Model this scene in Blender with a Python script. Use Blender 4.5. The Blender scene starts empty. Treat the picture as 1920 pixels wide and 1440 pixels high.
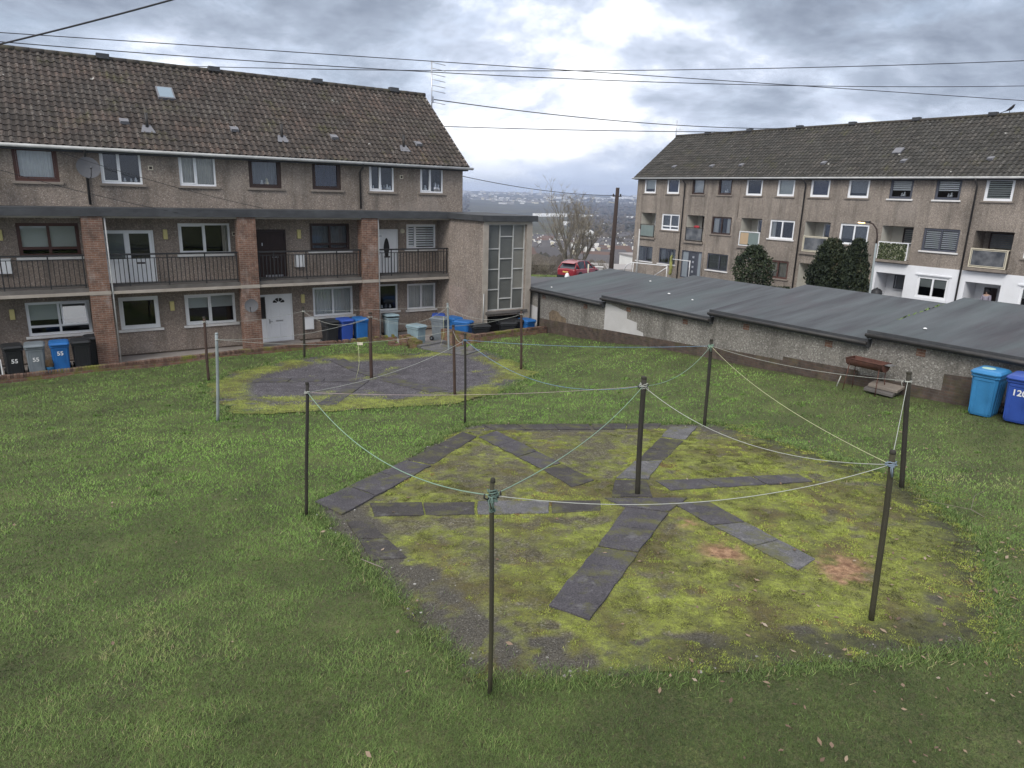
import bpy, bmesh, math, random
import numpy as np
from mathutils import Vector, Matrix

random.seed(7)
RNG = np.random.default_rng(11)
SC = bpy.context.scene
COL = SC.collection
PHI = math.radians(34.3)                 # the two blocks, the garages and the path all follow this grid
CU, SU = math.cos(PHI), math.sin(PHI)
CAM_H = 6.3                              # camera height above the path (z = 0)

def xy(u, v): return (u * CU - v * SU, u * SU + v * CU)
def uv(x, y): return (x * CU + y * SU, -x * SU + y * CU)

# ------------------------------------------------------------------ lawn height
_CP = np.array([(-1.34, 26.9, .0), (2.13, 26.9, .06), (6.6, 26.9, .16), (11.4, 26.9, .25), (13.0, 23.8, .24),
                (14.2, 23.4, .5), (16.0, 23.8, .55), (18.3, 24.4, .5), (18.3, 20.6, .79), (18.3, 17.8, 1.1),
                (18.3, 15.8, 1.2), (18.3, 12.9, 1.34), (18.3, 10.6, 1.5), (18.3, 8.75, 1.58), (18.3, 7.1, 1.7), (18.3, 2., 2.0)])
def _plane(x, y): return 6.3 - 4.1235 + .02268 * x - .0794 * y
_cx, _cy = xy(_CP[:, 0], _CP[:, 1])
_cres = _CP[:, 2] - _plane(_cx, _cy)
def zg(x, y):
    """lawn height: an even slope, bent to meet the walls round it"""
    x = np.asarray(x, float); y = np.asarray(y, float)
    d2 = (x[..., None] - _cx) ** 2 + (y[..., None] - _cy) ** 2
    w = (1 / (d2 + .5)) ** 1.5
    u, v = uv(x, y)
    dg = np.clip(18.3 - u, 0, None); dp = np.clip(26.9 - v, 0, None)
    d3 = np.hypot(np.clip(14.0 - u, 0, None), np.clip(23.6 - v, 0, None))
    k = np.exp(-(np.minimum(np.minimum(dg, dp), d3) / 3.0) ** 2)
    return _plane(x, y) + (w * _cres).sum(-1) / w.sum(-1) * k
def zg1(x, y): return float(zg(np.array([x]), np.array([y]))[0])

# ------------------------------------------------------------------ value noise (for where things grow)
def _hash(i, j, s):
    n = (i * 374761393 + j * 668265263 + s * 974634707) & 0xffffffff
    n = ((n ^ (n >> 13)) * 1274126177) & 0xffffffff
    return ((n ^ (n >> 16)) & 0xffff) / 65535.0
def vnoise(x, y, s=0):
    x = np.asarray(x, float); y = np.asarray(y, float)
    xi = np.floor(x).astype(np.int64); yi = np.floor(y).astype(np.int64)
    fx = x - xi; fy = y - yi
    fx = fx * fx * (3 - 2 * fx); fy = fy * fy * (3 - 2 * fy)
    a = _hash(xi, yi, s); b = _hash(xi + 1, yi, s); c = _hash(xi, yi + 1, s); d = _hash(xi + 1, yi + 1, s)
    return (a * (1 - fx) + b * fx) * (1 - fy) + (c * (1 - fx) + d * fx) * fy
def fbm(x, y, s=0, o=4):
    t = 0; a = .5; n = 0
    for k in range(o):
        t = t + a * vnoise(x * 2 ** k, y * 2 ** k, s + k); n += a; a *= .55
    return t / n

def in_poly(x, y, P):
    r = np.zeros(np.shape(x), bool)
    n = len(P)
    for i in range(n):
        x0, y0 = P[i]; x1, y1 = P[(i + 1) % n]
        c = ((y0 > y) != (y1 > y)) & (x < (x1 - x0) * (y - y0) / ((y1 - y0) or 1e-9) + x0)
        r ^= c
    return r
def edge_dist(x, y, P):
    best = np.full(np.shape(x), 1e9)
    n = len(P)
    for i in range(n):
        x0, y0 = P[i]; x1, y1 = P[(i + 1) % n]
        dx, dy = x1 - x0, y1 - y0
        t = np.clip(((x - x0) * dx + (y - y0) * dy) / (dx * dx + dy * dy), 0, 1)
        best = np.minimum(best, np.hypot(x - x0 - t * dx, y - y0 - t * dy))
    return best

# ------------------------------------------------------------------ materials
class NT:
    def __init__(s, name):
        s.m = bpy.data.materials.new(name); s.m.use_nodes = True
        s.t = s.m.node_tree; s.b = s.t.nodes['Principled BSDF']; s.out = s.t.nodes['Material Output']
        s.b.inputs['Specular IOR Level'].default_value = .3
        s.tc = None
    def n(s, typ, **kw):
        nd = s.t.nodes.new('ShaderNode' + typ)
        for k, v in kw.items():
            if hasattr(nd, k) and not k[0].isupper(): setattr(nd, k, v)
        return nd
    def set(s, nd, **kw):
        for k, v in kw.items():
            i = nd.inputs[int(k[1:])] if k[0] == '_' else nd.inputs[k.replace('_', ' ')]
            if hasattr(v, 'is_output') or isinstance(v, bpy.types.NodeSocket): s.t.links.new(v, i)
            else: i.default_value = v
        return nd
    def coord(s, kind='Object'):
        if s.tc is None: s.tc = s.n('TexCoord')
        return s.tc.outputs[kind]
    def mapping(s, sc, kind='Object', loc=(0, 0, 0), rot=(0, 0, 0)):
        m = s.n('Mapping'); s.t.links.new(s.coord(kind), m.inputs[0])
        m.inputs['Scale'].default_value = sc if hasattr(sc, '__len__') else (sc, sc, sc)
        m.inputs['Location'].default_value = loc; m.inputs['Rotation'].default_value = rot
        return m.outputs[0]
    def noise(s, scale, detail=3, rough=.55, kind='Object', stretch=None, dist=0, loc=(0, 0, 0)):
        nd = s.n('TexNoise')
        v = s.mapping(stretch or (1, 1, 1), kind, loc)
        return s.set(nd, Vector=v, Scale=scale, Detail=detail, Roughness=rough, Distortion=dist).outputs['Fac']
    def voro(s, scale, kind='Object', out='Distance', rand=1.0):
        nd = s.n('TexVoronoi')
        return s.set(nd, Vector=s.mapping((1, 1, 1), kind), Scale=scale, Randomness=rand).outputs[out]
    def ramp(s, fac, stops, interp='LINEAR'):
        r = s.n('ValToRGB'); cr = r.color_ramp; cr.interpolation = interp
        while len(cr.elements) < len(stops): cr.elements.new(.5)
        for e, (p, c) in zip(cr.elements, stops):
            e.position = p; e.color = (*c, 1) if hasattr(c, '__len__') else (c, c, c, 1)
        s.t.links.new(fac, r.inputs[0]); return r.outputs[0]
    def mix(s, fac, a, b, mode='MIX'):
        m = s.n('Mix'); m.data_type = 'RGBA'; m.blend_type = mode
        for i, v in ((0, fac), (6, a), (7, b)):
            if isinstance(v, bpy.types.NodeSocket): s.t.links.new(v, m.inputs[i])
            else: m.inputs[i].default_value = (*v, 1) if hasattr(v, '__len__') and len(v) == 3 else v
        return m.outputs[2]
    def math(s, op, a, b=0.0, clamp=False):
        m = s.n('Math'); m.operation = op; m.use_clamp = clamp
        for i, v in ((0, a), (1, b)):
            if isinstance(v, bpy.types.NodeSocket): s.t.links.new(v, m.inputs[i])
            else: m.inputs[i].default_value = v
        return m.outputs[0]
    def attr(s, name, out='Fac'):
        a = s.n('Attribute'); a.attribute_name = name; return a.outputs[out]
    def island(s):
        return s.n('NewGeometry').outputs['Random Per Island']
    def bump(s, h, dist=.01, strength=.6):
        b = s.n('Bump'); s.set(b, Height=h, Distance=dist, Strength=strength)
        s.t.links.new(b.outputs[0], s.b.inputs['Normal'])
    def fin(s, color, rough=.8, metallic=0.0):
        s.set(s.b, Base_Color=(*color, 1) if hasattr(color, '__len__') and len(color) == 3 else color, Roughness=rough, Metallic=metallic)
        return s.m

def c3(c, k): return tuple(min(1, a * k) for a in c)

def m_plain(name, col, rough=.6, var=.25, scale=6, dirt=None, dirt_amt=.5, metallic=0, fine=60, bump=.0, stretch=None):
    t = NT(name)
    n1 = t.noise(scale, 4, stretch=stretch); n2 = t.noise(fine, 2)
    f = t.math('ADD', t.math('MULTIPLY', n1, .65), t.math('MULTIPLY', n2, .35))
    c = t.ramp(f, [(.3, c3(col, 1 - var)), (.7, c3(col, 1 + var * .6))])
    if dirt:
        d = t.ramp(t.noise(scale * .45, 5, .65, loc=(3, 7, 1), stretch=stretch), [(.5 - .14 * dirt_amt, 0.0), (.78 - .1 * dirt_amt, dirt_amt)])
        c = t.mix(d, c, dirt)
    if bump: t.bump(n2, bump, .5)
    return t.fin(c, rough, metallic)

def m_render(name, dark, mid, light, stain=(.07, .063, .055), stain_amt=.5, grain=44):
    """pebble-dash: small stones of several colours, with rain stains"""
    t = NT(name)
    cell = t.voro(grain, out='Color')
    sep = t.n('SeparateColor'); t.t.links.new(cell, sep.inputs[0])
    c = t.ramp(sep.outputs[0], [(.0, c3(mid, .68)), (.3, c3(mid, .88)), (.6, mid), (.88, c3(mid, 1.18)), (1, light)])
    big = t.noise(.55, 5, .6); c = t.mix(1.0, c, t.ramp(big, [(.3, .72), (.72, 1.12)]), 'MULTIPLY')
    n9 = t.noise(9, 3); c = t.mix(1.0, c, t.ramp(n9, [(.25, .82), (.75, 1.14)]), 'MULTIPLY')
    c = t.mix(1.0, c, t.ramp(t.noise(22, 3, .7), [(.3, .78), (.7, 1.2)]), 'MULTIPLY')
    st = t.noise(2.0, 5, .65, stretch=(1, 1, .10), loc=(5, 2, 0))
    c = t.mix(t.ramp(st, [(.48, 0.0), (.72, stain_amt * 1.25)]), c, stain)
    c = t.mix(t.ramp(t.noise(.35, 4, .6, loc=(8, 8, 2)), [(.56, 0.0), (.64, .22)]), c, c3(light, .8))
    t.bump(t.voro(grain), .012, .7)
    return t.fin(c, .92)

def m_brick(name, c1, c2, mortar, eff=(.55, .52, .5), eff_amt=.3, moss=0.0):
    t = NT(name)
    b = t.n('TexBrick'); b.offset = .5
    t.set(b, Vector=t.coord('UV'), Color1=(*c1, 1), Color2=(*c2, 1), Mortar=(*mortar, 1), Scale=1.0, Mortar_Size=.008,
          Brick_Width=.225, Row_Height=.075, Bias=-.1, Mortar_Smooth=.2)
    c = b.outputs[0]
    c = t.mix(1.0, c, t.ramp(t.noise(5, 4), [(.25, .6), (.75, 1.25)]), 'MULTIPLY')
    c = t.mix(t.ramp(t.noise(1.1, 5, .65, stretch=(1, 1, .5)), [(.56, 0.0), (.75, eff_amt)]), c, eff)
    c = t.mix(t.ramp(t.noise(1.6, 4, loc=(9, 1, 3)), [(.5, 0.0), (.75, .55)]), c, (.05, .042, .038))
    if moss:
        c = t.mix(t.ramp(t.noise(2.2, 5, .65, loc=(2, 8, 4)), [(.5, 0.0), (.66, moss)]), c, (.13, .15, .03))
    t.bump(b.outputs['Fac'], -.006, .8)
    return t.fin(c, .9)

def m_tiles(name, base, red, light, red_amt=.5):
    t = NT(name)
    isl = t.island()
    c = t.ramp(isl, [(0, c3(base, .7)), (.35, base), (.62, c3(base, 1.15)), (.8, c3(base, .95)), (1, c3(base, 1.4))])
    patch = t.noise(.8, 4, .6)
    isl2 = t.math('FRACT', t.math('MULTIPLY', isl, 37.7))
    c = t.mix(t.math('MULTIPLY', t.ramp(patch, [(.44, 0.0), (.62, red_amt)]), t.ramp(isl2, [(.2, .1), (.75, 1.0)])), c, red)
    lich = t.noise(16, 4, .6)
    lmask = t.math('MULTIPLY', t.ramp(lich, [(.48, 0.0), (.68, .65)]), t.ramp(isl2, [(.35, .15), (.95, 1.0)]))
    c = t.mix(lmask, c, light)
    c = t.mix(t.ramp(t.noise(.9, 5, .7, loc=(4, 4, 4)), [(.56, 0.0), (.74, .6)]), c, (.085, .085, .03))
    c = t.mix(1.0, c, t.ramp(t.noise(40, 2), [(.3, .75), (.7, 1.2)]), 'MULTIPLY')
    # round white lichen growths, a few to the square metre at most
    vo = t.n('TexVoronoi'); t.set(vo, Vector=t.mapping((1, 1, 1)), Scale=1.5); sv = t.n('SeparateColor'); t.t.links.new(vo.outputs['Color'], sv.inputs[0])
    rad = t.math('MULTIPLY', t.ramp(sv.outputs[0], [(.72, 0.0), (1.0, 1.0)]), .13)
    c = t.mix(t.math('LESS_THAN', t.math('ADD', vo.outputs['Distance'], t.math('MULTIPLY', t.noise(18, 2), .07)), t.math('ADD', rad, .02)), c, (.42, .41, .38))
    # grey roll, darker channels and butt edges
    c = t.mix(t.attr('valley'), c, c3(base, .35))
    return t.fin(c, .9)

def m_glass(name, tint=(.9, .93, .95), refl=.04):
    t = NT(name); t.t.nodes.remove(t.b)
    tr = t.n('BsdfTransparent'); tr.inputs[0].default_value = (*tint, 1)
    gl = t.n('BsdfGlossy'); gl.inputs['Roughness'].default_value = .02
    fr = t.n('Fresnel'); fr.inputs[0].default_value = 1.5
    w = t.noise(1.2, 2)
    bp = t.n('Bump'); t.set(bp, Height=w, Distance=.02, Strength=.1); t.t.links.new(bp.outputs[0], gl.inputs['Normal'])
    f = t.math('ADD', fr.outputs[0], refl, True)
    mx = t.n('MixShader'); t.t.links.new(f, mx.inputs[0]); t.t.links.new(tr.outputs[0], mx.inputs[1]); t.t.links.new(gl.outputs[0], mx.inputs[2])
    t.t.links.new(mx.outputs[0], t.out.inputs[0]); return t.m

M = {}
M['harl_up'] = m_render('pebbledash_upper', (.12, .085, .07), (.275, .228, .19), (.46, .41, .37))
M['harl_low'] = m_render('pebbledash_lower', (.12, .085, .07), (.285, .232, .195), (.46, .41, .37), stain_amt=.4)
M['harl_right'] = m_render('pebbledash_right', (.13, .10, .08), (.275, .235, .2), (.44, .39, .35))
M['harl_garage'] = m_render('grey_dash', (.09, .085, .08), (.235, .22, .2), (.40, .385, .36), stain_amt=.5, grain=34)
M['harl_tower'] = m_render('pebbledash_tower', (.12, .09, .08), (.285, .238, .205), (.48, .43, .40), grain=40)
M['white_wall'] = m_plain('white_masonry_paint', (.74, .75, .78), .7, .06, 1.2, (.45, .45, .43), .25)
M['patch'] = m_plain('new_cement_patch', (.48, .47, .47), .9, .1, 2, (.35, .33, .31), .4, bump=.004)
M['cement'] = m_plain('cement_band', (.36, .32, .28), .9, .15, 3, (.18, .15, .12), .5, bump=.004)
M['concrete'] = m_plain('stained_concrete', (.14, .128, .12), .9, .25, 2.5, (.07, .065, .06), .7, bump=.006)
M['path'] = m_plain('path_concrete', (.30, .27, .25), .9, .2, 1.5, (.14, .12, .10), .6, bump=.005)
M['brick'] = m_brick('red_brick', (.195, .105, .073), (.15, .085, .063), (.25, .2, .17), eff_amt=.4)
M['brick_wall'] = m_brick('old_wall_brick', (.21, .105, .07), (.14, .078, .055), (.19, .16, .13), eff_amt=.2, moss=.75)
M['brick_plinth'] = m_brick('plinth_brick', (.095, .066, .053), (.065, .05, .043), (.085, .075, .066), eff=(.2, .165, .135), eff_amt=.35, moss=.15)
M['tile_left'] = m_tiles('roof_tile_left', (.058, .048, .042), (.13, .075, .056), (.26, .245, .215), .38)
M['tile_right'] = m_tiles('roof_tile_right', (.05, .047, .042), (.09, .07, .055), (.24, .23, .21), .3)
M['upvc'] = m_plain('white_upvc', (.78, .79, .81), .35, .05, 2, (.5, .5, .48), .2)
M['brown_frame'] = m_plain('brown_frame', (.085, .04, .032), .5, .2, 4)
M['dark_frame'] = m_plain('dark_brown_frame', (.045, .028, .024), .5, .2, 4)
M['grey_frame'] = m_plain('grey_frame', (.075, .08, .10), .4, .1, 4)
M['sill_stone'] = m_plain('stone_sill', (.24, .205, .175), .9, .2, 5, (.1, .09, .08), .5)
M['sill_white'] = m_plain('white_sill', (.66, .65, .64), .7, .12, 4, (.35, .33, .3), .4)
M['felt'] = m_plain('black_felt_fascia', (.05, .052, .057), .75, .3, 2.5, (.10, .105, .11), .5, stretch=(1, 1, 2))
M['black_iron'] = m_plain('black_paint', (.025, .025, .027), .5, .3, 6)
M['gutter'] = m_plain('grey_gutter', (.46, .46, .45), .5, .15, 4, (.2, .2, .19), .5)
M['pipe'] = m_plain('black_downpipe', (.035, .034, .035), .5, .3, 3, (.09, .08, .07), .5)
M['lead'] = m_plain('lead_flashing', (.17, .17, .185), .6, .2, 8)
M['curtain'] = m_plain('net_curtain', (.62, .62, .60), .9, .12, 3)
M['curtain_cream'] = m_plain('cream_curtain', (.50, .47, .40), .9, .15, 3)
M['zebra'] = m_plain('white_striped_blind', (.86, .86, .86), .85, .04, 2)
M['blind'] = m_plain('pale_roller_blind', (.50, .52, .49), .85, .06, 2)
M['blue_curtain'] = m_plain('dark_blue_curtain', (.03, .036, .075), .9, .2, 4)
M['grey_curtain'] = m_plain('grey_net', (.19, .2, .21), .9, .15, 4)
M['glass'] = m_glass('window_glass')
M['glass_dull'] = m_plain('wired_glass', (.115, .118, .112), .25, .25, 1.2, fine=30); M['glass_lit'] = m_plain('wired_glass_lit', (.19, .185, .165), .25, .2, 1.0, fine=30)  # opaque panes; light and dark of the stairs inside painted into the colour
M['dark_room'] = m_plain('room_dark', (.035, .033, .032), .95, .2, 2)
M['door_dark'] = m_plain('dark_brown_door', (.03, .016, .014), .45, .2, 4)
M['door_grey'] = m_plain('grey_door', (.055, .06, .075), .4, .1, 4)
M['yellow_light'] = m_plain('yellowed_diffuser', (.62, .54, .24), .5, .1, 6)
M['steel'] = m_plain('brushed_steel', (.5, .5, .52), .35, .1, 20, metallic=.8)
M['dish_grey'] = m_plain('dish_grey', (.088, .09, .10), .65, .1, 6, (.09, .085, .08), .4)
M['rope_white'] = m_plain('white_rope', (.40, .41, .37), .9, .2, 20)
M['rope_green'] = m_plain('pale_green_rope', (.23, .34, .26), .9, .2, 20)
M['rope_blue'] = m_plain('blue_rope', (.17, .28, .40), .9, .2, 20)
M['rope_yellow'] = m_plain('pale_yellow_rope', (.5, .5, .3), .9, .2, 20)
M['rope_pink'] = m_plain('faded_pink_rope', (.42, .33, .33), .9, .2, 20)
M['pole_dark'] = m_plain('weathered_dark_pole', (.032, .029, .026), .8, .35, 6, (.045, .042, .024), .6, stretch=(1, 1, .25))
M['pole_moss'] = m_plain('algae_pole', (.042, .038, .028), .85, .3, 6, (.06, .058, .026), .7, stretch=(1, 1, .3))
M['pole_rust'] = m_plain('rusty_pole', (.068, .043, .035), .85, .35, 7, (.05, .035, .03), .6, stretch=(1, 1, .3))
M['pole_grey'] = m_plain('galvanised_pole', (.25, .28, .29), .6, .2, 5, (.13, .15, .13), .5)
M['cable'] = m_plain('black_cable', (.022, .022, .025), .6, .2, 4)
M['wood_pole'] = m_plain('tarred_wood', (.045, .032, .028), .85, .35, 6, stretch=(1, 1, .1))
M['garage_roof'] = m_plain('mineral_felt_roof', (.125, .145, .155), .8, .1, 3)
M['tyre'] = m_plain('rubber', (.02, .02, .021), .8, .2, 8)
M['rust'] = m_plain('rusty_steel', (.11, .05, .038), .85, .35, 9, (.05, .03, .026), .6)
M['far_white'] = m_plain('pale_house_wall', (.72, .71, .68), .9, .1, .3)
M['far_cream'] = m_plain('cream_house_wall', (.6, .55, .43), .9, .1, .3)
M['far_grey'] = m_plain('grey_house_wall', (.30, .28, .27), .9, .1, .3)
M['far_roof'] = m_plain('slate_roof', (.10, .095, .10), .9, .15, .3)
M['far_roof_red'] = m_plain('brown_roof', (.13, .09, .08), .9, .15, .3)
def m_bin(name, col): return m_plain(name, col, .45, .1, 3, c3(col, .5), .6, fine=90)
M['bin_black'] = m_bin('black_bin_plastic', (.022, .023, .025))
M['bin_grey'] = m_bin('grey_bin_plastic', (.17, .195, .215))
M['bin_palegrey'] = m_bin('pale_blue_grey_bin_plastic', (.23, .31, .345))
M['bin_blue'] = m_bin('blue_bin_plastic', (.022, .125, .36))
M['bin_lightblue'] = m_bin('light_blue_bin_plastic', (.04, .20, .42))
M['bin_deepblue'] = m_bin('deep_blue_bin_plastic', (.03, .075, .33))
M['paint_white'] = m_plain('white_paint', (.72, .72, .72), .6, .12, 12)

# garage felt: long wet streaks along the fall of the roof
t = NT('felt_roof_streaks')
st = t.noise(1.0, 5, .6, stretch=(.22, 2.2, 1)); st2 = t.noise(.5, 4, .6, stretch=(.3, .9, 1), loc=(4, 1, 0))
c = t.ramp(st, [(.3, (.030, .028, .034)), (.5, (.056, .061, .067)), (.72, (.082, .093, .099))])
c = t.mix(t.ramp(st2, [(.45, 0.0), (.65, .6)]), c, (.062, .085, .085))
c = t.mix(t.ramp(t.noise(.7, 4, .6, stretch=(.25, 1, 1), loc=(1, 6, 0)), [(.56, 0.0), (.7, .6)]), c, (.06, .048, .056))
c = t.mix(1.0, c, t.ramp(t.noise(45, 2), [(.3, .85), (.7, 1.12)]), 'MULTIPLY')
M['garage_roof'] = t.fin(c, .62)

# ------------------------------------------------------------------ mesh builder
class MB:
    def __init__(s): s.v = []; s.f = []; s.mi = []; s.cur = 0; s.sm = []
    def quad(s, pts):
        b = len(s.v); s.v += [tuple(p) for p in pts]; s.f.append(tuple(range(b, b + len(pts)))); s.mi.append(s.cur); s.sm.append(False)
    def box(s, x0, x1, y0, y1, z0, z1):
        if x0 > x1: x0, x1 = x1, x0
        if y0 > y1: y0, y1 = y1, y0
        if z0 > z1: z0, z1 = z1, z0
        s.hexa([(x0, y0, z0), (x1, y0, z0), (x1, y1, z0), (x0, y1, z0), (x0, y0, z1), (x1, y0, z1), (x1, y1, z1), (x0, y1, z1)])
    def hexa(s, p):
        b = len(s.v); s.v += [tuple(q) for q in p]
        for f in ((3, 2, 1, 0), (4, 5, 6, 7), (0, 1, 5, 4), (1, 2, 6, 5), (2, 3, 7, 6), (3, 0, 4, 7)):
            s.f.append(tuple(b + i for i in f)); s.mi.append(s.cur); s.sm.append(False)
    def tube(s, pts, r, n=8, cap=True, smooth=True):
        pts = [Vector(p) for p in pts]
        rs = r if hasattr(r, '__len__') else [r] * len(pts)
        b = len(s.v); up = None
        for i, p in enumerate(pts):
            d = (pts[min(i + 1, len(pts) - 1)] - pts[max(i - 1, 0)]).normalized()
            if up is None: up = Vector((0, 0, 1)) if abs(d.z) < .9 else Vector((1, 0, 0))
            a = d.cross(up).normalized(); up = a.cross(d).normalized()
            for k in range(n):
                t_ = 2 * math.pi * k / n
                s.v.append(tuple(p + (a * math.cos(t_) + up * math.sin(t_)) * rs[i]))
        for i in range(len(pts) - 1):
            for k in range(n):
                k2 = (k + 1) % n
                s.f.append((b + i * n + k, b + i * n + k2, b + (i + 1) * n + k2, b + (i + 1) * n + k)); s.mi.append(s.cur); s.sm.append(smooth)
        if cap:
            s.f.append(tuple(b + k for k in range(n))[::-1]); s.mi.append(s.cur); s.sm.append(False)
            e = b + (len(pts) - 1) * n
            s.f.append(tuple(e + k for k in range(n))); s.mi.append(s.cur); s.sm.append(False)
    def lathe(s, prof, c=(0, 0, 0), n=16, axis='z', smooth=True):
        b = len(s.v)
        for r, h in prof:
            for k in range(n):
                a = 2 * math.pi * k / n; p = (r * math.cos(a), r * math.sin(a), h)
                if axis == 'x': p = (p[2], p[0], p[1])
                if axis == 'y': p = (p[0], p[2], p[1])
                s.v.append((c[0] + p[0], c[1] + p[1], c[2] + p[2]))
        for i in range(len(prof) - 1):
            for k in range(n):
                k2 = (k + 1) % n
                s.f.append((b + i * n + k, b + i * n + k2, b + (i + 1) * n + k2, b + (i + 1) * n + k)); s.mi.append(s.cur); s.sm.append(smooth)
    def prism(s, poly, z0, z1):
        n = len(poly); b = len(s.v)
        z0s = z0 if hasattr(z0, '__len__') else [z0] * n; z1s = z1 if hasattr(z1, '__len__') else [z1] * n
        for i, (x, y) in enumerate(poly): s.v.append((x, y, z0s[i]))
        for i, (x, y) in enumerate(poly): s.v.append((x, y, z1s[i]))
        s.f.append(tuple(range(b, b + n))[::-1]); s.f.append(tuple(range(b + n, b + 2 * n))); s.mi += [s.cur] * 2; s.sm += [False] * 2
        for i in range(n):
            j = (i + 1) % n
            s.f.append((b + i, b + j, b + n + j, b + n + i)); s.mi.append(s.cur); s.sm.append(False)
    def xf(s, M4, start=0):
        for i in range(start, len(s.v)): s.v[i] = tuple(M4 @ Vector(s.v[i]))
    def build(s, name, mats, parent=None, loc=None, rot=0.0, bevel=0.0, auto_uv=True):
        """one mesh object; with a parent, vertices given in the parent's frame before its origin was taken off"""
        o0 = ORG.get(parent.name, (0, 0, 0)) if parent else (loc or (0, 0, 0))
        me = bpy.data.meshes.new(name)
        V = [(x - o0[0], y - o0[1], z - o0[2]) for x, y, z in s.v]
        me.from_pydata(V, [], s.f)
        if not isinstance(mats, (list, tuple)): mats = [mats]
        for m in mats: me.materials.append(m)
        me.polygons.foreach_set('material_index', s.mi); me.polygons.foreach_set('use_smooth', s.sm)
        if auto_uv and len(s.f) < 20000:
            uvl = me.uv_layers.new(name='UVMap').data
            for p in me.polygons:
                nx, ny, nz = map(abs, p.normal)
                for li in p.loop_indices:
                    x, y, z = s.v[me.loops[li].vertex_index]
                    uvl[li].uv = (x, y) if nz > nx and nz > ny else ((y, z) if nx > ny else (x, z))
        me.update()
        o = bpy.data.objects.new(name, me); COL.objects.link(o)
        if parent:
            o.parent = parent; ORG[o.name] = o0
        elif loc is not None:
            if rot == 'uv':
                X, Y = xy(loc[0], loc[1]); o.location = (X, Y, loc[2]); o.rotation_euler = (0, 0, PHI)
            else:
                o.location = loc; o.rotation_euler = (0, 0, rot)
            ORG[o.name] = tuple(loc)
        if bevel:
            md = o.modifiers.new('edge', 'BEVEL'); md.width = bevel; md.segments = 2; md.limit_method = 'ANGLE'
        return o
ORG = {}
def tag(o, label=None, cat=None, group=None, kind=None):
    if label: o['label'] = label
    if cat: o['category'] = cat
    if group: o['group'] = group
    if kind: o['kind'] = kind
    return o
def thing(name, label, cat, loc, frame='uv', rot=0.0, group=None):
    """an Empty at the thing's base; 'uv' things are drawn in the street grid, others in world axes"""
    o = bpy.data.objects.new(name, None); COL.objects.link(o); o.empty_display_size = .3
    if frame == 'uv':
        X, Y = xy(loc[0], loc[1]); o.location = (X, Y, loc[2]); o.rotation_euler = (0, 0, PHI)
    else:
        o.location = loc; o.rotation_euler = (0, 0, rot)
    ORG[o.name] = tuple(loc) if frame in ('uv', 'xy') else (0, 0, 0)
    return tag(o, label, cat, group)
def kids(o): return [c for c in bpy.data.objects if c.parent == o]
def dup(root, loc, rotz, label, group=None, mats=None):
    """a copy of a thing with copies of its parts and sub-parts"""
    r = root.copy(); COL.objects.link(r); r.location = loc; r.rotation_euler = (0, 0, rotz); r['label'] = label
    if group: r['group'] = group
    for ch in kids(root):
        c = ch.copy(); COL.objects.link(c); c.parent = r
        for g in kids(ch):
            d = g.copy(); COL.objects.link(d); d.parent = c
    return r
SUN_E, SKY_K, EXPO, HAZE, CLOUD_LOC = 1.5, 1.0, 0.6, 1.4e-4, (1.3, 4.2, .6)
# ================================================================== camera, sky, sun
cd_ = bpy.data.cameras.new('camera'); cam = bpy.data.objects.new('camera', cd_); COL.objects.link(cam)
cd_.sensor_width = 36; cd_.lens = 36 * 1320 / 1920; cd_.clip_start = .1; cd_.clip_end = 40000
_p, _r = math.radians(15.1), math.radians(1.75)
fw = Vector((0, math.cos(_p), -math.sin(_p))); rt0 = Vector((1, 0, 0)); up0 = rt0.cross(fw)
rt = rt0 * math.cos(_r) + up0 * math.sin(_r); up = up0 * math.cos(_r) - rt0 * math.sin(_r)
cam.matrix_world = Matrix(((rt.x, up.x, -fw.x, 0), (rt.y, up.y, -fw.y, 0), (rt.z, up.z, -fw.z, CAM_H), (0, 0, 0, 1)))
SC.camera = cam

SUN_EL, SUN_AZ = math.radians(42), math.radians(205)      # high behind the viewer's left, through thick cloud
sd = bpy.data.lights.new('sun', 'SUN'); sd.energy = SUN_E; sd.angle = math.radians(25); sd.color = (1, .96, .9)
so = bpy.data.objects.new('sun', sd); COL.objects.link(so)
dv = Vector((math.sin(SUN_AZ) * math.cos(SUN_EL), math.cos(SUN_AZ) * math.cos(SUN_EL), math.sin(SUN_EL)))
so.rotation_euler = dv.to_track_quat('Z', 'Y').to_euler(); so.location = (0, -20, 40)

w = bpy.data.worlds.new('World'); SC.world = w; w.use_nodes = True
nt = w.node_tree; nt.nodes.clear()
def N(t_, **k):
    n_ = nt.nodes.new('ShaderNode' + t_)
    for a, b in k.items(): setattr(n_, a, b)
    return n_
L = nt.links.new
tc = N('TexCoord')
sky = N('TexSky'); sky.sky_type = 'NISHITA'; sky.sun_disc = False; sky.sun_elevation = SUN_EL; sky.sun_rotation = SUN_AZ
bg1 = N('Background'); bg1.inputs[1].default_value = .1; L(sky.outputs[0], bg1.inputs[0])
def wnoise(scale, stretch, detail, rough, loc=(0, 0, 0), dist=0.0):
    mp = N('Mapping'); mp.inputs['Scale'].default_value = stretch; mp.inputs['Location'].default_value = loc; L(tc.outputs['Generated'], mp.inputs[0])
    n_ = N('TexNoise'); n_.inputs['Scale'].default_value = scale; n_.inputs['Detail'].default_value = detail
    n_.inputs['Roughness'].default_value = rough; n_.inputs['Distortion'].default_value = dist; L(mp.outputs[0], n_.inputs['Vector']); return n_.outputs['Fac']
def wmath(op, a, b, clamp=False):
    n_ = N('Math'); n_.operation = op; n_.use_clamp = clamp
    for i, q in ((0, a), (1, b)):
        if isinstance(q, bpy.types.NodeSocket): L(q, n_.inputs[i])
        else: n_.inputs[i].default_value = q
    return n_.outputs[0]
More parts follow.
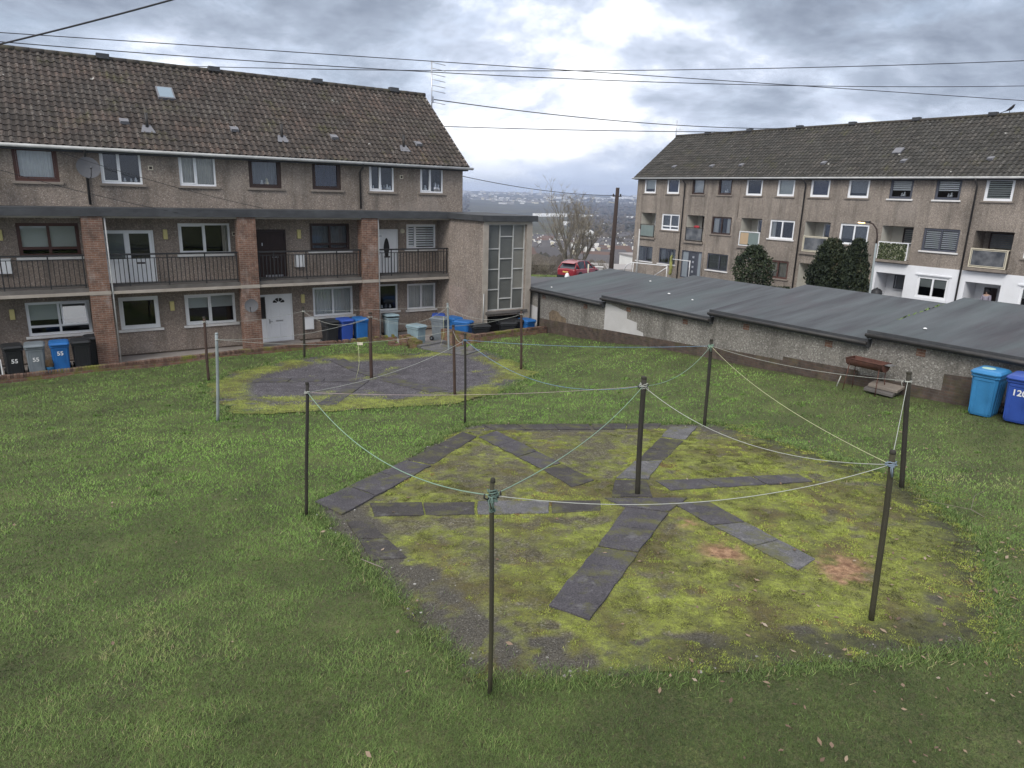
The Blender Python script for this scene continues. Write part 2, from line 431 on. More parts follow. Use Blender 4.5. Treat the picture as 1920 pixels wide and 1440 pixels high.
def wramp(f, stops):
    r_ = N('ValToRGB'); cr = r_.color_ramp
    while len(cr.elements) < len(stops): cr.elements.new(.5)
    for e, (p_, c_) in zip(cr.elements, stops): e.position = p_; e.color = (*c_, 1) if hasattr(c_, '__len__') else (c_, c_, c_, 1)
    L(f, r_.inputs[0]); return r_.outputs[0]
sx = N('SeparateXYZ'); L(tc.outputs['Generated'], sx.inputs[0])
el = sx.outputs[2]
big = wnoise(2.0, (1, 1, 2.5), 7, .58, CLOUD_LOC, .25)
fine = wnoise(7.5, (1, 1, 2.4), 6, .6, (2.1, .3, 5.2), .3)
dens = wmath('ADD', wmath('MULTIPLY', big, .72), wmath('MULTIPLY', fine, .28))
# brightness added low down, and overhead out of view to light the ground
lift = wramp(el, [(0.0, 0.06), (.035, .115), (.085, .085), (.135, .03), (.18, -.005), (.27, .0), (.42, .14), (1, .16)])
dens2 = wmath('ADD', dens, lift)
side = wmath('MULTIPLY', sx.outputs[0], -.07)
dens2 = wmath('ADD', dens2, side)
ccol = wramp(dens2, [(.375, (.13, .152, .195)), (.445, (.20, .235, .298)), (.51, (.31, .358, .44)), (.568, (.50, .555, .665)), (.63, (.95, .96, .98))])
hz = N('Mix'); hz.data_type = 'RGBA'; L(wramp(el, [(0.0, .85), (.025, .6), (.055, 0.0)]), hz.inputs[0]); L(ccol, hz.inputs[6]); hz.inputs[7].default_value = (.54, .62, .78, 1)
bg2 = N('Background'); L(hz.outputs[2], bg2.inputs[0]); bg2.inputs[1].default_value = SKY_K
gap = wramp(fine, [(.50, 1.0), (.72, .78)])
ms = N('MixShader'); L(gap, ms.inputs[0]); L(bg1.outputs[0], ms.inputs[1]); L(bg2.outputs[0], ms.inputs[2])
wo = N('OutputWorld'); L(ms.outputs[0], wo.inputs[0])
vs = SC.view_settings; vs.view_transform = 'Standard'; vs.look = 'None'; vs.exposure = EXPO; vs.gamma = 1; vs.use_curve_mapping = False
SC.cycles.max_bounces = 6; SC.cycles.diffuse_bounces = 3; SC.cycles.transparent_max_bounces = 16; SC.cycles.volume_bounces = 0
SC.cycles.use_denoising = True

# ================================================================== ground
HEX = [(-3.22, 10.46), (-1.05, 16.25), (4.95, 16.5), (7.35, 12.1), (6.95, 9.4), (5.3, 6.55), (1.9, 5.98), (-.25, 5.85)]
HEX2 = [(-9.3, 20.9), (-9.3, 22.8), (-7.75, 25.3), (-5.4, 26.4), (-2.65, 27.3), (-.75, 26.2), (.8, 23.4), (-.46, 19.9), (-1.46, 18.6), (-4.44, 17.55), (-7.04, 17.03), (-8.6, 19.1)]

def grid_mesh(name, P0, P1, step, zf, keep=None, attrs=None, mat=None, kind='structure', label=None):
    xs = np.arange(P0[0], P1[0] + 1e-6, step); ys = np.arange(P0[1], P1[1] + 1e-6, step)
    X, Y = np.meshgrid(xs, ys); nx, ny = len(xs), len(ys)
    Z = zf(X, Y)
    idx = np.arange(nx * ny).reshape(ny, nx)
    q = np.stack([idx[:-1, :-1], idx[:-1, 1:], idx[1:, 1:], idx[1:, :-1]], -1).reshape(-1, 4)
    if keep is not None:
        cxm = (X[:-1, :-1] + step / 2).ravel(); cym = (Y[:-1, :-1] + step / 2).ravel()
        q = q[keep(cxm, cym)]
    used = np.unique(q); remap = -np.ones(nx * ny, int); remap[used] = np.arange(len(used)); q = remap[q]
    V = np.stack([X.ravel(), Y.ravel(), Z.ravel()], -1)[used]
    me = bpy.data.meshes.new(name); me.vertices.add(len(V)); me.vertices.foreach_set('co', V.ravel().astype(np.float32))
    me.loops.add(q.size); me.loops.foreach_set('vertex_index', q.ravel().astype(np.int32))
    me.polygons.add(len(q)); me.polygons.foreach_set('loop_start', np.arange(0, q.size, 4, dtype=np.int32))
    me.polygons.foreach_set('use_smooth', np.ones(len(q), bool))
    me.update(calc_edges=True)
    for an, fn in (attrs or {}).items():
        a = me.attributes.new(an, 'FLOAT', 'POINT'); a.data.foreach_set('value', fn(V[:, 0], V[:, 1]).astype(np.float32))
    o = bpy.data.objects.new(name, me); COL.objects.link(o); me.materials.append(mat)
    return tag(o, label, None, None, kind)

def m_lawn():
    t = NT('lawn_soil_and_thatch')
    a = t.noise(1.1, 5, .6); b = t.noise(14, 4, .6)
    c = t.ramp(a, [(.3, (.04, .05, .018)), (.5, (.065, .085, .027)), (.7, (.10, .12, .04))])
    c = t.mix(t.ramp(b, [(.42, 0.0), (.66, .6)]), c, (.085, .072, .042))
    c = t.mix(1.0, c, t.ramp(t.noise(70, 4, .75), [(.3, .35), (.5, .95), (.7, 1.7)]), 'MULTIPLY')
    t.bump(t.noise(40, 3), .02, .8)
    return t.fin(c, .95)
M['lawn'] = m_lawn()

def lawn_keep(x, y):
    u, v = uv(x, y)
    a = (u < 18.35) & (u > -16) & (v < 26.95) & (v > -14)
    b = (u > 13.0) & (v > 23.95 + .0 * u)            # the sunk bin yard in front of the stair tower
    c = (u > 12.1) & (v > 25.2)
    return a & ~b & ~c & (y > -6)
grid_mesh('lawn', (-26, -6), (26, 40), .25, zg, lawn_keep, None, M['lawn'])

# ---- tarmac and moss of the two drying greens
SLAB_SPEC = (
        ('b', [(-.72, 14.96), (-.33, 15.5), (1.0, 13.0), (.62, 12.62)], 'slab', .03), ('b', [(.64, 12.58), (1.02, 12.95), (1.56, 11.95), (1.12, 11.55)], 'slab_dark', .026),
        ('a', [(-.52, 10.8), (.69, 10.86), (.66, 10.3), (-.49, 10.22)], 'slab_light', .02), ('a', [(-2.3, 10.68), (-.54, 10.78), (-.51, 10.22), (-2.1, 10.1)], 'slab_dark', .012),
        ('a', [(.72, 10.86), (1.55, 10.93), (1.5, 10.42), (.69, 10.3)], 'slab_dark', .012),
        ('g', [(3.42, 15.11), (3.8, 16.0), (4.45, 16.02), (3.9, 14.85)], 'slab_light', .03), ('g', [(1.97, 12.1), (2.5, 13.19), (3.06, 13.25), (2.56, 12.06)], 'slab_light', .03),
        ('g', [(2.55, 13.25), (3.38, 15.02), (3.86, 14.78), (3.1, 13.3)], 'slab_dark', .01),
        ('f', [(2.66, 11.97), (5.45, 12.43), (5.55, 12.0), (2.82, 11.45)], 'slab', .025),
        ('e', [(2.72, 10.84), (3.34, 10.9), (3.66, 10.0), (3.12, 9.85)], 'slab', .03), ('e', [(3.13, 9.82), (3.67, 9.97), (4.2, 8.66), (3.84, 8.32)], 'slab_light', .03),
        ('d', [(1.91, 10.57), (2.57, 10.36), (1.82, 8.83), (1.28, 9.02)], 'slab', .032), ('d', [(1.27, 8.99), (1.81, 8.80), (.95, 6.97), (.5, 7.3)], 'slab', .034),
        ('c', [(1.6, 11.0), (3.05, 11.05), (2.58, 10.4), (1.88, 10.6)], 'slab', .03), ('c', [(1.75, 11.05), (2.45, 11.08), (2.5, 11.95), (1.95, 12.0)], 'slab_dark', .02),
        ('p', [(-3.2, 10.7), (-2.05, 13.1), (-1.52, 12.75), (-2.62, 10.15)], 'slab', .03), ('p', [(-2.03, 13.15), (-1.1, 15.4), (-.75, 15.0), (-1.5, 12.85)], 'slab_dark', .015),
        ('p', [(-2.5, 9.95), (-2.1, 9.85), (-1.35, 8.6), (-1.8, 8.5)], 'slab_dark', .004),
        ('p', [(-.75, 16.15), (1.9, 16.3), (1.9, 15.75), (-.4, 15.62)], 'slab_dark', .008), ('p', [(1.95, 16.3), (3.7, 16.4), (3.5, 15.85), (1.95, 15.78)], 'slab_dark', .01),
        
        ('h', [(-4.2, 22.3), (-4.75, 22.6), (-6.7, 25.0), (-6.2, 25.3)], 'slab', .008), ('h', [(-4.3, 22.0), (-3.9, 22.5), (-1.9, 20.4), (-2.4, 20.0)], 'slab', .01),
        ('h', [(-5.0, 21.6), (-4.6, 21.9), (-4.75, 18.2), (-5.3, 18.2)], 'slab', .008), ('h', [(-8.2, 21.3), (-8.2, 21.9), (-5.0, 22.2), (-4.9, 21.7)], 'slab', .006))
def slab_dist(x, y):
    best = np.full(np.shape(x), 1e9)
    for nm, P, mt, h in SLAB_SPEC:
        if nm in 'abgfedcp' and h > .009:
            d = edge_dist(x, y, P); best = np.minimum(best, np.where(in_poly(x, y, P), 0, d))
    return best
def moss_amt(x, y):
    ed = edge_dist(x, y, HEX)
    f = np.clip(.62 + .10 * (x - 1.8) - .065 * (y - 10.6), .34, .95)
    n = fbm(x * .9, y * .9, 3, 4) * .55 + fbm(x * 5.5, y * 5.5, 9, 3) * .45
    ring = np.clip((.85 - ed) / .25, 0, 1)
    right = np.clip((x - 4.4) / 1.2, 0, 1)
    hole = np.clip((.36 - fbm(x * 2.1, y * 2.1, 45, 3)) * 9, 0, 1) * .8 + np.clip((.27 - fbm(x * 6.5, y * 6.5, 47, 2)) * 9, 0, 1) * .6
    m = (n - (.60 - f * .40)) * 4.2 + .35 - hole
    m = m - ring * (.18 + .75 * (fbm(x * 1.6, y * 1.6, 43, 3) > .42)) * (1 - right)
    m = m + np.clip((.26 - slab_dist(x, y) - .16 * fbm(x * 4, y * 4, 48, 2)) / .1, 0, 1) * .75 * (ed > .3)
    m = m - right * np.clip((1.5 - ed) / 1.5, 0, 1) * .55
    return np.clip(m, 0, 1)
def ring_amt(x, y):
    ed = edge_dist(x, y, HEX) + (fbm(x * 2, y * 2, 21, 3) - .5) * .25
    return np.clip((.80 - ed) / .12, 0, 1)
def soil_amt(x, y):
    ed = edge_dist(x, y, HEX); e2 = np.clip((.9 - ed) / .8, 0, 1) * np.clip((x - 4.6) / 1.4, 0, 1)
    e3 = np.clip((.22 - ed) / .2, 0, 1)
    e3 = np.maximum(e3, np.clip((.75 - ed) / .35, 0, 1) * np.clip((7.9 - y) / .8, 0, 1) * np.clip((x - .9) / 1.2, 0, 1))
    return np.clip(np.maximum(e2 * 1.3, e3 * .8) + (fbm(x * 2.5, y * 2.5, 33, 3) - .5) * .5 * (e2 > 0), 0, 1)
def brown_amt(x, y):
    s = 0
    for bx, by, r in ((3.02, 8.87, .30), (4.5, 8.5, .30), (4.35, 8.1, .22), (2.75, 9.95, .16)):
        s = s + np.exp(-(((x - bx) ** 2 + ((y - by) * .9) ** 2) / r ** 2)) * np.clip((fbm(x * 5, y * 5, 31, 3) - .33) * 5, 0, 1.3)
    return np.clip(s, 0, 1)
def m_tarmac(name, base, light):
    t = NT(name)
    n1 = t.noise(55, 4, .7); n2 = t.noise(2.2, 5, .6); v_ = t.voro(48, out='Color')
    sp = t.n('SeparateColor'); t.t.links.new(v_, sp.inputs[0])
    c = t.ramp(sp.outputs[0], [(0, c3(base, .5)), (.5, base), (.85, c3(base, 1.45)), (1, light)])
    c = t.mix(1.0, c, t.ramp(n2, [(.3, .7), (.7, 1.25)]), 'MULTIPLY')
    c = t.mix(t.math('MULTIPLY', t.attr('ring'), .8), c, t.ramp(n1, [(.38, (.026, .023, .02)), (.52, (.068, .061, .053)), (.62, (.12, .112, .098)), (.72, (.27, .26, .235))]))
    mo = t.attr('moss')
    mf = t.math('MULTIPLY', mo, t.ramp(t.noise(18, 4, .65), [(.28, .3), (.55, 1.0)]), True)
    mc = t.ramp(t.noise(3.0, 4), [(.3, (.09, .095, .027)), (.5, (.18, .20, .042)), (.7, (.27, .305, .06))])
    mc = t.mix(t.ramp(t.noise(1.1, 3, loc=(3, 1, 2)), [(.45, 0.0), (.64, .85)]), mc, (.085, .062, .03))
    c = t.mix(mf, c, mc)
    c = t.mix(t.attr('soil'), c, t.ramp(t.noise(9, 4), [(.35, (.03, .031, .018)), (.65, (.065, .066, .03))]))
    c = t.mix(t.attr('brown'), c, t.ramp(t.noise(10, 3), [(.35, (.15, .08, .045)), (.65, (.36, .22, .13))]))
    c = t.mix(1.0, c, t.ramp(t.noise(85, 4, .75), [(.3, .45), (.5, 1.0), (.7, 1.6)]), 'MULTIPLY')
    t.bump(t.math('ADD', t.math('MULTIPLY', n1, .5), mf), .018, .8)
    return t.fin(c, .92)
M['tarmac'] = m_tarmac('mossy_tarmac', (.085, .076, .046), (.17, .16, .14))
def hex_keep(x, y): return in_poly(x + (fbm(x * 1.7, y * 1.7, 5, 3) - .5) * .30, y + (fbm(x * 1.7, y * 1.7, 6, 3) - .5) * .30, HEX)
grid_mesh('drying_green_paving', (-4, 5), (8, 17.2), .04, lambda x, y: zg(x, y) + .003 + .012 * np.clip(edge_dist(x, y, HEX) / .3, 0, 1) + .022 * moss_amt(x, y) * fbm(x * 7, y * 7, 41, 2) + .006 * fbm(x * 12, y * 12, 4, 2), hex_keep,
          {'moss': moss_amt, 'ring': ring_amt, 'brown': brown_amt, 'soil': soil_amt}, M['tarmac'])

C2 = (-4.6, 22.2)
def moss2(x, y):
    ed = edge_dist(x, y, HEX2)
    n = fbm(x * 1.2, y * 1.2, 13, 4)
    lane = np.abs((x - C2[0]) * .55 - (y - C2[1]) * .835)     # moss along the south-east radial
    front = np.exp(-((y - 18.9 - .02 * x) / .55) ** 2) * (np.abs(x + 4) < 3.2)
    m = np.clip((1.25 - ed) / .5, 0, 1) * np.clip((n - .30) * 6, 0, 1) + np.clip((n - .66) * 6, 0, 1) * .5 + front * np.clip((n - .3) * 4, 0, 1) * .9
    return np.clip(m, 0, 1)
def ring2(x, y):
    ed = edge_dist(x, y, HEX2)
    return np.clip((.5 - ed) / .2, 0, 1) * np.clip((fbm(x * 2, y * 2, 61, 3) - .35) * 4, 0, 1)
M['tarmac2'] = m_tarmac('purple_tarmac', (.072, .066, .074), (.2, .19, .2))
def hex2_keep(x, y): return in_poly(x + (fbm(x * 1.3, y * 1.3, 15, 3) - .5) * .5, y + (fbm(x * 1.3, y * 1.3, 16, 3) - .5) * .5, HEX2)
grid_mesh('drying_green_paving', (-10.2, 16.4), (1.6, 28), .11, lambda x, y: zg(x, y) + .014 + .02 * moss2(x, y), hex2_keep,
          {'moss': moss2, 'ring': ring2, 'brown': lambda x, y: x * 0}, M['tarmac2'])

def m_slab(name, base, light_amt, grit=False):
    t = NT(name)
    n1 = t.noise(45, 4, .7); n2 = t.noise(2.4, 5, .65)
    c = t.ramp(n1, [(.34, c3(base, .5)), (.5, base), (.62, c3(base, 1.3)), (.76, c3(base, 1.9))]) if grit else t.ramp(n1, [(.3, c3(base, .68)), (.55, base), (.8, c3(base, 1.5))])
    c = t.mix(1.0, c, t.ramp(n2, [(.3, .75), (.7, 1.2)]), 'MULTIPLY')
    c = t.mix(t.ramp(t.noise(4.2, 5, .7, loc=(5, 5, 5)), [(.56, 0.0), (.72, light_amt)]), c, (.32, .315, .31))
    c = t.mix(t.ramp(t.noise(5 if not grit else 2.6, 5, .7, loc=(1, 9, 2)), [(.60 if not grit else .5, 0.0), (.72 if not grit else .66, .8)]), c, (.10, .10, .032))
    t.bump(n1, .008, .8)
    return t.fin(c, .9)
M['slab'] = m_slab('concrete_slab', (.068, .063, .070), .25, True)
M['slab_light'] = m_slab('pale_concrete_slab', (.115, .112, .116), .45, True)
M['slab_dark'] = m_slab('dirty_concrete_slab', (.052, .047, .046), .25, True)
def slab(name, P, mat, h=.03, cuts=9, jit=.016, seed=0):
    rr = random.Random(seed); ring = []
    n = len(P)
    for i in range(n):
        x0, y0 = P[i]; x1, y1 = P[(i + 1) % n]
        k = max(2, int(math.hypot(x1 - x0, y1 - y0) / .22))
        for j in range(k):
            f = j / k; jj = jit * (1 if j else .4)
            ring.append((x0 + (x1 - x0) * f + rr.uniform(-jj, jj), y0 + (y1 - y0) * f + rr.uniform(-jj, jj)))
    mb = MB(); m = len(ring)
    cx_, cy_ = sum(p[0] for p in P) / n, sum(p[1] for p in P) / n
    ins = [(cx_ + (x - cx_) * .985, cy_ + (y - cy_) * .985) for x, y in ring]
    zt = lambda x, y: zg1(x, y) + .034 + h
    mb.v = [(x, y, zg1(x, y) - .03) for x, y in ring] + [(x, y, zt(x, y) - .008) for x, y in ring] + [(x, y, zt(x, y)) for x, y in ins] + [(cx_, cy_, zt(cx_, cy_))]
    for i in range(m):
        j = (i + 1) % m
        for f in ((i, j, m + j, m + i), (m + i, m + j, 2 * m + j, 2 * m + i), (2 * m + i, 2 * m + j, 3 * m)): mb.f.append(f); mb.mi.append(0); mb.sm.append(False)
    o = mb.build('paving', mat); o.name = 'paving_slab'; return tag(o, kind='structure')
SLABS = []
_strips = []
def split(P, n):
    a, b, c_, d = P; out = []
    L1 = math.hypot(a[0] - d[0], a[1] - d[1]); L2 = math.hypot(a[0] - b[0], a[1] - b[1])
    if L2 >= L1: A, B = (a, b), (d, c_)
    else: A, B = (a, d), (b, c_)
    lp = lambda p, q, f: (p[0] + (q[0] - p[0]) * f, p[1] + (q[1] - p[1]) * f)
    for i in range(n):
        f0, f1 = (i + .012) / n, (i + .988) / n
        out.append([lp(*A, f0), lp(*A, f1), lp(*B, f1), lp(*B, f0)])
    return out
for nm, P, mt, h in SLAB_SPEC:
    Lm = max(math.hypot(P[0][0] - P[1][0], P[0][1] - P[1][1]), math.hypot(P[0][0] - P[3][0], P[0][1] - P[3][1]))
    for Q in (split(P, max(1, round(Lm / 1.05))) if len(P) == 4 else [P]):
        SLABS.append(Q); slab(nm, Q, M[mt], h * .55 + random.Random(len(SLABS)).uniform(-.004, .004), seed=len(SLABS))

# cracks of the broken path from the steps to the far drying green
for i, (a, b, c_, d) in enumerate([((12.55, 25.0), (13.5, 25.0), (13.55, 24.2), (12.6, 24.15)), ((12.6, 24.1), (13.5, 24.1), (13.7, 23.3), (12.7, 23.2)), ((12.75, 23.1), (13.65, 23.2), (13.8, 22.4), (12.9, 22.2))]):
    slab('s', [xy(*a), xy(*b), xy(*c_), xy(*d)], M['slab_light'], .03, seed=90 + i)

# ---- path by the block, bin yard and the wider terrain
mb = MB(); mb.prism([(-16, 27.12), (12.2, 27.12), (12.2, 25.0), (18.2, 25.0 - .9), (18.2, 29.5), (-16, 29.5)], -.5, 0.0)
tag(mb.build('path', M['path'], loc=(0, 0, 0), rot='uv'), kind='structure')

def th(x, y):
    """terrain outside the yard"""
    x = np.asarray(x, float); y = np.asarray(y, float)
    u, v = uv(x, y); r = np.hypot(x, y)
    near = np.where(u < 19, -.75, np.where(u > 23, .45, -.75 + (u - 19) / 4 * 1.2)) - .12 * np.clip(y - 52, 0, None)
    far = np.interp(r, [0, 70, 84, 110, 150, 250, 500, 900, 1500, 2600, 3600, 5000, 6500, 8200, 9400],
                    [-1.5, -1.5, -3.6, -9.0, -15, -21, -33, -46, -55, -62, -52, -38, -18, 16, 22])
    far = far + (fbm(x / 260, y / 260, 71, 4) - .5) * np.interp(r, [70, 300, 3000, 9000], [0, 8, 34, 40])
    k = np.clip((r - 66) / 14, 0, 1); k = np.where(y < 40, 0, k)
    return near * (1 - k) + far * k
def m_terrain():
    t = NT('valley_fields_and_scrub')
    a = t.noise(.004, 5, .6, stretch=(1, 2.2, 1)); b = t.noise(.03, 4, .6); d = t.noise(1.5, 4)
    c = t.ramp(a, [(.36, (.030, .035, .024)), (.46, (.055, .050, .036)), (.52, (.08, .085, .04)), (.58, (.045, .042, .036)), (.68, (.12, .11, .08))])
    c = t.mix(t.ramp(b, [(.42, 0.0), (.6, .7)]), c, (.045, .036, .026))
    pos = t.n('NewGeometry'); sp = t.n('SeparateXYZ'); t.t.links.new(pos.outputs['Position'], sp.inputs[0])
    nearg = t.ramp(t.math('DIVIDE', sp.outputs[1], 200.0), [(.40, 1.0), (.55, 0.0)])
    g = t.ramp(d, [(.35, (.05, .062, .022)), (.65, (.11, .12, .05))])
    c = t.mix(nearg, c, g)
    return t.fin(c, .95)
M['terrain'] = m_terrain()
# polar fan: fine near, coarse far
rs_ = np.concatenate([np.linspace(0, 100, 51), np.geomspace(104, 9400, 120)]); an = np.radians(np.linspace(-62, 62, 125))
Rg, Ag = np.meshgrid(rs_, an, indexing='ij'); X = Rg * np.sin(Ag); Y = Rg * np.cos(Ag) - 6
Z = th(X, Y); nr, na = X.shape
idx = np.arange(nr * na).reshape(nr, na)
q = np.stack([idx[:-1, :-1], idx[:-1, 1:], idx[1:, 1:], idx[1:, :-1]], -1).reshape(-1, 4)
me = bpy.data.meshes.new('terrain'); me.from_pydata(np.stack([X.ravel(), Y.ravel(), Z.ravel()], -1).tolist(), [], q[:, ::-1].tolist())
me.polygons.foreach_set('use_smooth', np.ones(len(q), bool)); me.materials.append(M['terrain'])
tag(bpy.data.objects.new('terrain', me), kind='structure'); COL.objects.link(bpy.data.objects['terrain'])

M['asphalt'] = m_plain('road_asphalt', (.085, .085, .092), .85, .15, 1.2, (.12, .12, .12), .4, bump=.004)
M['kerb'] = m_plain('concrete_kerb', (.22, .21, .2), .9, .2, 2)
def strip(name, pts, mat, dz, n=24, kind='structure'):
    """sheet over the terrain between two polylines"""
    mb = MB(); A, B = pts
    def at(Pl, f):
        k = f * (len(Pl) - 1); i = min(int(k), len(Pl) - 2); g = k - i
        return Pl[i][0] + (Pl[i + 1][0] - Pl[i][0]) * g, Pl[i][1] + (Pl[i + 1][1] - Pl[i][1]) * g
    m_ = 6
    for i in range(n + 1):
        a, b = at(A, i / n), at(B, i / n)
        for j in range(m_ + 1):
            x, y = a[0] + (b[0] - a[0]) * j / m_, a[1] + (b[1] - a[1]) * j / m_
            mb.v.append((x, y, float(th(np.array([x]), np.array([y]))[0]) + dz))
    for i in range(n):
        for j in range(m_):
            k = i * (m_ + 1) + j
            mb.f.append((k, k + m_ + 1, k + m_ + 2, k + 1)); mb.mi.append(0); mb.sm.append(True)
    return tag(mb.build(name, mat), kind=kind)
strip('road', ([(-26, 62.5), (2, 58.5), (18, 57), (40, 50)], [(-26, 72), (2, 68.3), (20, 66.2), (46, 58)]), M['asphalt'], .05)
strip('pavement', ([(-26, 72.05), (2, 68.35), (20, 66.25), (46, 58.05)], [(-26, 73.4), (2, 69.7), (20, 67.6), (46, 59.4)]), M['kerb'], .15)
# forecourt between the garages and the far block
strip('forecourt', ([xy(23.3, -4), xy(23.3, 26), xy(23.3, 44)], [xy(41, -4), xy(41, 26), xy(41, 44)]), M['asphalt'], .06)
# ================================================================== grass, moss, fallen leaves
def blades(name, x, y, z, h, w, lean, tint, mat, label, lush=None):
    n = len(x); a = RNG.uniform(0, 2 * np.pi, n); b = a + RNG.uniform(.7, 2.4, n)
    dx, dy = np.cos(a) * w / 2, np.sin(a) * w / 2
    lx, ly = np.cos(b) * lean * h, np.sin(b) * lean * h
    V = np.empty((n, 3, 3), np.float32)
    V[:, 0] = np.stack([x - dx, y - dy, z], -1); V[:, 1] = np.stack([x + dx, y + dy, z], -1); V[:, 2] = np.stack([x + lx, y + ly, z + h], -1)
    me = bpy.data.meshes.new(name); me.vertices.add(3 * n); me.vertices.foreach_set('co', V.ravel())
    me.loops.add(3 * n); me.loops.foreach_set('vertex_index', np.arange(3 * n, dtype=np.int32))
    me.polygons.add(n); me.polygons.foreach_set('loop_start', np.arange(0, 3 * n, 3, dtype=np.int32)); me.update(calc_edges=True)
    at = me.attributes.new('tint', 'FLOAT', 'POINT'); at.data.foreach_set('value', np.repeat(tint, 3).astype(np.float32))
    if lush is not None:
        at = me.attributes.new('lush', 'FLOAT', 'POINT'); at.data.foreach_set('value', np.repeat(lush, 3).astype(np.float32))
    me.materials.append(mat); o = bpy.data.objects.new(name, me); COL.objects.link(o)
    return tag(o, kind='stuff', label=label)
def m_blade(name, stops, lushc=None):
    t = NT(name); c = t.ramp(t.attr('tint'), stops)
    if lushc: c = t.mix(t.math('MULTIPLY', t.attr('lush'), .8), c, t.ramp(t.attr('tint'), lushc))
    t.set(t.b, Subsurface_Weight=0.0)
    return t.fin(c, .75)
M['grass'] = m_blade('grass_blades', [(0, (.042, .062, .022)), (.25, (.074, .108, .032)), (.5, (.112, .175, .046)), (.7, (.16, .245, .065)), (.82, (.23, .285, .09)), (.92, (.29, .27, .13)), (1, (.36, .30, .18))],
                     [(0, (.085, .16, .032)), (.25, (.14, .265, .045)), (.5, (.19, .36, .062)), (.7, (.235, .42, .08)), (.85, (.29, .43, .11)), (1, (.36, .34, .18))])
M['moss'] = m_blade('moss_tufts', [(0, (.045, .045, .018)), (.3, (.105, .11, .03)), (.58, (.225, .27, .05)), (.9, (.37, .42, .085)), (1, (.20, .13, .06))])

NG = 900000
r_ = np.exp(RNG.uniform(np.log(3.4), np.log(38), NG)); a_ = np.radians(RNG.uniform(-50, 50, NG))
# density falls off with distance; blades widen to keep the sward closed
gx, gy = r_ * np.sin(a_), r_ * np.cos(a_) - .4
gu, gv = uv(gx, gy)
ok = lawn_keep(gx, gy) & (gu < 18.15) & (gv < 26.85)
jx = (fbm(gx * 2.2, gy * 2.2, 51, 3) - .5) * .5; jy = (fbm(gx * 2.2, gy * 2.2, 52, 3) - .5) * .5
rag = .03 + .16 * (gx > 4.5)
edh = edge_dist(gx, gy, HEX)
inh = in_poly(gx + jx * .4, gy + jy * .4, HEX) & (edh > RNG.uniform(0, 1, NG) ** 2.2 * (.22 + 1.9 * np.clip((gx - 4.6) / 2, 0, 1)) * (.3 + 1.4 * fbm(gx * 1.5, gy * 1.5, 53, 3)))
inh2 = in_poly(gx + jx, gy + jy, HEX2)
pathcut = np.zeros(NG, bool)
cu, cv = (gu > 12.6) & (gu < 13.75), (gv > 22.2)
pathcut = cu & cv
wallu = (gu > 17.4) & (RNG.uniform(0, 1, NG) < (gu - 17.4) * 1.1)
thin = (fbm(gx * 1.6, gy * 1.6, 57, 4) < .31 + .08 * np.clip((7.5 - gy) / 3, 0, 1) + .08 * np.clip((gx - 6) / 4, 0, 1)) & (RNG.uniform(0, 1, NG) < .45)
ok &= ~inh & ~inh2 & ~pathcut & ~wallu & ~thin
# the wild right edge of the near green: grass creeps in over the paving
gx, gy, r_ = gx[ok], gy[ok], r_[ok]; n = len(gx)
big = fbm(gx * .55, gy * .55, 81, 4); mid = fbm(gx * 2.4, gy * 2.4, 83, 3); fin_ = fbm(gx * 9, gy * 9, 85, 2)
dry = np.clip((gy < 8) * (8 - gy) / 5, 0, 1) * .16 + np.clip((gx - 7) / 6, 0, 1) * np.clip((13 - gy) / 8, 0, 1) * .15
h = (.014 + .030 * mid * RNG.uniform(.5, 1.25, n) + .010 * big) * np.interp(r_, [3, 12, 35], [1, 1.05, 1.25])
wd = np.interp(r_, [3.4, 8, 20, 38], [.0036, .0062, .014, .028]) * RNG.uniform(.7, 1.4, n)
lush = np.clip((gy - 6.5) / 7, 0, 1) * np.clip((11 - gx) / 5, 0, 1) * np.clip((gx + 13) / 7, .45, 1)
tint = np.clip(.33 + .10 * lush + (big - .5) * .95 + (mid - .5) * .7 + RNG.normal(0, .07, n) + (RNG.uniform(0, 1, n) < .025 + dry * .5) * .35 - .10 * (dry > .06), 0, 1)
gz = zg(gx, gy)
blades('grass', gx, gy, gz - .004, h, wd, RNG.uniform(.4, 1.5, n), tint, M['grass'], 'short winter lawn grass', lush)
# moss cushions on the two greens: thousands of tiny sprigs
NM = 900000
mx = RNG.uniform(-4, 8, NM); my = RNG.uniform(5.2, 17, NM)
edm = edge_dist(mx, my, HEX); keep = hex_keep(mx, my) | ((edm < RNG.uniform(0, 1, NM) ** 2 * 1.3) & (mx > 4.8)); mx, my = mx[keep], my[keep]
ma = np.where(in_poly(mx, my, HEX), moss_amt(mx, my), .5 * (fbm(mx * 1.5, my * 1.5, 55, 3) > .45))
blk = np.zeros(len(mx), bool)
for P in SLABS: blk |= in_poly(mx, my, P) & (edge_dist(mx, my, P) > .02 + .13 * np.clip(fbm(mx * 3.5, my * 3.5, 91, 3) - .3, 0, 1) * 2)
keep = (RNG.uniform(0, 1, len(mx)) < np.clip(ma * 1.1 - .12, 0, 1) ** 1.3) & ~blk & (brown_amt(mx, my) < .4)
mx, my, ma = mx[keep], my[keep], ma[keep]; n = len(mx)
q1 = fbm(mx * 1.3, my * 1.3, 95, 3); q2 = fbm(mx * 7, my * 7, 97, 2)
rr_ = np.hypot(mx, my)
tint = np.clip(.50 + (q1 - .54) * 1.3 + (q2 - .5) * 1.1 + RNG.normal(0, .12, n) + (RNG.uniform(0, 1, n) < .03) * .5, 0, 1)
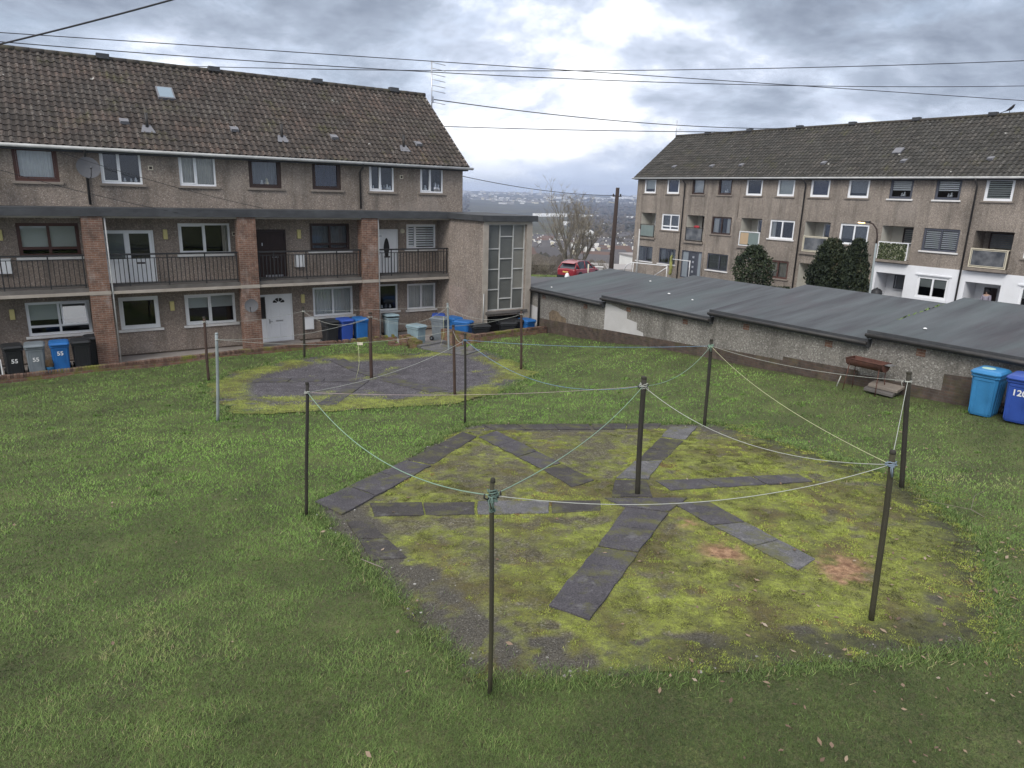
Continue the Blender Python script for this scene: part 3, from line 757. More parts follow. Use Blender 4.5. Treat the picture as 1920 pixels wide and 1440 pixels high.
blades('moss', mx, my, zg(mx, my) + .012 + .012 * ma, .005 + .016 * ma * q2 * RNG.uniform(.6, 1.4, n), np.interp(rr_, [6, 18], [.007, .016]) * RNG.uniform(.7, 1.5, n), RNG.uniform(.4, 1.4, n), tint, M['moss'], 'yellow green moss on the near drying green')
mx = RNG.uniform(-10, 1.5, 150000); my = RNG.uniform(16.5, 28, 150000)
keep = hex2_keep(mx, my); mx, my = mx[keep], my[keep]; ma = moss2(mx, my)
keep = RNG.uniform(0, 1, len(mx)) < ma * .9 - .1; mx, my, ma = mx[keep], my[keep], ma[keep]; n = len(mx)
blades('moss', mx, my, zg(mx, my) + .02, .012 + .018 * ma * RNG.uniform(.5, 1.4, n), .026 * RNG.uniform(.7, 1.4, n), RNG.uniform(.4, 1.3, n),
       np.clip(.58 + (fbm(mx * 1.5, my * 1.5, 99, 3) - .5) * .9 + RNG.normal(0, .1, n), 0, .9), M['moss'], 'yellow green moss round the far drying green')
# stray grass in the right half and along the bottom edge of the near green
NS = 60000
sx_ = RNG.uniform(-1, 8, NS); sy_ = RNG.uniform(5.3, 14, NS)
pr = np.clip((sx_ - 5.2) / 2.2, 0, 1) * .9 + np.clip((6.5 - sy_) / .8, 0, 1) * .5 + .02
keep = hex_keep(sx_, sy_) & (RNG.uniform(0, 1, NS) < pr * np.clip((fbm(sx_ * 1.7, sy_ * 1.7, 101, 3) - .38) * 5, 0, 1))
sx_, sy_ = sx_[keep], sy_[keep]; n = len(sx_)
blades('grass', sx_, sy_, zg(sx_, sy_) + .014, RNG.uniform(.02, .06, n), .007 * RNG.uniform(.8, 1.5, n), RNG.uniform(.4, 1.5, n), np.clip(RNG.normal(.42, .18, n) + (RNG.uniform(0, 1, n) < .15) * .4, 0, 1), M['grass'], 'grass creeping over the near drying green')

# longer tufts hanging over the paving edges
def edge_tufts(P, n, wid, label, skip=None):
    seg = [(P[i], P[(i + 1) % len(P)]) for i in range(len(P))]; Ls_ = np.array([math.hypot(b[0] - a[0], b[1] - a[1]) for a, b in seg])
    k = RNG.choice(len(seg), n, p=Ls_ / Ls_.sum()); f = RNG.uniform(0, 1, n); A = np.array([s_[0] for s_ in seg])[k]; B = np.array([s_[1] for s_ in seg])[k]
    x = A[:, 0] + (B[:, 0] - A[:, 0]) * f + RNG.normal(0, wid, n); y = A[:, 1] + (B[:, 1] - A[:, 1]) * f + RNG.normal(0, wid, n)
    m_ = fbm(x * 2.3, y * 2.3, 111, 3) > .38; x, y = x[m_], y[m_]; n = len(x); d = np.hypot(x, y)
    blades('grass', x, y, zg(x, y) + .004, RNG.uniform(.02, .075, n), np.interp(d, [4, 25], [.005, .02]), RNG.uniform(.5, 1.6, n), np.clip(RNG.normal(.42, .16, n) + (RNG.uniform(0, 1, n) < .12) * .4, 0, 1), M['grass'], label)
edge_tufts(HEX, 46000, .11, 'grass tufts along the edge of the near drying green')
edge_tufts(HEX2, 26000, .2, 'grass tufts along the edge of the far drying green')

# loose chips of concrete and grit on the worn edge of the near green
rr = random.Random(15); mb = MB(); tn_ = []
while len(tn_) < 5 * 2600:
    x = rr.uniform(-3.6, 7.2); y = rr.uniform(5.6, 16.8); P_ = (np.array([x]), np.array([y]))
    if not in_poly(*P_, HEX)[0] or edge_dist(*P_, HEX)[0] > .8 * rr.random() ** .5 + .08 or (x > 5 and rr.random() < .8): continue
    s_ = .006 + .022 * rr.random() ** 3; a = rr.uniform(0, 6.28); z = zg1(x, y) + .016; b = len(mb.v)
    for k in range(4): mb.v.append((x + s_ * rr.uniform(.6, 1.2) * math.cos(a + k * 1.57), y + s_ * rr.uniform(.6, 1.2) * math.sin(a + k * 1.57), z))
    mb.v.append((x, y, z + s_ * rr.uniform(.4, .8)))
    for k in range(4): mb.f.append((b + k, b + (k + 1) % 4, b + 4)); mb.mi.append(0); mb.sm.append(False)
    tn_ += [rr.random() ** 1.6] * 5
M['grit'] = m_blade('grit', [(0, (.03, .028, .024)), (.4, (.09, .085, .075)), (.8, (.2, .19, .175)), (1, (.38, .37, .35))])
go = mb.build('gravel', M['grit'], auto_uv=False); at = go.data.attributes.new('tint', 'FLOAT', 'POINT'); at.data.foreach_set('value', tn_); tag(go, 'grit and concrete chips along the worn paving edge', kind='stuff')
# coarse tufts and rosettes standing a little above the sward, and ragged grass round the pole feet
NT_ = 260; cx_ = RNG.uniform(-11, 11, NT_); cy_ = RNG.uniform(3.6, 22, NT_); cu_, cv_ = uv(cx_, cy_)
k_ = ~in_poly(cx_, cy_, HEX) & ~in_poly(cx_, cy_, HEX2) & (cu_ < 17.8) & (cv_ < 26.5); cx_, cy_ = cx_[k_], cy_[k_]
pf = np.array([(-3.18, 10.16), (-1.11, 16.31), (-.12, 5.67), (4.18, 7.07), (7.02, 11.72), (4.67, 16.16), (-9.6, 21.48), (-7.17, 16.35), (-7.71, 25.38), (-1.65, 19.72), (.3, 23.84)])
cx_ = np.concatenate([cx_, np.repeat(pf[:, 0], 3)]); cy_ = np.concatenate([cy_, np.repeat(pf[:, 1], 3)])
m_ = len(cx_); rep = 46; sp_ = np.repeat(RNG.uniform(.03, .11, m_), rep); hh_ = np.repeat(RNG.uniform(.025, .06, m_), rep); tt_ = np.repeat(RNG.uniform(.12, .55, m_), rep)
tx_ = np.repeat(cx_, rep) + RNG.normal(0, 1, m_ * rep) * sp_; ty_ = np.repeat(cy_, rep) + RNG.normal(0, 1, m_ * rep) * sp_
blades('grass', tx_, ty_, zg(tx_, ty_), hh_ * RNG.uniform(.6, 1.2, m_ * rep), np.interp(np.hypot(tx_, ty_), [4, 22], [.006, .02]), RNG.uniform(.4, 1.4, m_ * rep), np.clip(tt_ + RNG.normal(0, .1, m_ * rep), 0, 1), M['grass'], 'coarser grass tufts in the lawn', np.clip((ty_ - 8) / 9, 0, 1) * .7)
# fallen leaves and specks
M['leaf'] = m_blade('dead_leaf', [(0, (.10, .065, .045)), (.5, (.19, .13, .09)), (.8, (.24, .175, .12)), (1, (.32, .26, .2))])
mb = MB(); rr = random.Random(5); tints = []
for k in range(760):
    if k < 560: x = 1 + 8 * rr.random() ** .6; y = rr.uniform(3.6, 9) if rr.random() < .8 else rr.uniform(3.6, 16)
    else: x = rr.uniform(-8, 10); y = rr.uniform(3.6, 20)
    if x < 1.2 and k < 560: continue
    u_, v_ = uv(x, y)
    if u_ > 17.9: continue
    s_ = rr.uniform(.010, .034); a = rr.uniform(0, 6.28); z = zg1(x, y) + rr.uniform(.035, .06); ti = rr.uniform(-.4, .4)
    if not in_poly(np.array([x]), np.array([y]), HEX)[0]: z += .012
    pts = []
    for j in range(6):
        t_ = a + j * math.pi / 3; l = s_ * (1.3 if j % 3 == 0 else .62)
        pts.append((x + l * math.cos(t_), y + l * math.sin(t_), z + l * math.sin(t_) * ti + rr.uniform(-.006, .008)))
    mb.quad(pts); tints += [rr.random() ** 1.1] * 6
lo = mb.build('leaves', M['leaf'], auto_uv=False)
at = lo.data.attributes.new('tint', 'FLOAT', 'POINT'); at.data.foreach_set('value', tints)
tag(lo, 'dead brown leaves scattered on the lawn', kind='stuff')

# ================================================================== facade helpers
class Face:
    """places boxes on a facade: a along it, d outwards, z up"""
    def __init__(s, axis, at): s.axis, s.at = axis, at
    def p(s, a, d, z): return (a, s.at - d, z) if s.axis == 'v' else (s.at - d, a, z)
    def box(s, mb, a0, a1, d0, d1, z0, z1):
        if s.axis == 'v': mb.box(a0, a1, s.at - d1, s.at - d0, z0, z1)
        else: mb.box(s.at - d1, s.at - d0, a0, a1, z0, z1)
    def quad(s, mb, a0, a1, z0, z1, d):
        P = [s.p(a0, d, z0), s.p(a1, d, z0), s.p(a1, d, z1), s.p(a0, d, z1)]
        mb.quad(P if s.axis == 'v' else P[::-1])
    def wall(s, mb, a0, a1, z0, z1, holes, depth=.16):
        A = sorted({a0, a1, *[h[0] for h in holes], *[h[1] for h in holes]}); Zs = sorted({z0, z1, *[h[2] for h in holes], *[h[3] for h in holes]})
        A = [a for a in A if a0 <= a <= a1]; Zs = [z for z in Zs if z0 <= z <= z1]
        for i in range(len(A) - 1):
            for j in range(len(Zs) - 1):
                ca, cz = (A[i] + A[i + 1]) / 2, (Zs[j] + Zs[j + 1]) / 2
                if any(h[0] < ca < h[1] and h[2] < cz < h[3] for h in holes): continue
                s.quad(mb, A[i], A[i + 1], Zs[j], Zs[j + 1], 0)
        for h in holes:
            b0, b1, y0, y1 = h[:4]; dp = h[4] if len(h) > 4 else depth
            for P in ([(b0, 0, y0), (b0, -dp, y0), (b0, -dp, y1), (b0, 0, y1)], [(b1, -dp, y0), (b1, 0, y0), (b1, 0, y1), (b1, -dp, y1)],
                      [(b0, -dp, y0), (b0, 0, y0), (b1, 0, y0), (b1, -dp, y0)], [(b0, 0, y1), (b0, -dp, y1), (b1, -dp, y1), (b1, 0, y1)]):
                Q = [s.p(*p) for p in P]; mb.quad(Q if s.axis == 'v' else Q[::-1])

def frame_bars(F, mb, a0, a1, z0, z1, d0, d1, w, wb=None):
    wb = wb or w
    F.box(mb, a0, a0 + w, d0, d1, z0, z1); F.box(mb, a1 - w, a1, d0, d1, z0, z1)
    F.box(mb, a0 + w, a1 - w, d0, d1, z1 - w, z1); F.box(mb, a0 + w, a1 - w, d0, d1, z0, z0 + wb)

def window(root, F, a0, a1, z0, z1, fm='upvc', cols=(.5,), transom=None, sash=True, fw_=.075, sill=None, sill_h=.09, back=None, blind=None, label=None, glass='glass', dd=.0, sill_ext=.1):
    """frame (the window itself) > pane, sill, curtain or blind"""
    d0, d1 = -.12 + dd, -.045 + dd
    mb = MB(); frame_bars(F, mb, a0, a1, z0, z1, d0, d1, fw_)
    xs = [a0 + fw_] + [a0 + (a1 - a0) * c for c in cols] + [a1 - fw_]
    mw = fw_ * .8
    for c in xs[1:-1]: F.box(mb, c - mw / 2, c + mw / 2, d0, d1 - .002, z0 + fw_, z1 - fw_)
    zt = None
    if transom:
        zt = z0 + (z1 - z0) * transom
        for i in range(len(xs) - 1): F.box(mb, xs[i] + (mw / 2 if i else 0), xs[i + 1] - (mw / 2 if i < len(xs) - 2 else 0), d0, d1 - .004, zt - mw / 2, zt + mw / 2)
    if sash:
        for i in range(len(xs) - 1):
            l = xs[i] + (mw / 2 if i else 0); r = xs[i + 1] - (mw / 2 if i < len(xs) - 2 else 0)
            if r - l > .3 and i % 2 == (0 if sash is True else sash): frame_bars(F, mb, l + .004, r - .004, (zt + mw / 2 if zt else z0 + fw_) + .004, z1 - fw_ - .004, d0 + .02, d1 + .016, .04)
    wn = mb.build('window', M[fm], root)
    if label: wn['label'] = label
    mb = MB(); F.quad(mb, a0 + fw_ * .5, a1 - fw_ * .5, z0 + fw_ * .5, z1 - fw_ * .5, d0 + .03); mb.build('pane', M[glass], wn)
    if sill:
        mb = MB(); F.box(mb, a0 - sill_ext, a1 + sill_ext, -.10, .075, z0 - sill_h, z0 - .002); mb.build('sill', M[sill], wn, bevel=.008)
    if blind:
        kind, mat, amt = blind; mb = MB(); dz = d0 - .06
        dz = d0 + .012 if kind == 'stripes' else dz
        if kind == 'roller': F.quad(mb, a0 + .05, a1 - .05, z1 - (z1 - z0) * amt, z1 - .03, dz); mb.build('blind', M[mat], wn)
        elif kind == 'stripes':
            k = int((z1 - z0) * amt / .105)
            for i in range(k):
                F.quad(mb, a0 + .06, a1 - .06, z1 - .06 - i * .105 - .066, z1 - .06 - i * .105, dz)
            mb.build('blind', M[mat], wn)
        else:
            spans = [(a0 + .04, a1 - .04)] if kind == 'curtain' else [(a0 + .04, a0 + (a1 - a0) * amt), (a1 - (a1 - a0) * amt, a1 - .04)]
            if kind == 'curtain_left': spans = [(a0 + .04, a0 + (a1 - a0) * amt)]
            if kind == 'curtain_right': spans = [(a1 - (a1 - a0) * amt, a1 - .04)]
            for l, r in spans:
                k = max(6, int((r - l) / .03)); prev = None
                for i in range(k + 1):
                    a = l + (r - l) * i / k; dpt = dz - .02 + .018 * math.sin(i * 1.9) + .008 * math.sin(i * .7)
                    if prev: mb.quad([F.p(prev[0], prev[1], z0 + .03), F.p(a, dpt, z0 + .03), F.p(a, dpt, z1 - .05), F.p(prev[0], prev[1], z1 - .05)])
                    prev = (a, dpt)
            mb.build('curtain', M[mat], wn)
    return wn

def ornaments(wn, F, spots, z):
    for a, hgt, mat in spots:
        mb = MB(); mb.lathe([(.0, 0), (hgt * .28, 0.0), (hgt * .33, hgt * .3), (hgt * .16, hgt * .6), (hgt * .22, hgt * .8), (0, hgt)], F.p(a, -.17, z + .03), 8)
        mb.build('ornament', M[mat], wn)

def tile_roof(name, root, mat, a0, a1, eave, ridge, F_axis, gauge=.31, tw=.235, seed=1):
    """every tile its own curved sheet; eave and ridge are (out coordinate, z)"""
    rr = random.Random(seed); (d0, z0), (d1, z1) = eave, ridge
    Ls = math.hypot(d1 - d0, z1 - z0); rows = int(Ls / gauge); gauge = Ls / rows
    sd_, sz_ = (d1 - d0) / Ls, (z1 - z0) / Ls; nd, nz = -sz_, sd_
    if nz < 0: nd, nz = -nd, -nz
    n = int((a1 - a0) / tw); tw = (a1 - a0) / n
    prof = [(0, .012), (.12, .040), (.25, .05), (.38, .040), (.5, .012), (.62, .002), (.76, .0), (.9, .004), (1.0, .012)]
    V = []; Fc = []; val = []
    for r in range(rows):
        for i in range(n):
            if rr.random() < .002: pass
            jz = rr.uniform(-.004, .006); js = rr.uniform(-.012, .012); tilt = rr.uniform(-.003, .003)
            b = len(V)
            for s0, lift in ((r * gauge - .02 + js, .036), ((r + 1) * gauge + .015, .006)):
                for t_, hh in prof:
                    a = a0 + (i + t_) * tw; hgt = hh + lift + jz + tilt * (t_ - .5) * 4
                    d = d0 + sd_ * s0 + nd * hgt; z = z0 + sz_ * s0 + nz * hgt
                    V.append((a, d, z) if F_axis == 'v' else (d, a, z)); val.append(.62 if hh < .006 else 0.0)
            m_ = len(prof)
            for k in range(m_ - 1):
                f = (b + k, b + k + 1, b + m_ + k + 1, b + m_ + k); Fc.append(f if F_axis == 'v' else f[::-1])
            # butt edge
            b2 = len(V)
            for t_, hh in prof:
                a = a0 + (i + t_) * tw; hgt = hh + .036 + jz - .03; s0 = r * gauge - .02 + js
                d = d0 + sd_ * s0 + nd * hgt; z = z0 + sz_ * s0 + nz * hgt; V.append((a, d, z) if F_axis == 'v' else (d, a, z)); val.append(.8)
            for k in range(m_ - 1):
                f = (b2 + k, b2 + k + 1, b + k + 1, b + k); Fc.append(f if F_axis == 'v' else f[::-1])
    o0 = ORG[root.name]; me = bpy.data.meshes.new(name)
    me.from_pydata([(x - o0[0], y - o0[1], z - o0[2]) for x, y, z in V], [], Fc); me.materials.append(M[mat])
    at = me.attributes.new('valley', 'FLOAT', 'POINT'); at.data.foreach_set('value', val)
    o = bpy.data.objects.new(name, me); COL.objects.link(o); o.parent = root; ORG[o.name] = o0
    def on(a, s, h=0.0):     # a point on the slope: a along, s up from the eave, h off the surface
        d = d0 + sd_ * s + nd * h; z = z0 + sz_ * s + nz * h
        return (a, d, z) if F_axis == 'v' else (d, a, z)
    return o, on, Ls

def roof_bits(root, roof, on, Ls, a0, a1, vents, pipes, ridge_caps, sky_at=None, tile_mat='tile_left', white=(), axis='v'):
    mb = MB(); k = int((a1 - a0) / .45)
    for i in range(k):
        A, B = a0 + (a1 - a0) * i / k, a0 + (a1 - a0) * (i + 1) / k + .02
        for side in range(5):
            pass
        pts = []
        mb.tube([on(A, Ls - .02, .03), on(B, Ls - .02, .035)], .11, 8, True)
    rd = mb.build('ridge_tiles', M[tile_mat + '_ridge'], roof)
    for a in ridge_caps:
        mb = MB(); p = on(a, Ls, .1)
        if axis == 'v': mb.box(a - .22, a + .22, p[1] - .14, p[1] + .14, p[2] - .06, p[2] + .12)
        else: mb.box(p[0] - .14, p[0] + .14, a - .22, a + .22, p[2] - .06, p[2] + .12)
        mb.build('ridge_vent', M['felt'], roof)
    for a, s in vents:
        mb = MB(); P = [on(a - .16, s - .17, .05), on(a + .16, s - .17, .05), on(a + .16, s + .2, .05), on(a - .16, s + .2, .05), on(a - .13, s - .15, .17), on(a + .13, s - .15, .17), on(a + .15, s + .18, .07), on(a - .15, s + .18, .07)]
        mb.hexa(P); mb.build('tile_vent', M['lead'], roof)
    for a, s in pipes:
        mb = MB(); mb.hexa([on(a - .24, s - .28, .05), on(a + .24, s - .28, .05), on(a + .15, s + .12, .05), on(a - .15, s + .12, .05), on(a - .24, s - .28, .07), on(a + .24, s - .28, .07), on(a + .13, s + .12, .1), on(a - .13, s + .12, .1)])
        fl = mb.build('lead_flashing', M['lead'], roof)
        mb = MB(); p = on(a, s, .03); mb.tube([p, (p[0], p[1], p[2] + .55)], .055, 10); mb.build('soil_pipe', M['pipe'], roof)
for k_ in ('tile_left', 'tile_right'): M[k_ + '_ridge'] = m_plain(k_ + '_ridge', (.055, .048, .042), .9, .3, 3, (.09, .085, .035), .4)
# ================================================================== left block of maisonettes
LV = 29.4
lb = thing('apartment_block', 'three storey pebbledashed block with brick piers and an iron railed access balcony', 'building', (8.0, LV, 0))
F = Face('v', LV); FD = Face('v', LV)
UA, UB = -9.0, 16.95
PIERS = [(-3.46, -2.82), (1.50, 2.13), (6.52, 7.19), (11.45, 12.15)]
top_w = [(-5.2, -3.9), (-2.7, -1.4), (-.15, 1.11), (2.36, 3.65), (4.89, 6.17), (7.38, 8.63), (9.88, 11.1), (12.36, 13.51), (14.77, 15.93)]
TZ = (6.24, 7.36)
mb = MB(); F.wall(mb, UA, UB, 5.44, 7.52, [(a, b, *TZ) for a, b in top_w])
mb.quad([(UB, LV, 5.44), (UB, LV + 8.2, 5.44), (UB, LV + 8.2, 7.52), (UB, LV + 4.1, 10.7), (UB, LV, 7.52)])
mb.quad([(UA, LV + 8.2, 5.44), (UA, LV, 5.44), (UA, LV, 7.52), (UA, LV + 4.1, 10.7), (UA, LV + 8.2, 7.52)])
mb.quad([(UB, LV + 8.2, -.8), (UA, LV + 8.2, -.8), (UA, LV + 8.2, 7.52), (UB, LV + 8.2, 7.52)])
mb.build('upper_wall', M['harl_up'], lb)
dk_h = [(-5.2, -3.4, 2.68, 4.63), (-.34, 1.47, 3.72, 4.87), (2.16, 3.82, 2.66, 4.62), (4.67, 6.52, 3.72, 4.87), (7.42, 8.68, 2.64, 4.64), (9.68, 11.4, 3.76, 4.88), (12.62, 13.67, 2.64, 4.64), (14.07, 15.55, 3.76, 4.85)]
gd_h = [(-5.2, -3.4, .98, 2.2), (-.41, 1.51, .99, 2.17), (2.43, 3.76, .99, 2.2), (4.67, 6.53, .99, 2.18), (7.40, 8.82, .04, 2.03), (9.69, 11.47, .97, 2.22), (12.4, 13.62, 1.02, 2.22), (14.08, 15.55, .99, 2.18)]
mb = MB(); F.wall(mb, UA, 15.6, -.3, 5.44, dk_h + gd_h)
mb.quad([(15.6, LV, -.8), (UB, LV, -.8), (UB, LV, 5.44), (15.6, LV, 5.44)])
mb.quad([(UB, LV, -.8), (UB, LV + 8.2, -.8), (UB, LV + 8.2, 5.44), (UB, LV, 5.44)])
mb.quad([(UA, LV + 8.2, -.8), (UA, LV, -.8), (UA, LV, 5.44), (UA, LV + 8.2, 5.44)])
mb.build('lower_wall', M['harl_low'], lb)
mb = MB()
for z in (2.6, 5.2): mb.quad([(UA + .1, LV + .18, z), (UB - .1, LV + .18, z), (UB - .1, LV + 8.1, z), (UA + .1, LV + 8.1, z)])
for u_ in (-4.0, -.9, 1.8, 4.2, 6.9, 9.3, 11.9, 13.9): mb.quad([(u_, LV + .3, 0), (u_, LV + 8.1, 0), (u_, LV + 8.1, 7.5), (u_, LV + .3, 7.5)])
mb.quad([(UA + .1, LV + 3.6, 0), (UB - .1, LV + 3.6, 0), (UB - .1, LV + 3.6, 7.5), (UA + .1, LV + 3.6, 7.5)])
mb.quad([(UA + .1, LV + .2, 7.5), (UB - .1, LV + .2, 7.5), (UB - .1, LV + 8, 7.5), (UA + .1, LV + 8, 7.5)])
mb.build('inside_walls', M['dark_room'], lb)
# roof
EV = (LV - .38, 7.42); RI = (LV + 4.1, 10.86)
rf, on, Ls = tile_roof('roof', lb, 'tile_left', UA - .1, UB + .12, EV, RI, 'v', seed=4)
mb = MB(); mb.quad([(UA - .1, LV + 8.6, 7.40), (UB + .1, LV + 8.6, 7.40), (UB + .1, LV + 4.1, 10.86), (UA - .1, LV + 4.1, 10.86)])
mb.quad([(UA - .08, EV[0] + .03, EV[1] - .02), (UB + .1, EV[0] + .03, EV[1] - .02), (UB + .1, RI[0], RI[1] - .03), (UA - .08, RI[0], RI[1] - .03)])
mb.build('roof_underlay', M['felt'], rf)
rr = random.Random(12)
_wh = [(rr.uniform(-1.5, 17), rr.uniform(.6, 5), rr.choice((.03, .04, .05, .09))) for _ in range(46)] + [(rr.uniform(-1.2, 4), rr.uniform(2, 4.9), .1) for _ in range(9)]
roof_bits(lb, rf, on, Ls, UA - .1, UB + .12, [(3.35, 1.55), (7.15, 1.55), (11.15, 1.5), (15.05, 1.45)], [(4.05, 1.25), (8.9, 1.2), (14.2, 1.1)], [3.2, 7.25, 11.65, 15.4, -1.5], None, 'tile_left')
mb = MB(); s0, s1, a0, a1 = 3.2, 3.95, 4.75, 5.35
mb.hexa([on(a0, s0, .04), on(a1, s0, .04), on(a1, s1, .04), on(a0, s1, .04), on(a0, s0, .13), on(a1, s0, .13), on(a1, s1, .13), on(a0, s1, .13)])
sk = mb.build('skylight', M['lead'], rf)
mb = MB(); mb.quad([on(a0 + .05, s0 + .05, .136), on(a1 - .05, s0 + .05, .136), on(a1 - .05, s1 - .05, .136), on(a0 + .05, s1 - .05, .136)]); 
t = NT('skylight_glass'); t.set(t.b, Specular_IOR_Level=.35); M['sky_glass'] = t.fin((.20, .26, .31), .45); mb.build('skylight_pane', M['sky_glass'], rf)
# verge, fascia, gutter
mb = MB(); mb.hexa([on(UB + .06, 0, -.06), on(UB + .14, 0, -.06), on(UB + .14, Ls, -.06), on(UB + .06, Ls, -.06), on(UB + .06, 0, .02), on(UB + .14, 0, .02), on(UB + .14, Ls, .02), on(UB + .06, Ls, .02)])
mb.build('verge', M['cement'], rf)
mb = MB(); mb.box(UA, UB + .1, LV - .32, LV - .02, 7.24, 7.40); mb.build('fascia', M['felt'], lb)
mb = MB(); mb.tube([(UA, LV - .43, 7.37), (UB + .3, LV - .43, 7.35)], .06, 8); mb.build('gutter', M['gutter'], lb)
for a in (1.92, 11.92, -8):
    mb = MB(); mb.tube([(a, LV - .43, 7.32), (a, LV - .40, 7.2), (a, LV - .07, 7.0), (a, LV - .07, 5.5)], .042, 8); mb.tube([(a, LV - .43, 7.36), (a, LV - .43, 7.26)], .05, 8); mb.build('downpipe', M['pipe'], lb)
# canopy and access deck
mb = MB(); mb.box(UA, 15.6, 28.1, LV + .02, 5.18, 5.44); mb.box(UA, 15.6, 28.06, 28.1, 5.16, 5.36); mb.build('canopy', M['felt'], lb)
mb = MB(); mb.box(UA, 15.58, 28.16, LV + .02, 5.10, 5.18); mb.build('canopy_soffit', M['cement'], lb)
mb = MB(); mb.box(UA, 15.58, 28.22, LV + .02, 2.60, 2.74); mb.build('access_deck', M['concrete'], lb)
mb = MB()
for a, b in zip([UA] + [p[1] for p in PIERS], [p[0] for p in PIERS] + [15.58]): mb.box(a, b, 28.17, 28.40, 2.50, 2.60)
mb.build('deck_edge', M['cement'], lb)
for a, b in PIERS:
    mb = MB(); mb.box(a, b, 28.12, 28.62, -.2, 5.16); pr_ = mb.build('brick_pier', M['brick'], lb)
    mb = MB(); mb.box(a - .006, b + .006, 28.105, 28.63, 2.50, 2.63); mb.build('pier_band', M['cement'], pr_)
for (a, b) in ((UA, -3.48), (-2.80, 1.48), (2.15, 6.5), (7.21, 11.43), (12.17, 15.55)):
    mb = MB(); L0 = b - a; n = int(L0 / .145)
    for i in range(n + 1):
        u_ = a + .06 + (L0 - .12) * i / n; post = i % 9 == 4 or i in (0, n)
        if post: mb.box(u_ - .02, u_ + .02, 28.23, 28.26, 2.74, 3.84)
        else: mb.box(u_ - .012, u_ + .012, 28.233, 28.257, 2.84, 3.72)
    mb.box(a + .02, b - .02, 28.235, 28.256, 2.82, 2.845); mb.box(a + .02, b - .02, 28.235, 28.256, 3.71, 3.735)
    rl = mb.build('railing', M['black_iron'], lb)
    mb = MB(); mb.box(a + .01, b - .01, 28.205, 28.285, 3.83, 3.885); mb.build('handrail', M['black_iron'], rl)
# rain pipes by the piers
for a in (2.2, 12.2):
    mb = MB(); mb.tube([(a, 28.18, 5.12), (a, 28.18, .02)], .028, 8); mb.build('rain_pipe', M['gutter'], lb)
# windows, top floor
bl = {2: ('curtain', 'curtain', 1), 3: None, 4: ('curtain', 'curtain_cream', 1), 5: ('curtain', 'grey_curtain', 1), 6: ('curtain', 'blue_curtain', 1), 7: ('curtain_left', 'curtain', .1), 8: ('roller', 'blind', .12)}
for i, (a, b) in enumerate(top_w):
    if i in (2, 5, 6): wn = window(lb, F, a, b, *TZ, fm='brown_frame' if i == 2 else 'dark_frame', cols=(), fw_=.10, sill='sill_stone', blind=bl.get(i), label='brown framed window' if i == 2 else 'dark brown framed window')
    else: wn = window(lb, F, a, b, *TZ, cols=(.46,), fw_=.065, sill='sill_stone', blind=bl.get(i))
    if i == 5: ornaments(wn, F, [(7.9, .2, 'upvc'), (8.1, .28, 'far_cream'), (8.45, .24, 'lead')], TZ[0] + .08)
    if i == 7: ornaments(wn, F, [(12.6, .16, 'upvc'), (12.95, .22, 'upvc'), (13.1, .2, 'lead'), (13.25, .24, 'upvc'), (13.38, .18, 'upvc')], TZ[0] + .05)
    if i == 8: ornaments(wn, F, [(15.1, .26, 'upvc'), (15.3, .2, 'upvc'), (15.6, .4, 'steel'), (15.75, .35, 'steel')], TZ[0] + .05)
    if i == 3: ornaments(wn, F, [(3.1, .14, 'upvc'), (3.3, .12, 'upvc'), (3.45, .16, 'upvc')], TZ[0] + .05)
# deck level
window(lb, F, *dk_h[1][:2], 3.72, 4.87, fm='brown_frame', transom=.26, fw_=.11, sash=False, sill='sill_white', blind=('roller', 'blind', .78), label='brown framed window with pale blinds')
window(lb, F, *dk_h[3][:2], 3.72, 4.87, cols=(.5,), sill='sill_white', blind=('curtain_right', 'curtain_cream', .14))
window(lb, F, *dk_h[5][:2], 3.76, 4.88, fm='dark_frame', transom=.24, fw_=.11, sash=False, sill='sill_white', blind=('curtain', 'grey_curtain', 1), label='dark brown framed window with net curtains')
window(lb, F, 14.07, 15.55, 3.76, 4.85, cols=(.32,), sill='sill_white', blind=('stripes', 'zebra', .92), label='white window with striped blind')
window(lb, F, -5.2, -3.4, 2.68, 4.63, cols=(.5,))
# ground floor
w0 = window(lb, F, *gd_h[1], transom=.27, fw_=.09, sash=False, sill='sill_white', blind=('roller', 'blind', .55), label='white window with its right sash tilted open')
mb = MB(); a0, a1 = .62, 1.42
def tilt(a, s, off=0): return F.p(a, -.03 + (.78 - s) * .28 + off, 1.36 + s * .98)
for (l, r, s0, s1) in ((a0, a0 + .05, 0, .78), (a1 - .05, a1, 0, .78), (a0 + .05, a1 - .05, 0, .06), (a0 + .05, a1 - .05, .72, .78)):
    mb.hexa([tilt(l, s0, 0), tilt(r, s0, 0), tilt(r, s0, .05), tilt(l, s0, .05), tilt(l, s1, 0), tilt(r, s1, 0), tilt(r, s1, .05), tilt(l, s1, .05)])
mb.build('open_sash', M['upvc'], w0)
mb = MB(); mb.quad([tilt(a0 + .04, .05, .03), tilt(a1 - .04, .05, .03), tilt(a1 - .04, .73, .03), tilt(a0 + .04, .73, .03)])
M['open_glass'] = m_glass('reflecting_glass', (.45, .5, .55), .22); mb.build('open_pane', M['open_glass'], w0)
window(lb, F, *gd_h[2], cols=(), fw_=.10, sill='sill_white')
window(lb, F, *gd_h[3], fw_=.09, sill='sill_white', blind=('roller', 'blind', .46))
window(lb, F, *gd_h[5], fw_=.09, sash=False, sill='sill_white', blind=('curtain', 'curtain', 1))
wn = window(lb, F, *gd_h[6], cols=(.28,), fw_=.08, sill='sill_white'); ornaments(wn, F, [(12.9, .15, 'upvc'), (13.1, .2, 'lead'), (13.3, .16, 'upvc')], 1.1)
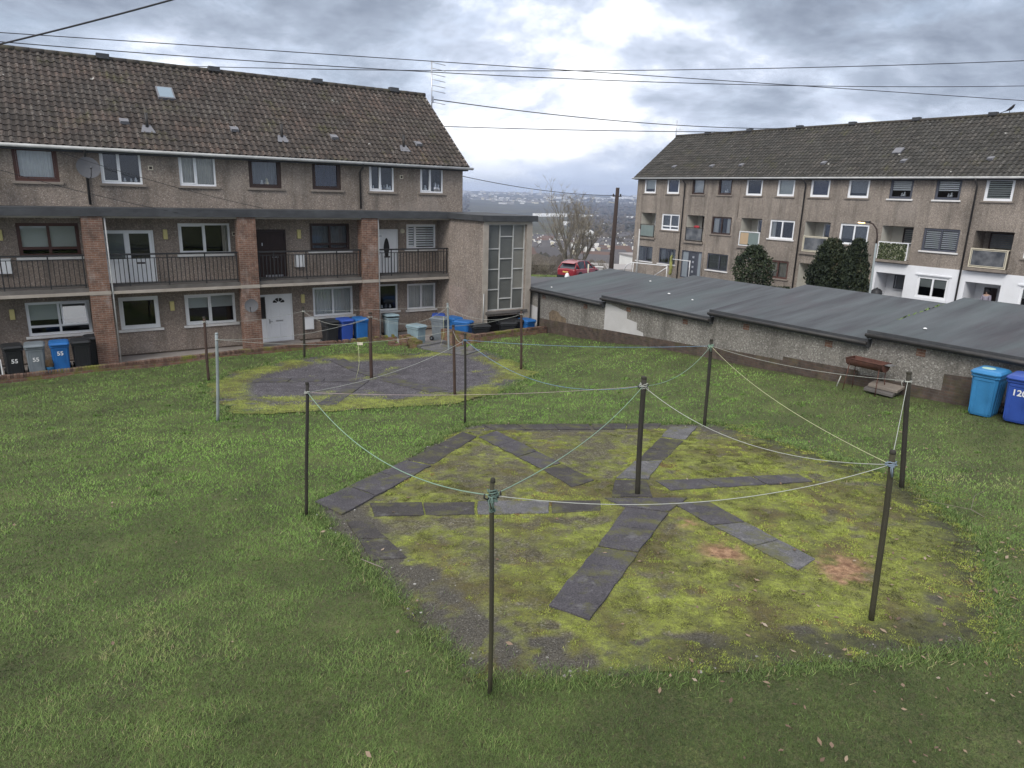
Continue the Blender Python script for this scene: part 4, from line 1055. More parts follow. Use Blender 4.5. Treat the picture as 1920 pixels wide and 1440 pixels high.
window(lb, F, *gd_h[7], fw_=.09, sash=False, sill='sill_white', blind=('curtain', 'curtain', 1))
window(lb, F, *gd_h[0], fw_=.09, sill='sill_white')
# doors
def door(name, a0, a1, z0, z1, fm, lm, label, extra):
    mb = MB(); frame_bars(F, mb, a0, a1, z0, z1, -.13, -.04, .06, .04); d = mb.build('door', M[fm], lb); d['label'] = label
    mb = MB(); F.box(mb, a0 + .065, a1 - .065, -.11, -.065, z0 + .045, z1 - .065)
    lf = mb.build('door_leaf', M[lm], d); extra(d, a0, a1, z0, z1); return d
def letterbox(d, a, z, mat='steel', w=.26):
    mb = MB(); F.box(mb, a - w / 2, a + w / 2, -.066, -.055, z, z + .06); mb.build('letterbox', M[mat], d)
def handle(d, a, z, mat='steel'):
    mb = MB(); F.box(mb, a - .02, a + .02, -.066, -.05, z - .1, z + .1); F.box(mb, a - .015, a + .11, -.05, -.02, z - .012, z + .012); mb.build('handle', M[mat], d)
def ex_glazed(d, a0, a1, z0, z1):
    # white half-glazed door with a glazed side panel
    mb = MB()
    mb.cur = 0; F.box(mb, a0 + .7, a0 + .77, -.135, -.036, z0 + .04, z1 - .06)
    for l, r in ((a0 + .06, a0 + .7), (a0 + .80, a1 - .1)): F.box(mb, l, r, -.06, -.048, z0 + .82, z0 + .9)
    mb.build('mullion', M['upvc'], d)
    for l, r, m in ((a0 + .10, a0 + .68, 'grey_curtain'), (a0 + .86, a1 - .16, 'dark_room')):
        mb = MB(); F.quad(mb, l, r, z0 + .93, z1 - .12, -.058); mb.build('backing', M[m], d)
        mb = MB(); F.quad(mb, l, r, z0 + .93, z1 - .12, -.05); mb.build('pane', M['glass'], d)
    letterbox(d, a0 + 1.17, z0 + .74, 'dark_frame')
door('d', 2.16, 3.82, 2.66, 4.62, 'upvc', 'upvc', 'white half glazed door with a glazed side panel', ex_glazed)
def ex_dark(d, a0, a1, z0, z1):
    for i in range(2):
        for j in range(3):
            l = a0 + .16 + i * .47
            mb = MB(); F.box(mb, l, l + .38, -.066, -.055, z0 + .2 + j * .58, z0 + .66 + j * .58); mb.build('door_panel', M['door_dark'], d, bevel=.006)
    letterbox(d, a0 + .82, z0 + .86); mb = MB(); F.box(mb, a0 + .30, a0 + .33, -.066, -.05, z0 + 1.35, z0 + 1.47); mb.build('handle', M['steel'], d)
    mb = MB()
    for i in range(6): F.box(mb, a0 + .4 + i * .12, a0 + .49 + i * .12, -.066, -.055, z0 + .1, z0 + .18)
    mb.build('vent_tiles', M['steel'], d)
door('d', 7.42, 8.68, 2.64, 4.64, 'door_dark', 'door_dark', 'dark brown panelled door', ex_dark)
def ex_oval(d, a0, a1, z0, z1):
    c = (a0 + a1) / 2 - .02; mb = MB(); P = []
    for k in range(20):
        t_ = 2 * math.pi * k / 20; P.append(F.p(c + .14 * math.cos(t_) * (1 - .25 * abs(math.sin(t_))), -.055, z0 + 1.2 + .42 * math.sin(t_)))
    mb.quad(P); mb.build('oval_pane', M['dark_room'], d); letterbox(d, c + .03, z0 + .76, 'dark_frame', .28); handle(d, a0 + .15, z0 + .98, 'black_iron')
    mb = MB(); F.box(mb, a0 + .14, a0 + .28, -.066, -.056, z0 + 1.66, z0 + 1.74); mb.build('number_plate', M['steel'], d)
def tx(parent, s, size, p, axis, mat, name='number'):
    """painted figures, turned into a mesh so that they sit on the face"""
    cu = bpy.data.curves.new(name, 'FONT'); cu.body = s; cu.size = size; cu.extrude = .001; cu.offset = size * .02; cu.align_x = 'CENTER'; cu.align_y = 'CENTER'
    tmp = bpy.data.objects.new('tmp', cu); COL.objects.link(tmp); dg = bpy.context.evaluated_depsgraph_get()
    me = bpy.data.meshes.new_from_object(tmp.evaluated_get(dg)); bpy.data.objects.remove(tmp)
    me.materials.clear(); me.materials.append(M[mat]); me.name = name
    o = bpy.data.objects.new(name, me); COL.objects.link(o); o.parent = parent; o0 = ORG.get(parent.name, (0, 0, 0)) if parent else (0, 0, 0)
    R_ = Matrix.Rotation(math.pi / 2, 4, 'X') if axis == 'v' else Matrix.Rotation(-math.pi / 2, 4, 'Z') @ Matrix.Rotation(math.pi / 2, 4, 'X')
    o.matrix_local = Matrix.Translation((p[0] - o0[0], p[1] - o0[1], p[2] - o0[2])) @ R_
    ORG[o.name] = o0; return o
door('d', 12.62, 13.67, 2.64, 4.64, 'upvc', 'upvc', 'white door with a dark oval pane', ex_oval)
def ex_fan(d, a0, a1, z0, z1):
    mb = MB(); F.box(mb, a0 + .32, a0 + .38, -.135, -.03, z0 + .04, z1 - .06); mb.build('mullion', M['upvc'], d)
    mb = MB(); F.quad(mb, a0 + .07, a0 + .31, z0 + .98, z1 - .1, -.055); mb.build('side_pane', M['dark_room'], d)
    c = a0 + .86; zc = z0 + 1.62; mb = MB()
    for k in range(4):
        t0, t1 = math.pi * (k + .08) / 4, math.pi * (k + .92) / 4
        mb.quad([F.p(c + .08 * math.cos(t0), -.055, zc + .06 * math.sin(t0)), F.p(c + .24 * math.cos(t0), -.055, zc + .2 * math.sin(t0)), F.p(c + .25 * math.cos((t0 + t1) / 2), -.055, zc + .21 * math.sin((t0 + t1) / 2)), F.p(c + .24 * math.cos(t1), -.055, zc + .2 * math.sin(t1)), F.p(c + .08 * math.cos(t1), -.055, zc + .06 * math.sin(t1))])
    mb.build('fan_pane', M['dark_room'], d)
    for i in range(2):
        mb = MB(); F.box(mb, a0 + .52 + i * .36, a0 + .82 + i * .36, -.066, -.055, z0 + .95, z0 + 1.5); F.box(mb, a0 + .52 + i * .36, a0 + .82 + i * .36, -.066, -.055, z0 + .2, z0 + .78); mb.build('door_panel', M['upvc'], d, bevel=.008)
    letterbox(d, c, z0 + .84, 'steel', .3); handle(d, a0 + .46, z0 + .86)
door('d', 7.40, 8.82, .04, 2.03, 'upvc', 'upvc', 'white panelled door with a fan light and a narrow side pane', ex_fan)
# lights, meter boxes, air bricks
for a, z in ((-.88, 4.29), (4.14, 4.29), (9.14, 4.27), (-.88, 1.62), (4.14, 1.61), (9.17, 1.61)):
    mb = MB(); F.box(mb, a, a + .15, 0, .09, z, z + .36); mb.build('bulkhead_light', M['yellow_light'], lb, bevel=.02)
mb = MB(); mb.lathe([(.0, .09), (.07, .08), (.10, .04), (.11, 0)], (0, 0, 0), 16, 'y'); mb.xf(Matrix.Translation((13.88, LV, 4.56)) @ Matrix.Diagonal((1, -1, 1, 1))); mb.build('round_light', M['far_cream'], lb)
for a, z, hh in ((8.98, 3.12, .5), (-1.0, 3.2, .48), (9.26, .48, .5)):
    mb = MB(); F.box(mb, a, a + .38, 0, .14, z, z + hh); F.box(mb, a - .02, a + .40, 0, .16, z + hh, z + hh + .02); bx = mb.build('meter_box', M['upvc'], lb)
    mb = MB(); F.box(mb, a + .03, a + .35, .14, .15, z + .03, z + hh - .03); mb.build('meter_door', M['upvc'], bx)
for a, z in ((3.87, 6.75), (13.78, 6.8), (6.6, 4.4)):
    mb = MB(); frame_bars(F, mb, a, a + .16, z, z + .15, .0, .02, .03); v_ = mb.build('air_vent', M['far_cream'], lb)
    mb = MB(); F.box(mb, a + .03, a + .13, 0, .008, z + .03, z + .12); mb.build('vent_grille', M['dark_frame'], v_)
mb = MB(); F.wall(mb, UA, 15.58, -.3, .06, [(7.3, 8.9, -.3, .07)])
mb = MB(); mb.box(UA, 7.35, LV - .03, LV + .01, -.2, .05); mb.box(8.87, 15.58, LV - .03, LV + .01, -.2, .05); mb.build('plinth', M['brick_plinth'], lb)
mb = MB(); F.box(mb, 7.2, 9.0, 0, .5, -.1, .06); mb.build('doorstep', M['path'], lb)

# ================================================================== stair tower at the end of the block
TV, TU0, TU1 = 25.3, 15.6, 18.05
st = thing('stair_tower', 'flat roofed pebbledashed stair tower with a tall gridded window', 'building', (16.8, TV, 0))
FT = Face('v', TV)
mb = MB(); FT.wall(mb, TU0, TU1, -.5, 5.16, [(15.85, 17.78, 1.42, 5.06), (15.85, 17.78, .0, 1.2)], .22)
mb.build('front_wall', M['harl_tower'], st)
mb = MB()
mb.quad([(TU0, 29.38, -.5), (TU0, TV, -.5), (TU0, TV, 5.16), (TU0, 29.38, 5.16)]); mb.quad([(TU1, TV, -.5), (TU1, 29.38, -.5), (TU1, 29.38, 5.16), (TU1, TV, 5.16)])
mb.quad([(TU1, 29.38, -.5), (TU0, 29.38, -.5), (TU0, 29.38, 5.16), (TU1, 29.38, 5.16)]); mb.build('side_wall', M['harl_tower'], st)
mb = MB(); mb.box(TU0 + .1, TU0 + .95, TV - .004, TV + .01, .5, 2.2) if 0 else None
for z0, z1, u0_, u1_ in ((.25, 2.25, None, None),):
    mb.quad([(TU0 - .006, 28.2, z0), (TU0 - .006, 26.5, z0), (TU0 - .006, 26.5, z1), (TU0 - .006, 28.2, z1)])
mb.build('render_patch', m_render('paler_patch', (.2, .16, .14), (.32, .26, .23), (.42, .37, .34), grain=34, stain_amt=.1), st)
mb = MB(); mb.box(TU0 - .14, TU1 + .2, TV - .16, 29.4, 5.18, 5.42); mb.build('roof', M['felt'], st)
mb = MB(); mb.box(TU0 + .002, TU1 - .002, TV - .03, TV + .1, 5.06, 5.17); mb.box(TU0 - .02, 15.85, TV - .03, TV - .001, -.3, 5.06); mb.box(17.78, TU1 + .02, TV - .03, TV - .001, -.3, 5.06); mb.build('surround', M['cement'], st)
mb = MB(); frame_bars(FT, mb, 15.85, 17.78, 1.42, 5.06, -.2, -.12, .045)
for c in (16.50, 17.18): FT.box(mb, c - .022, c + .022, -.2, -.12, 1.46, 5.02)
for l, r, zs in ((15.895, 16.478, (2.32, 3.18, 4.04)), (16.522, 17.158, (1.92, 2.78, 3.62, 4.55)), (17.202, 17.735, (2.32, 3.18, 4.04))):
    for z in zs: FT.box(mb, l, r, -.2, -.125, z - .022, z + .022)
ws = mb.build('stair_window', M['gutter'], st)
mb = MB(); FT.quad(mb, 15.88, 17.18, 1.45, 5.03, -.17); mb.build('pane', M['glass_dull'], ws)
mb = MB(); FT.quad(mb, 17.18, 17.75, 2.3, 5.03, -.17); mb.build('pane', M['glass_lit'], ws)
mb = MB(); FT.quad(mb, 17.18, 17.75, 1.45, 2.3, -.17); mb.build('pane', M['glass_dull'], ws)
mb = MB(); FT.box(mb, 15.75, 17.9, -.05, .08, 1.3, 1.41); mb.build('sill', M['concrete'], ws)
mb = MB(); mb.quad([(TU0 + .05, TV + 1.6, 0), (TU0 + 1.25, TV + 1.6, 0), (TU0 + 1.25, TV + 1.6, 5), (TU0 + .05, TV + 1.6, 5)])
mb.box(TU0 + .1, TU1 - .1, TV + .6, 29.3, 2.5, 2.66); mb.box(TU0 + .1, TU1 - .1, TV + .5, TV + 1.5, 1.25, 1.35); mb.build('landing', M['far_grey'], st)
mb = MB(); mb.quad([(TU0 + 1.25, TV + .9, 0), (TU1 - .05, TV + .9, 0), (TU1 - .05, TV + .9, 5), (TU0 + 1.25, TV + .9, 5)]); mb.build('inside_wall', M['cement'], st)
mb = MB()
for i in range(16):
    u_ = 15.95 + i * .115; mb.box(u_, u_ + .014, TV + .42, TV + .434, 1.35, 2.3)
mb.box(15.9, 17.75, TV + .41, TV + .45, 2.3, 2.34); mb.build('stair_railing', M['black_iron'], st)
mb = MB(); mb.lathe([(0, .1), (.09, .08), (.12, 0)], (16.85, TV + .35, 4.72), 12); mb.build('stair_light', M['paint_white'], st)
mb = MB(); mb.tube([(15.62, TV - .06, .9), (15.64, TV - .06, 2.2)], .02, 6); mb.build('white_pipe', M['gutter'], st)
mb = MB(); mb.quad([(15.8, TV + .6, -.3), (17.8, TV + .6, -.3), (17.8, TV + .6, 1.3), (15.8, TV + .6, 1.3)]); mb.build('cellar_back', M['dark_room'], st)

# ================================================================== garages
GU, GW, GL = 18.3, 4.9, 5.32
ga = thing('garage_block', 'long low stepped row of garages with dark felt roofs', 'garage', (GU, 14, 0))
FG = Face('u', GU)
SEC = [(25.88 - GL * i - (GL if 1 else 0), 25.88 - GL * i, 2.30 + .245 * i) for i in range(5)]
PL = [(1.0, 1.25), (1.28, 1.56), (1.62, 1.84), (1.86, 2.02), (2.2, 2.4)]      # plinth top at far and near end of each section
for i, (v0, v1, ze) in enumerate(SEC):
    mb = MB(); zb = [PL[i][1], PL[i][0]]
    mb.quad([(GU, v1, zb[1]), (GU, v0, zb[0]), (GU, v0, ze), (GU, v1, ze)])
    mb.quad([(GU + GW - .15, v0, -.9), (GU + GW - .15, v1, -.9), (GU + GW - .15, v1, ze + .62), (GU + GW - .15, v0, ze + .62)])
    mb.quad([(GU + GW - .15, v1, -.9), (GU, v1, -.9), (GU, v1, ze), (GU + GW - .15, v1, ze + .6)]); mb.quad([(GU, v0, -.9), (GU + GW - .15, v0, -.9), (GU + GW - .15, v0, ze + .6), (GU, v0, ze)])
    wl = mb.build('wall', M['harl_garage'], ga)
    mb = MB(); mb.hexa([(GU - .035, v0, -.6), (GU + .1, v0, -.6), (GU + .1, v1, -.6), (GU - .035, v1, -.6), (GU - .035, v0, zb[0]), (GU + .1, v0, zb[0]), (GU + .1, v1, zb[1]), (GU - .035, v1, zb[1])])
    mb.build('brick_base', M['brick_plinth'], wl)
    # terracotta vents
    for f in (.22, .75):
        vv = v0 + (v1 - v0) * f
        mb = MB(); FG.box(mb, vv - .11, vv + .11, 0, .012, ze - .38, ze - .2); v_ = mb.build('terracotta_vent', M['brick'], wl)
    n0, n1 = v0 - .03, v1 + .03
    mb = MB(); k = 14
    # roof sheet with a slight sag along its length
    for a in range(k + 1):
        vv = n0 + (n1 - n0) * a / k
        for b in range(9):
            f = b / 8; uu = GU - .16 + (GW + .16) * f
            sag = -.025 * math.sin(f * math.pi) + .010 * math.sin(a * 1.7 + b)
            mb.v.append((uu, vv, ze + .055 + .60 * f + (sag if 0 < b < 8 and 0 < a < k else 0)))
    for a in range(k):
        for b in range(8):
            q0 = a * 9 + b; mb.f.append((q0, q0 + 1, q0 + 10, q0 + 9)); mb.mi.append(0); mb.sm.append(True)
    rfm = mb.build('roof', M['garage_roof'], ga)
    mb = MB(); mb.hexa([(GU - .19, n0, ze - .13), (GU - .14, n0, ze - .13), (GU - .14, n1, ze - .13), (GU - .19, n1, ze - .13), (GU - .19, n0, ze + .075), (GU - .14, n0, ze + .075), (GU - .14, n1, ze + .075), (GU - .19, n1, ze + .075)])
    mb.box(GU - .14, GU, n0, n1, ze - .10, ze + .03)
    for vv in (n0 + .02, n1 - .02):     # end boards under the step
        mb.hexa([(GU - .15, vv - .02, ze - .16), (GU + GW, vv - .02, ze + .44), (GU + GW, vv + .02, ze + .44), (GU - .15, vv + .02, ze - .16), (GU - .15, vv - .02, ze + .055), (GU + GW, vv - .02, ze + .645), (GU + GW, vv + .02, ze + .645), (GU - .15, vv + .02, ze + .055)])
    mb.build('fascia', M['felt'], rfm)
    mb = MB(); mb.tube([(GU - .24, n0, ze - .03), (GU - .24, n1, ze - .05)], .052, 8); mb.build('gutter', M['pipe'], rfm)
# new cement patches in the dash, a scar over the base, a downpipe, moss on the last step
def gpatch(name, P, mat, d):
    mb = MB(); mb.quad([(GU - d, v, z) for v, z in P]); mb.build(name, mat, ga)
gpatch('cement_patch', [(20.54, 1.25), (17.88, .98), (17.88, 1.28), (18.35, 1.40), (18.38, 1.52), (18.72, 1.58), (18.74, 1.84), (19.28, 1.9), (19.3, 2.16), (20.2, 2.3), (20.54, 2.32)], M['patch'], .008)
gpatch('cement_patch', [(25.84, .55), (24.95, .6), (24.95, 1.5), (25.84, 1.62)], M['patch'], .04)
M['scar'] = m_plain('flaking_render', (.20, .155, .11), .95, .5, 7, (.08, .06, .045), .7, bump=.02)
gpatch('flaked_render', [(24.1, 1.05), (22.9, 1.1), (22.95, 1.32), (23.3, 1.38), (23.5, 1.52), (23.9, 1.55), (24.15, 1.38)], M['scar'], .01)
gpatch('flaked_render', [(7.95, 1.7), (7.0, 1.8), (7.0, 2.42), (7.95, 2.34)], M['brick_plinth'], .02)
gpatch('flaked_render', [(12.45, 1.4), (10.1, 1.5), (10.1, 1.95), (12.45, 1.86)], M['brick_plinth'], .042)
mb = MB(); mb.tube([(GU - .24, 24.8, 2.34), (GU - .1, 24.8, 2.2), (GU - .07, 24.8, .3)], .045, 8); mb.build('downpipe', M['pipe'], ga)
mb = MB(); rr = random.Random(8)
for k in range(420):
    v = SEC[2][0] + rr.random() ** 2 * .5 + .02; f = .45 + .5 * rr.random(); s = rr.uniform(.015, .06) ; c = (GU - .16 + (GW + .16) * f, v, SEC[2][2] + .06 + .60 * f)
    mb.quad([(c[0] + s * math.cos(k + j * 2.1), c[1] + s * math.sin(k + j * 2.1), c[2] + (s * 1.1 if j == 1 else 0)) for j in range(3)])
mo = mb.build('roof_moss', M['grass'], ga, auto_uv=False); at = mo.data.attributes.new('tint', 'FLOAT', 'POINT'); at.data.foreach_set('value', [random.uniform(.3, .8) for _ in mb.v])
mb = MB()
for (v, f, s) in ((22.0, .78, .05), (18.8, .35, .06), (17.4, .3, .04), (9.0, .2, .05), (24.5, .1, .04)):
    sec = next(x for x in SEC if x[0] <= v <= x[1]); c = (GU - .16 + (GW + .16) * f, v, sec[2] + .065 + .60 * f)
    mb.lathe([(0, .03), (s * .7, .02), (s, 0)], c, 7)
mb.build('roof_litter', M['paint_white'], ga)
# ================================================================== right block
RU = 41.3
rb = thing('apartment_block', 'three storey block beyond the garages with recessed balconies and part white ground floor', 'building', (RU, 30, 0))
G = Face('u', RU); VB0, VB1 = 5.0, 43.4
TZ = (6.68, 7.80); MZ = (3.94, 5.16); BZ = (3.26, 5.17); GZ = (1.36, 2.54)
tw = [(41.35, 42.62), (38.9, 40.18), (36.42, 37.6), (33.95, 35.15), (31.42, 32.75), (28.95, 30.25), (26.48, 27.8), (23.95, 25.28), (21.42, 22.72), (18.9, 20.2), (16.4, 17.74), (13.9, 15.2), (11.4, 12.7), (8.9, 10.2)]
mw = [(38.6, 40.45), (33.67, 35.44), (28.6, 30.48), (23.58, 25.42), (18.54, 20.42), (13.5, 15.4)]
bw = [(41.1, 42.72), (36.15, 37.85), (31.13, 32.86), (26.08, 27.84), (21.0, 22.8), (15.97, 17.8), (10.9, 12.7)]
gw = [(41.17, 42.93), (38.69, 40.44), (33.64, 35.53), (28.67, 30.3)]
gd = (36.05, 38.05, .50, 2.55)
pw = [(26.15, 27.9, .45, 2.55, 1.1), (21.0, 22.72, .45, 2.5, 1.3), (16.08, 17.8, .45, 2.5, 1.3), (10.9, 12.7, .45, 2.5, 1.3)]
g5 = [(18.63, 20.3), (13.6, 15.2)]
SPLIT = 3.07
mb = MB()
G.wall(mb, VB0, VB1, SPLIT, 7.93, [(a, b, *TZ) for a, b in tw] + [(a, b, *MZ) for a, b in mw] + [(a, b, *BZ, 1.2) for a, b in bw])
G.wall(mb, 22.95, VB1, -1.0, SPLIT, [(a, b, *GZ) for a, b in gw] + [gd, pw[0]])
D = 8.2
mb.quad([(RU, VB1, -1.5), (RU + D, VB1, -1.5), (RU + D, VB1, 7.93), (RU + D / 2, VB1, 11.2), (RU, VB1, 7.93)]); mb.quad([(RU + D, VB0, -1), (RU, VB0, -1), (RU, VB0, 7.93), (RU + D / 2, VB0, 11.2), (RU + D, VB0, 7.93)])
mb.quad([(RU + D, VB1, -1.5), (RU + D, VB0, -1.5), (RU + D, VB0, 7.93), (RU + D, VB1, 7.93)])
mb.build('wall', M['harl_right'], rb)
mb = MB(); GWh = Face('u', RU - .03); GWh.wall(mb, VB0, 22.95, -1.0, SPLIT, [(a, b, *GZ) for a, b in g5] + pw[1:])
mb.quad([(RU - .03, 22.95, -1), (RU, 22.95, -1), (RU, 22.95, SPLIT), (RU - .03, 22.95, SPLIT)]); mb.quad([(RU - .03, 22.95, SPLIT), (RU, 22.95, SPLIT), (RU, VB0, SPLIT), (RU - .03, VB0, SPLIT)])
mb.build('white_wall', M['white_wall'], rb)
mb = MB()
for i, (a, b) in enumerate(bw):
    dd = 1.18
    mb.quad([(RU + dd, a, BZ[0]), (RU + dd, b, BZ[0]), (RU + dd, b, BZ[1]), (RU + dd, a, BZ[1])])
for h in pw: mb.quad([(RU + h[4] - .02, h[0], h[2]), (RU + h[4] - .02, h[1], h[2]), (RU + h[4] - .02, h[1], h[3]), (RU + h[4] - .02, h[0], h[3])])
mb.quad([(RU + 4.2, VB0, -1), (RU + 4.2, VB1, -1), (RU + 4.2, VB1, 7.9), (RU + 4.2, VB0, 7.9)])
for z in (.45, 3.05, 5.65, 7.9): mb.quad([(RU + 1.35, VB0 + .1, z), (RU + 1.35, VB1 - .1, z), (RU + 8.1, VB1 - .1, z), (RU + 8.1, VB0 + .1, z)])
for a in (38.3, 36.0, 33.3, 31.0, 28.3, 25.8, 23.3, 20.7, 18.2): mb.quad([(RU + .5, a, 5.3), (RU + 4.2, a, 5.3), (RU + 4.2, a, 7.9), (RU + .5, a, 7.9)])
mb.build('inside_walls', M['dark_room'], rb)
# balcony side walls painted pale, back windows, front panels
t = NT('frosted_panel'); n_ = t.noise(2.2, 3, .5, loc=(2, 2, 2)); M['panel_dark'] = t.fin(t.ramp(n_, [(.35, (.05, .055, .065)), (.7, (.16, .165, .175))]), .35)
M['panel_green'] = m_plain('greenish_frosted_panel', (.17, .21, .2), .35, .15, 1.5)
M['panel_board'] = m_plain('buff_board', (.42, .31, .2), .7, .1, 3)
M['cream_wall'] = m_plain('cream_paint', (.55, .53, .47), .8, .08, 3, (.3, .27, .22), .35)
for i, (a, b) in enumerate(bw):
    mb = MB(); mb.quad([(RU + .012, b - .006, BZ[0]), (RU + 1.17, b - .006, BZ[0]), (RU + 1.17, b - .006, BZ[1]), (RU + .012, b - .006, BZ[1])])
    mb.quad([(RU + 1.17, a + .006, BZ[0]), (RU + .012, a + .006, BZ[0]), (RU + .012, a + .006, BZ[1]), (RU + 1.17, a + .006, BZ[1])])
    mb.quad([(RU + 1.168, a, BZ[0]), (RU + 1.168, b, BZ[0]), (RU + 1.168, b, BZ[1]), (RU + 1.168, a, BZ[1])])
    bs = mb.build('balcony_recess', M['harl_right'] if i == 5 else M['cream_wall'], rb)
    GB = Face('u', RU + .94)
    window(bs, GB, a + .12, a + (1.05 if i < 5 else 1.5), BZ[0] + .9, BZ[1] - .1, fm='dark_frame' if i in (1, 4, 5) else 'upvc', cols=(), sash=False, fw_=.06, blind=('stripes', 'grey_curtain', .9) if i in (4, 5) else ('roller', 'blue_curtain', .95))
    pm = ['panel_green', 'panel_dark', 'panel_green', 'panel_dark', None, 'panel_dark', 'panel_dark'][i]
    fm = ['black_iron', 'black_iron', 'upvc', 'far_cream', 'upvc', 'far_cream', 'upvc'][i]
    off = .16 if i >= 4 else .02
    mb = MB(); frame_bars(G, mb, a + .03, b - .03, 3.30, 4.28, off, off + .05, .045)
    if i >= 3:
        for e in (a + .03, b - .075): mb.box(RU - off, RU + .05, e, e + .045, 4.235, 4.28)
        frame_bars(G, mb, a + .11, b - .11, 3.38, 4.20, off + .002, off + .04, .025)
    bf = mb.build('balcony_guard', M[fm], rb)
    if pm:
        mb = MB(); G.box(mb, a + .10, b - .10, off + .01, off + .03, 3.37, 4.21); mb.build('guard_panel', M[pm], bf)
    else:
        mb = MB(); rr = random.Random(2); mb.cur = 0
        for k in range(1500):
            y = rr.uniform(a + .1, b - .12); z = rr.uniform(3.28, 4.2); s = rr.uniform(.025, .05); d = off + .05 + rr.uniform(0, .05); th_ = rr.uniform(0, 6.28)
            mb.quad([(RU - d + rr.uniform(-.02, .02), y + s * math.cos(th_ + j * 1.57), z + s * math.sin(th_ + j * 1.57)) for j in range(4)])
        M['screen_leaf'] = m_blade('screen_leaves', [(0, (.012, .018, .008)), (.45, (.035, .05, .018)), (.8, (.085, .10, .04)), (1, (.30, .32, .22))])
        hv = mb.build('leaf_screen', M['screen_leaf'], bf, auto_uv=False); at = hv.data.attributes.new('tint', 'FLOAT', 'POINT'); at.data.foreach_set('value', np.repeat([rr.uniform(0, 1) for _ in range(len(mb.v) // 4)], 4))
    if i == 2:
        mb = MB(); G.box(mb, b - .8, b - .12, off + .032, off + .036, 3.4, 4.18); mb.build('board', M['panel_board'], bf)
    mb = MB(); G.box(mb, a - .1, b + .1, -.02, .14 if i < 4 else .32, 3.13, 3.27); mb.build('balcony_slab', M['sill_stone'], rb)
mb = MB(); 
for k in range(5): mb.lathe([(.0, 0), (.1, 0), (.13, .14), (.0, .2)], (RU + .02 + .02 * k, 36.7 + .08 * k, 4.24), 8)
mb.build('balcony_flowers', m_plain('red_flowers', (.35, .04, .05), .8, .3, 10), rb)
# windows
tsp = {0: ('upvc', ('roller', 'blind', .7)), 1: ('upvc', ('roller', 'blue_curtain', .95)), 2: ('dark_frame', ('curtain', 'curtain', 1)), 3: ('dark_frame', ('curtain', 'grey_curtain', 1)), 4: ('upvc', None), 5: ('upvc', ('roller', 'blind', .95)), 6: ('upvc', ('roller', 'blue_curtain', .95)), 7: ('upvc', ('roller', 'grey_curtain', .75)),
       8: ('grey_frame', ('stripes', 'zebra', .62)), 9: ('grey_frame', ('stripes', 'zebra', .62)), 10: ('upvc', ('stripes', 'blind', .95))}
for i, (a, b) in enumerate(tw):
    fm, bl_ = tsp.get(i, ('upvc', None))
    wn = window(rb, G, a, b, *TZ, fm=fm, cols=(), sash=0, fw_=.13, sill='sill_white' if i in (8, 9) else 'sill_stone', blind=bl_, label='grey framed window with striped blind' if i in (8, 9) else ('dark brown framed window' if i in (2, 3) else None))
    if i in (3, 8, 9): ornaments(wn, G, [(a + .5, .26, 'upvc'), (a + .65, .2, 'upvc')], TZ[0] + .12)
msp = [('upvc', ('roller', 'grey_curtain', .9), .25), ('dark_frame', ('curtains', 'curtain', .3), None), ('upvc', ('curtain_right', 'curtain', .2), None), ('upvc', ('roller', 'grey_curtain', .72), None), ('grey_frame', ('stripes', 'zebra', .9), None), ('upvc', None, None)]
for i, (a, b) in enumerate(mw):
    fm, bl_, tr = msp[i]
    wn = window(rb, G, a, b, *MZ, fm=fm, cols=(.5,), transom=tr, fw_=.11, sash=False, sill='sill_white' if i in (2, 4) else 'sill_stone', blind=bl_)
    if i == 4: ornaments(wn, G, [(a + .4, .12, 'grass_orn'), (a + 1.3, .14, 'grass_orn')] if 'grass_orn' in M else [(a + .4, .12, 'dark_frame'), (a + 1.35, .14, 'dark_frame')], MZ[0] + .1)
for i, (a, b) in enumerate(gw):
    window(rb, G, a, b, *GZ, fm='grey_frame' if i < 3 else 'brown_frame', cols=(.42,) if i < 3 else (.5,), fw_=.08 if i < 3 else .12, sash=False, sill='sill_white' if i < 3 else 'sill_stone', blind=('curtains', 'grey_curtain', .3) if i < 2 else ('curtain', 'grey_curtain' if i == 2 else 'curtain_cream', 1))
GB = Face('u', RU - .03)
for a, b in g5: window(rb, GB, a, b, *GZ, cols=(.5,), fw_=.12, sash=False, blind=('roller', 'blind', .5))
for a, b in g5:
    mb = MB(); GB.box(mb, a - .12, b + .12, 0, .06, 2.6, 2.67); GB.box(mb, a - .1, a - .04, 0, .03, 1.3, 2.6); mb.build('window_hood', M['white_wall'], rb)
# grey front door with glazed sides
mb = MB(); frame_bars(G, mb, *gd, -.14, -.04, .08); G.box(mb, 37.32, 37.40, -.138, -.042, .54, 2.47); G.box(mb, 36.45, 36.53, -.138, -.042, .54, 2.47)
dr = mb.build('door', M['grey_frame'], rb)
mb = MB(); G.box(mb, 36.53, 37.32, -.11, -.07, .56, 2.46); mb.build('door_leaf', M['door_grey'], dr)
for l, r in ((37.40, 37.97), (36.13, 36.45)):
    mb = MB(); G.quad(mb, l, r, .58, 2.47, -.09); mb.build('side_pane', m_plain('frosted_glass', (.22, .25, .28), .3, .1, 2), dr)
mb = MB()
for k in range(4): G.box(mb, 36.83, 37.0, -.07, -.06, .95 + k * .36, 1.1 + k * .36)
mb.build('door_lights', M['steel'], dr)
mb = MB(); G.box(mb, 37.2, 37.26, -.07, -.02, 1.3, 1.7); mb.build('handle', M['steel'], dr)
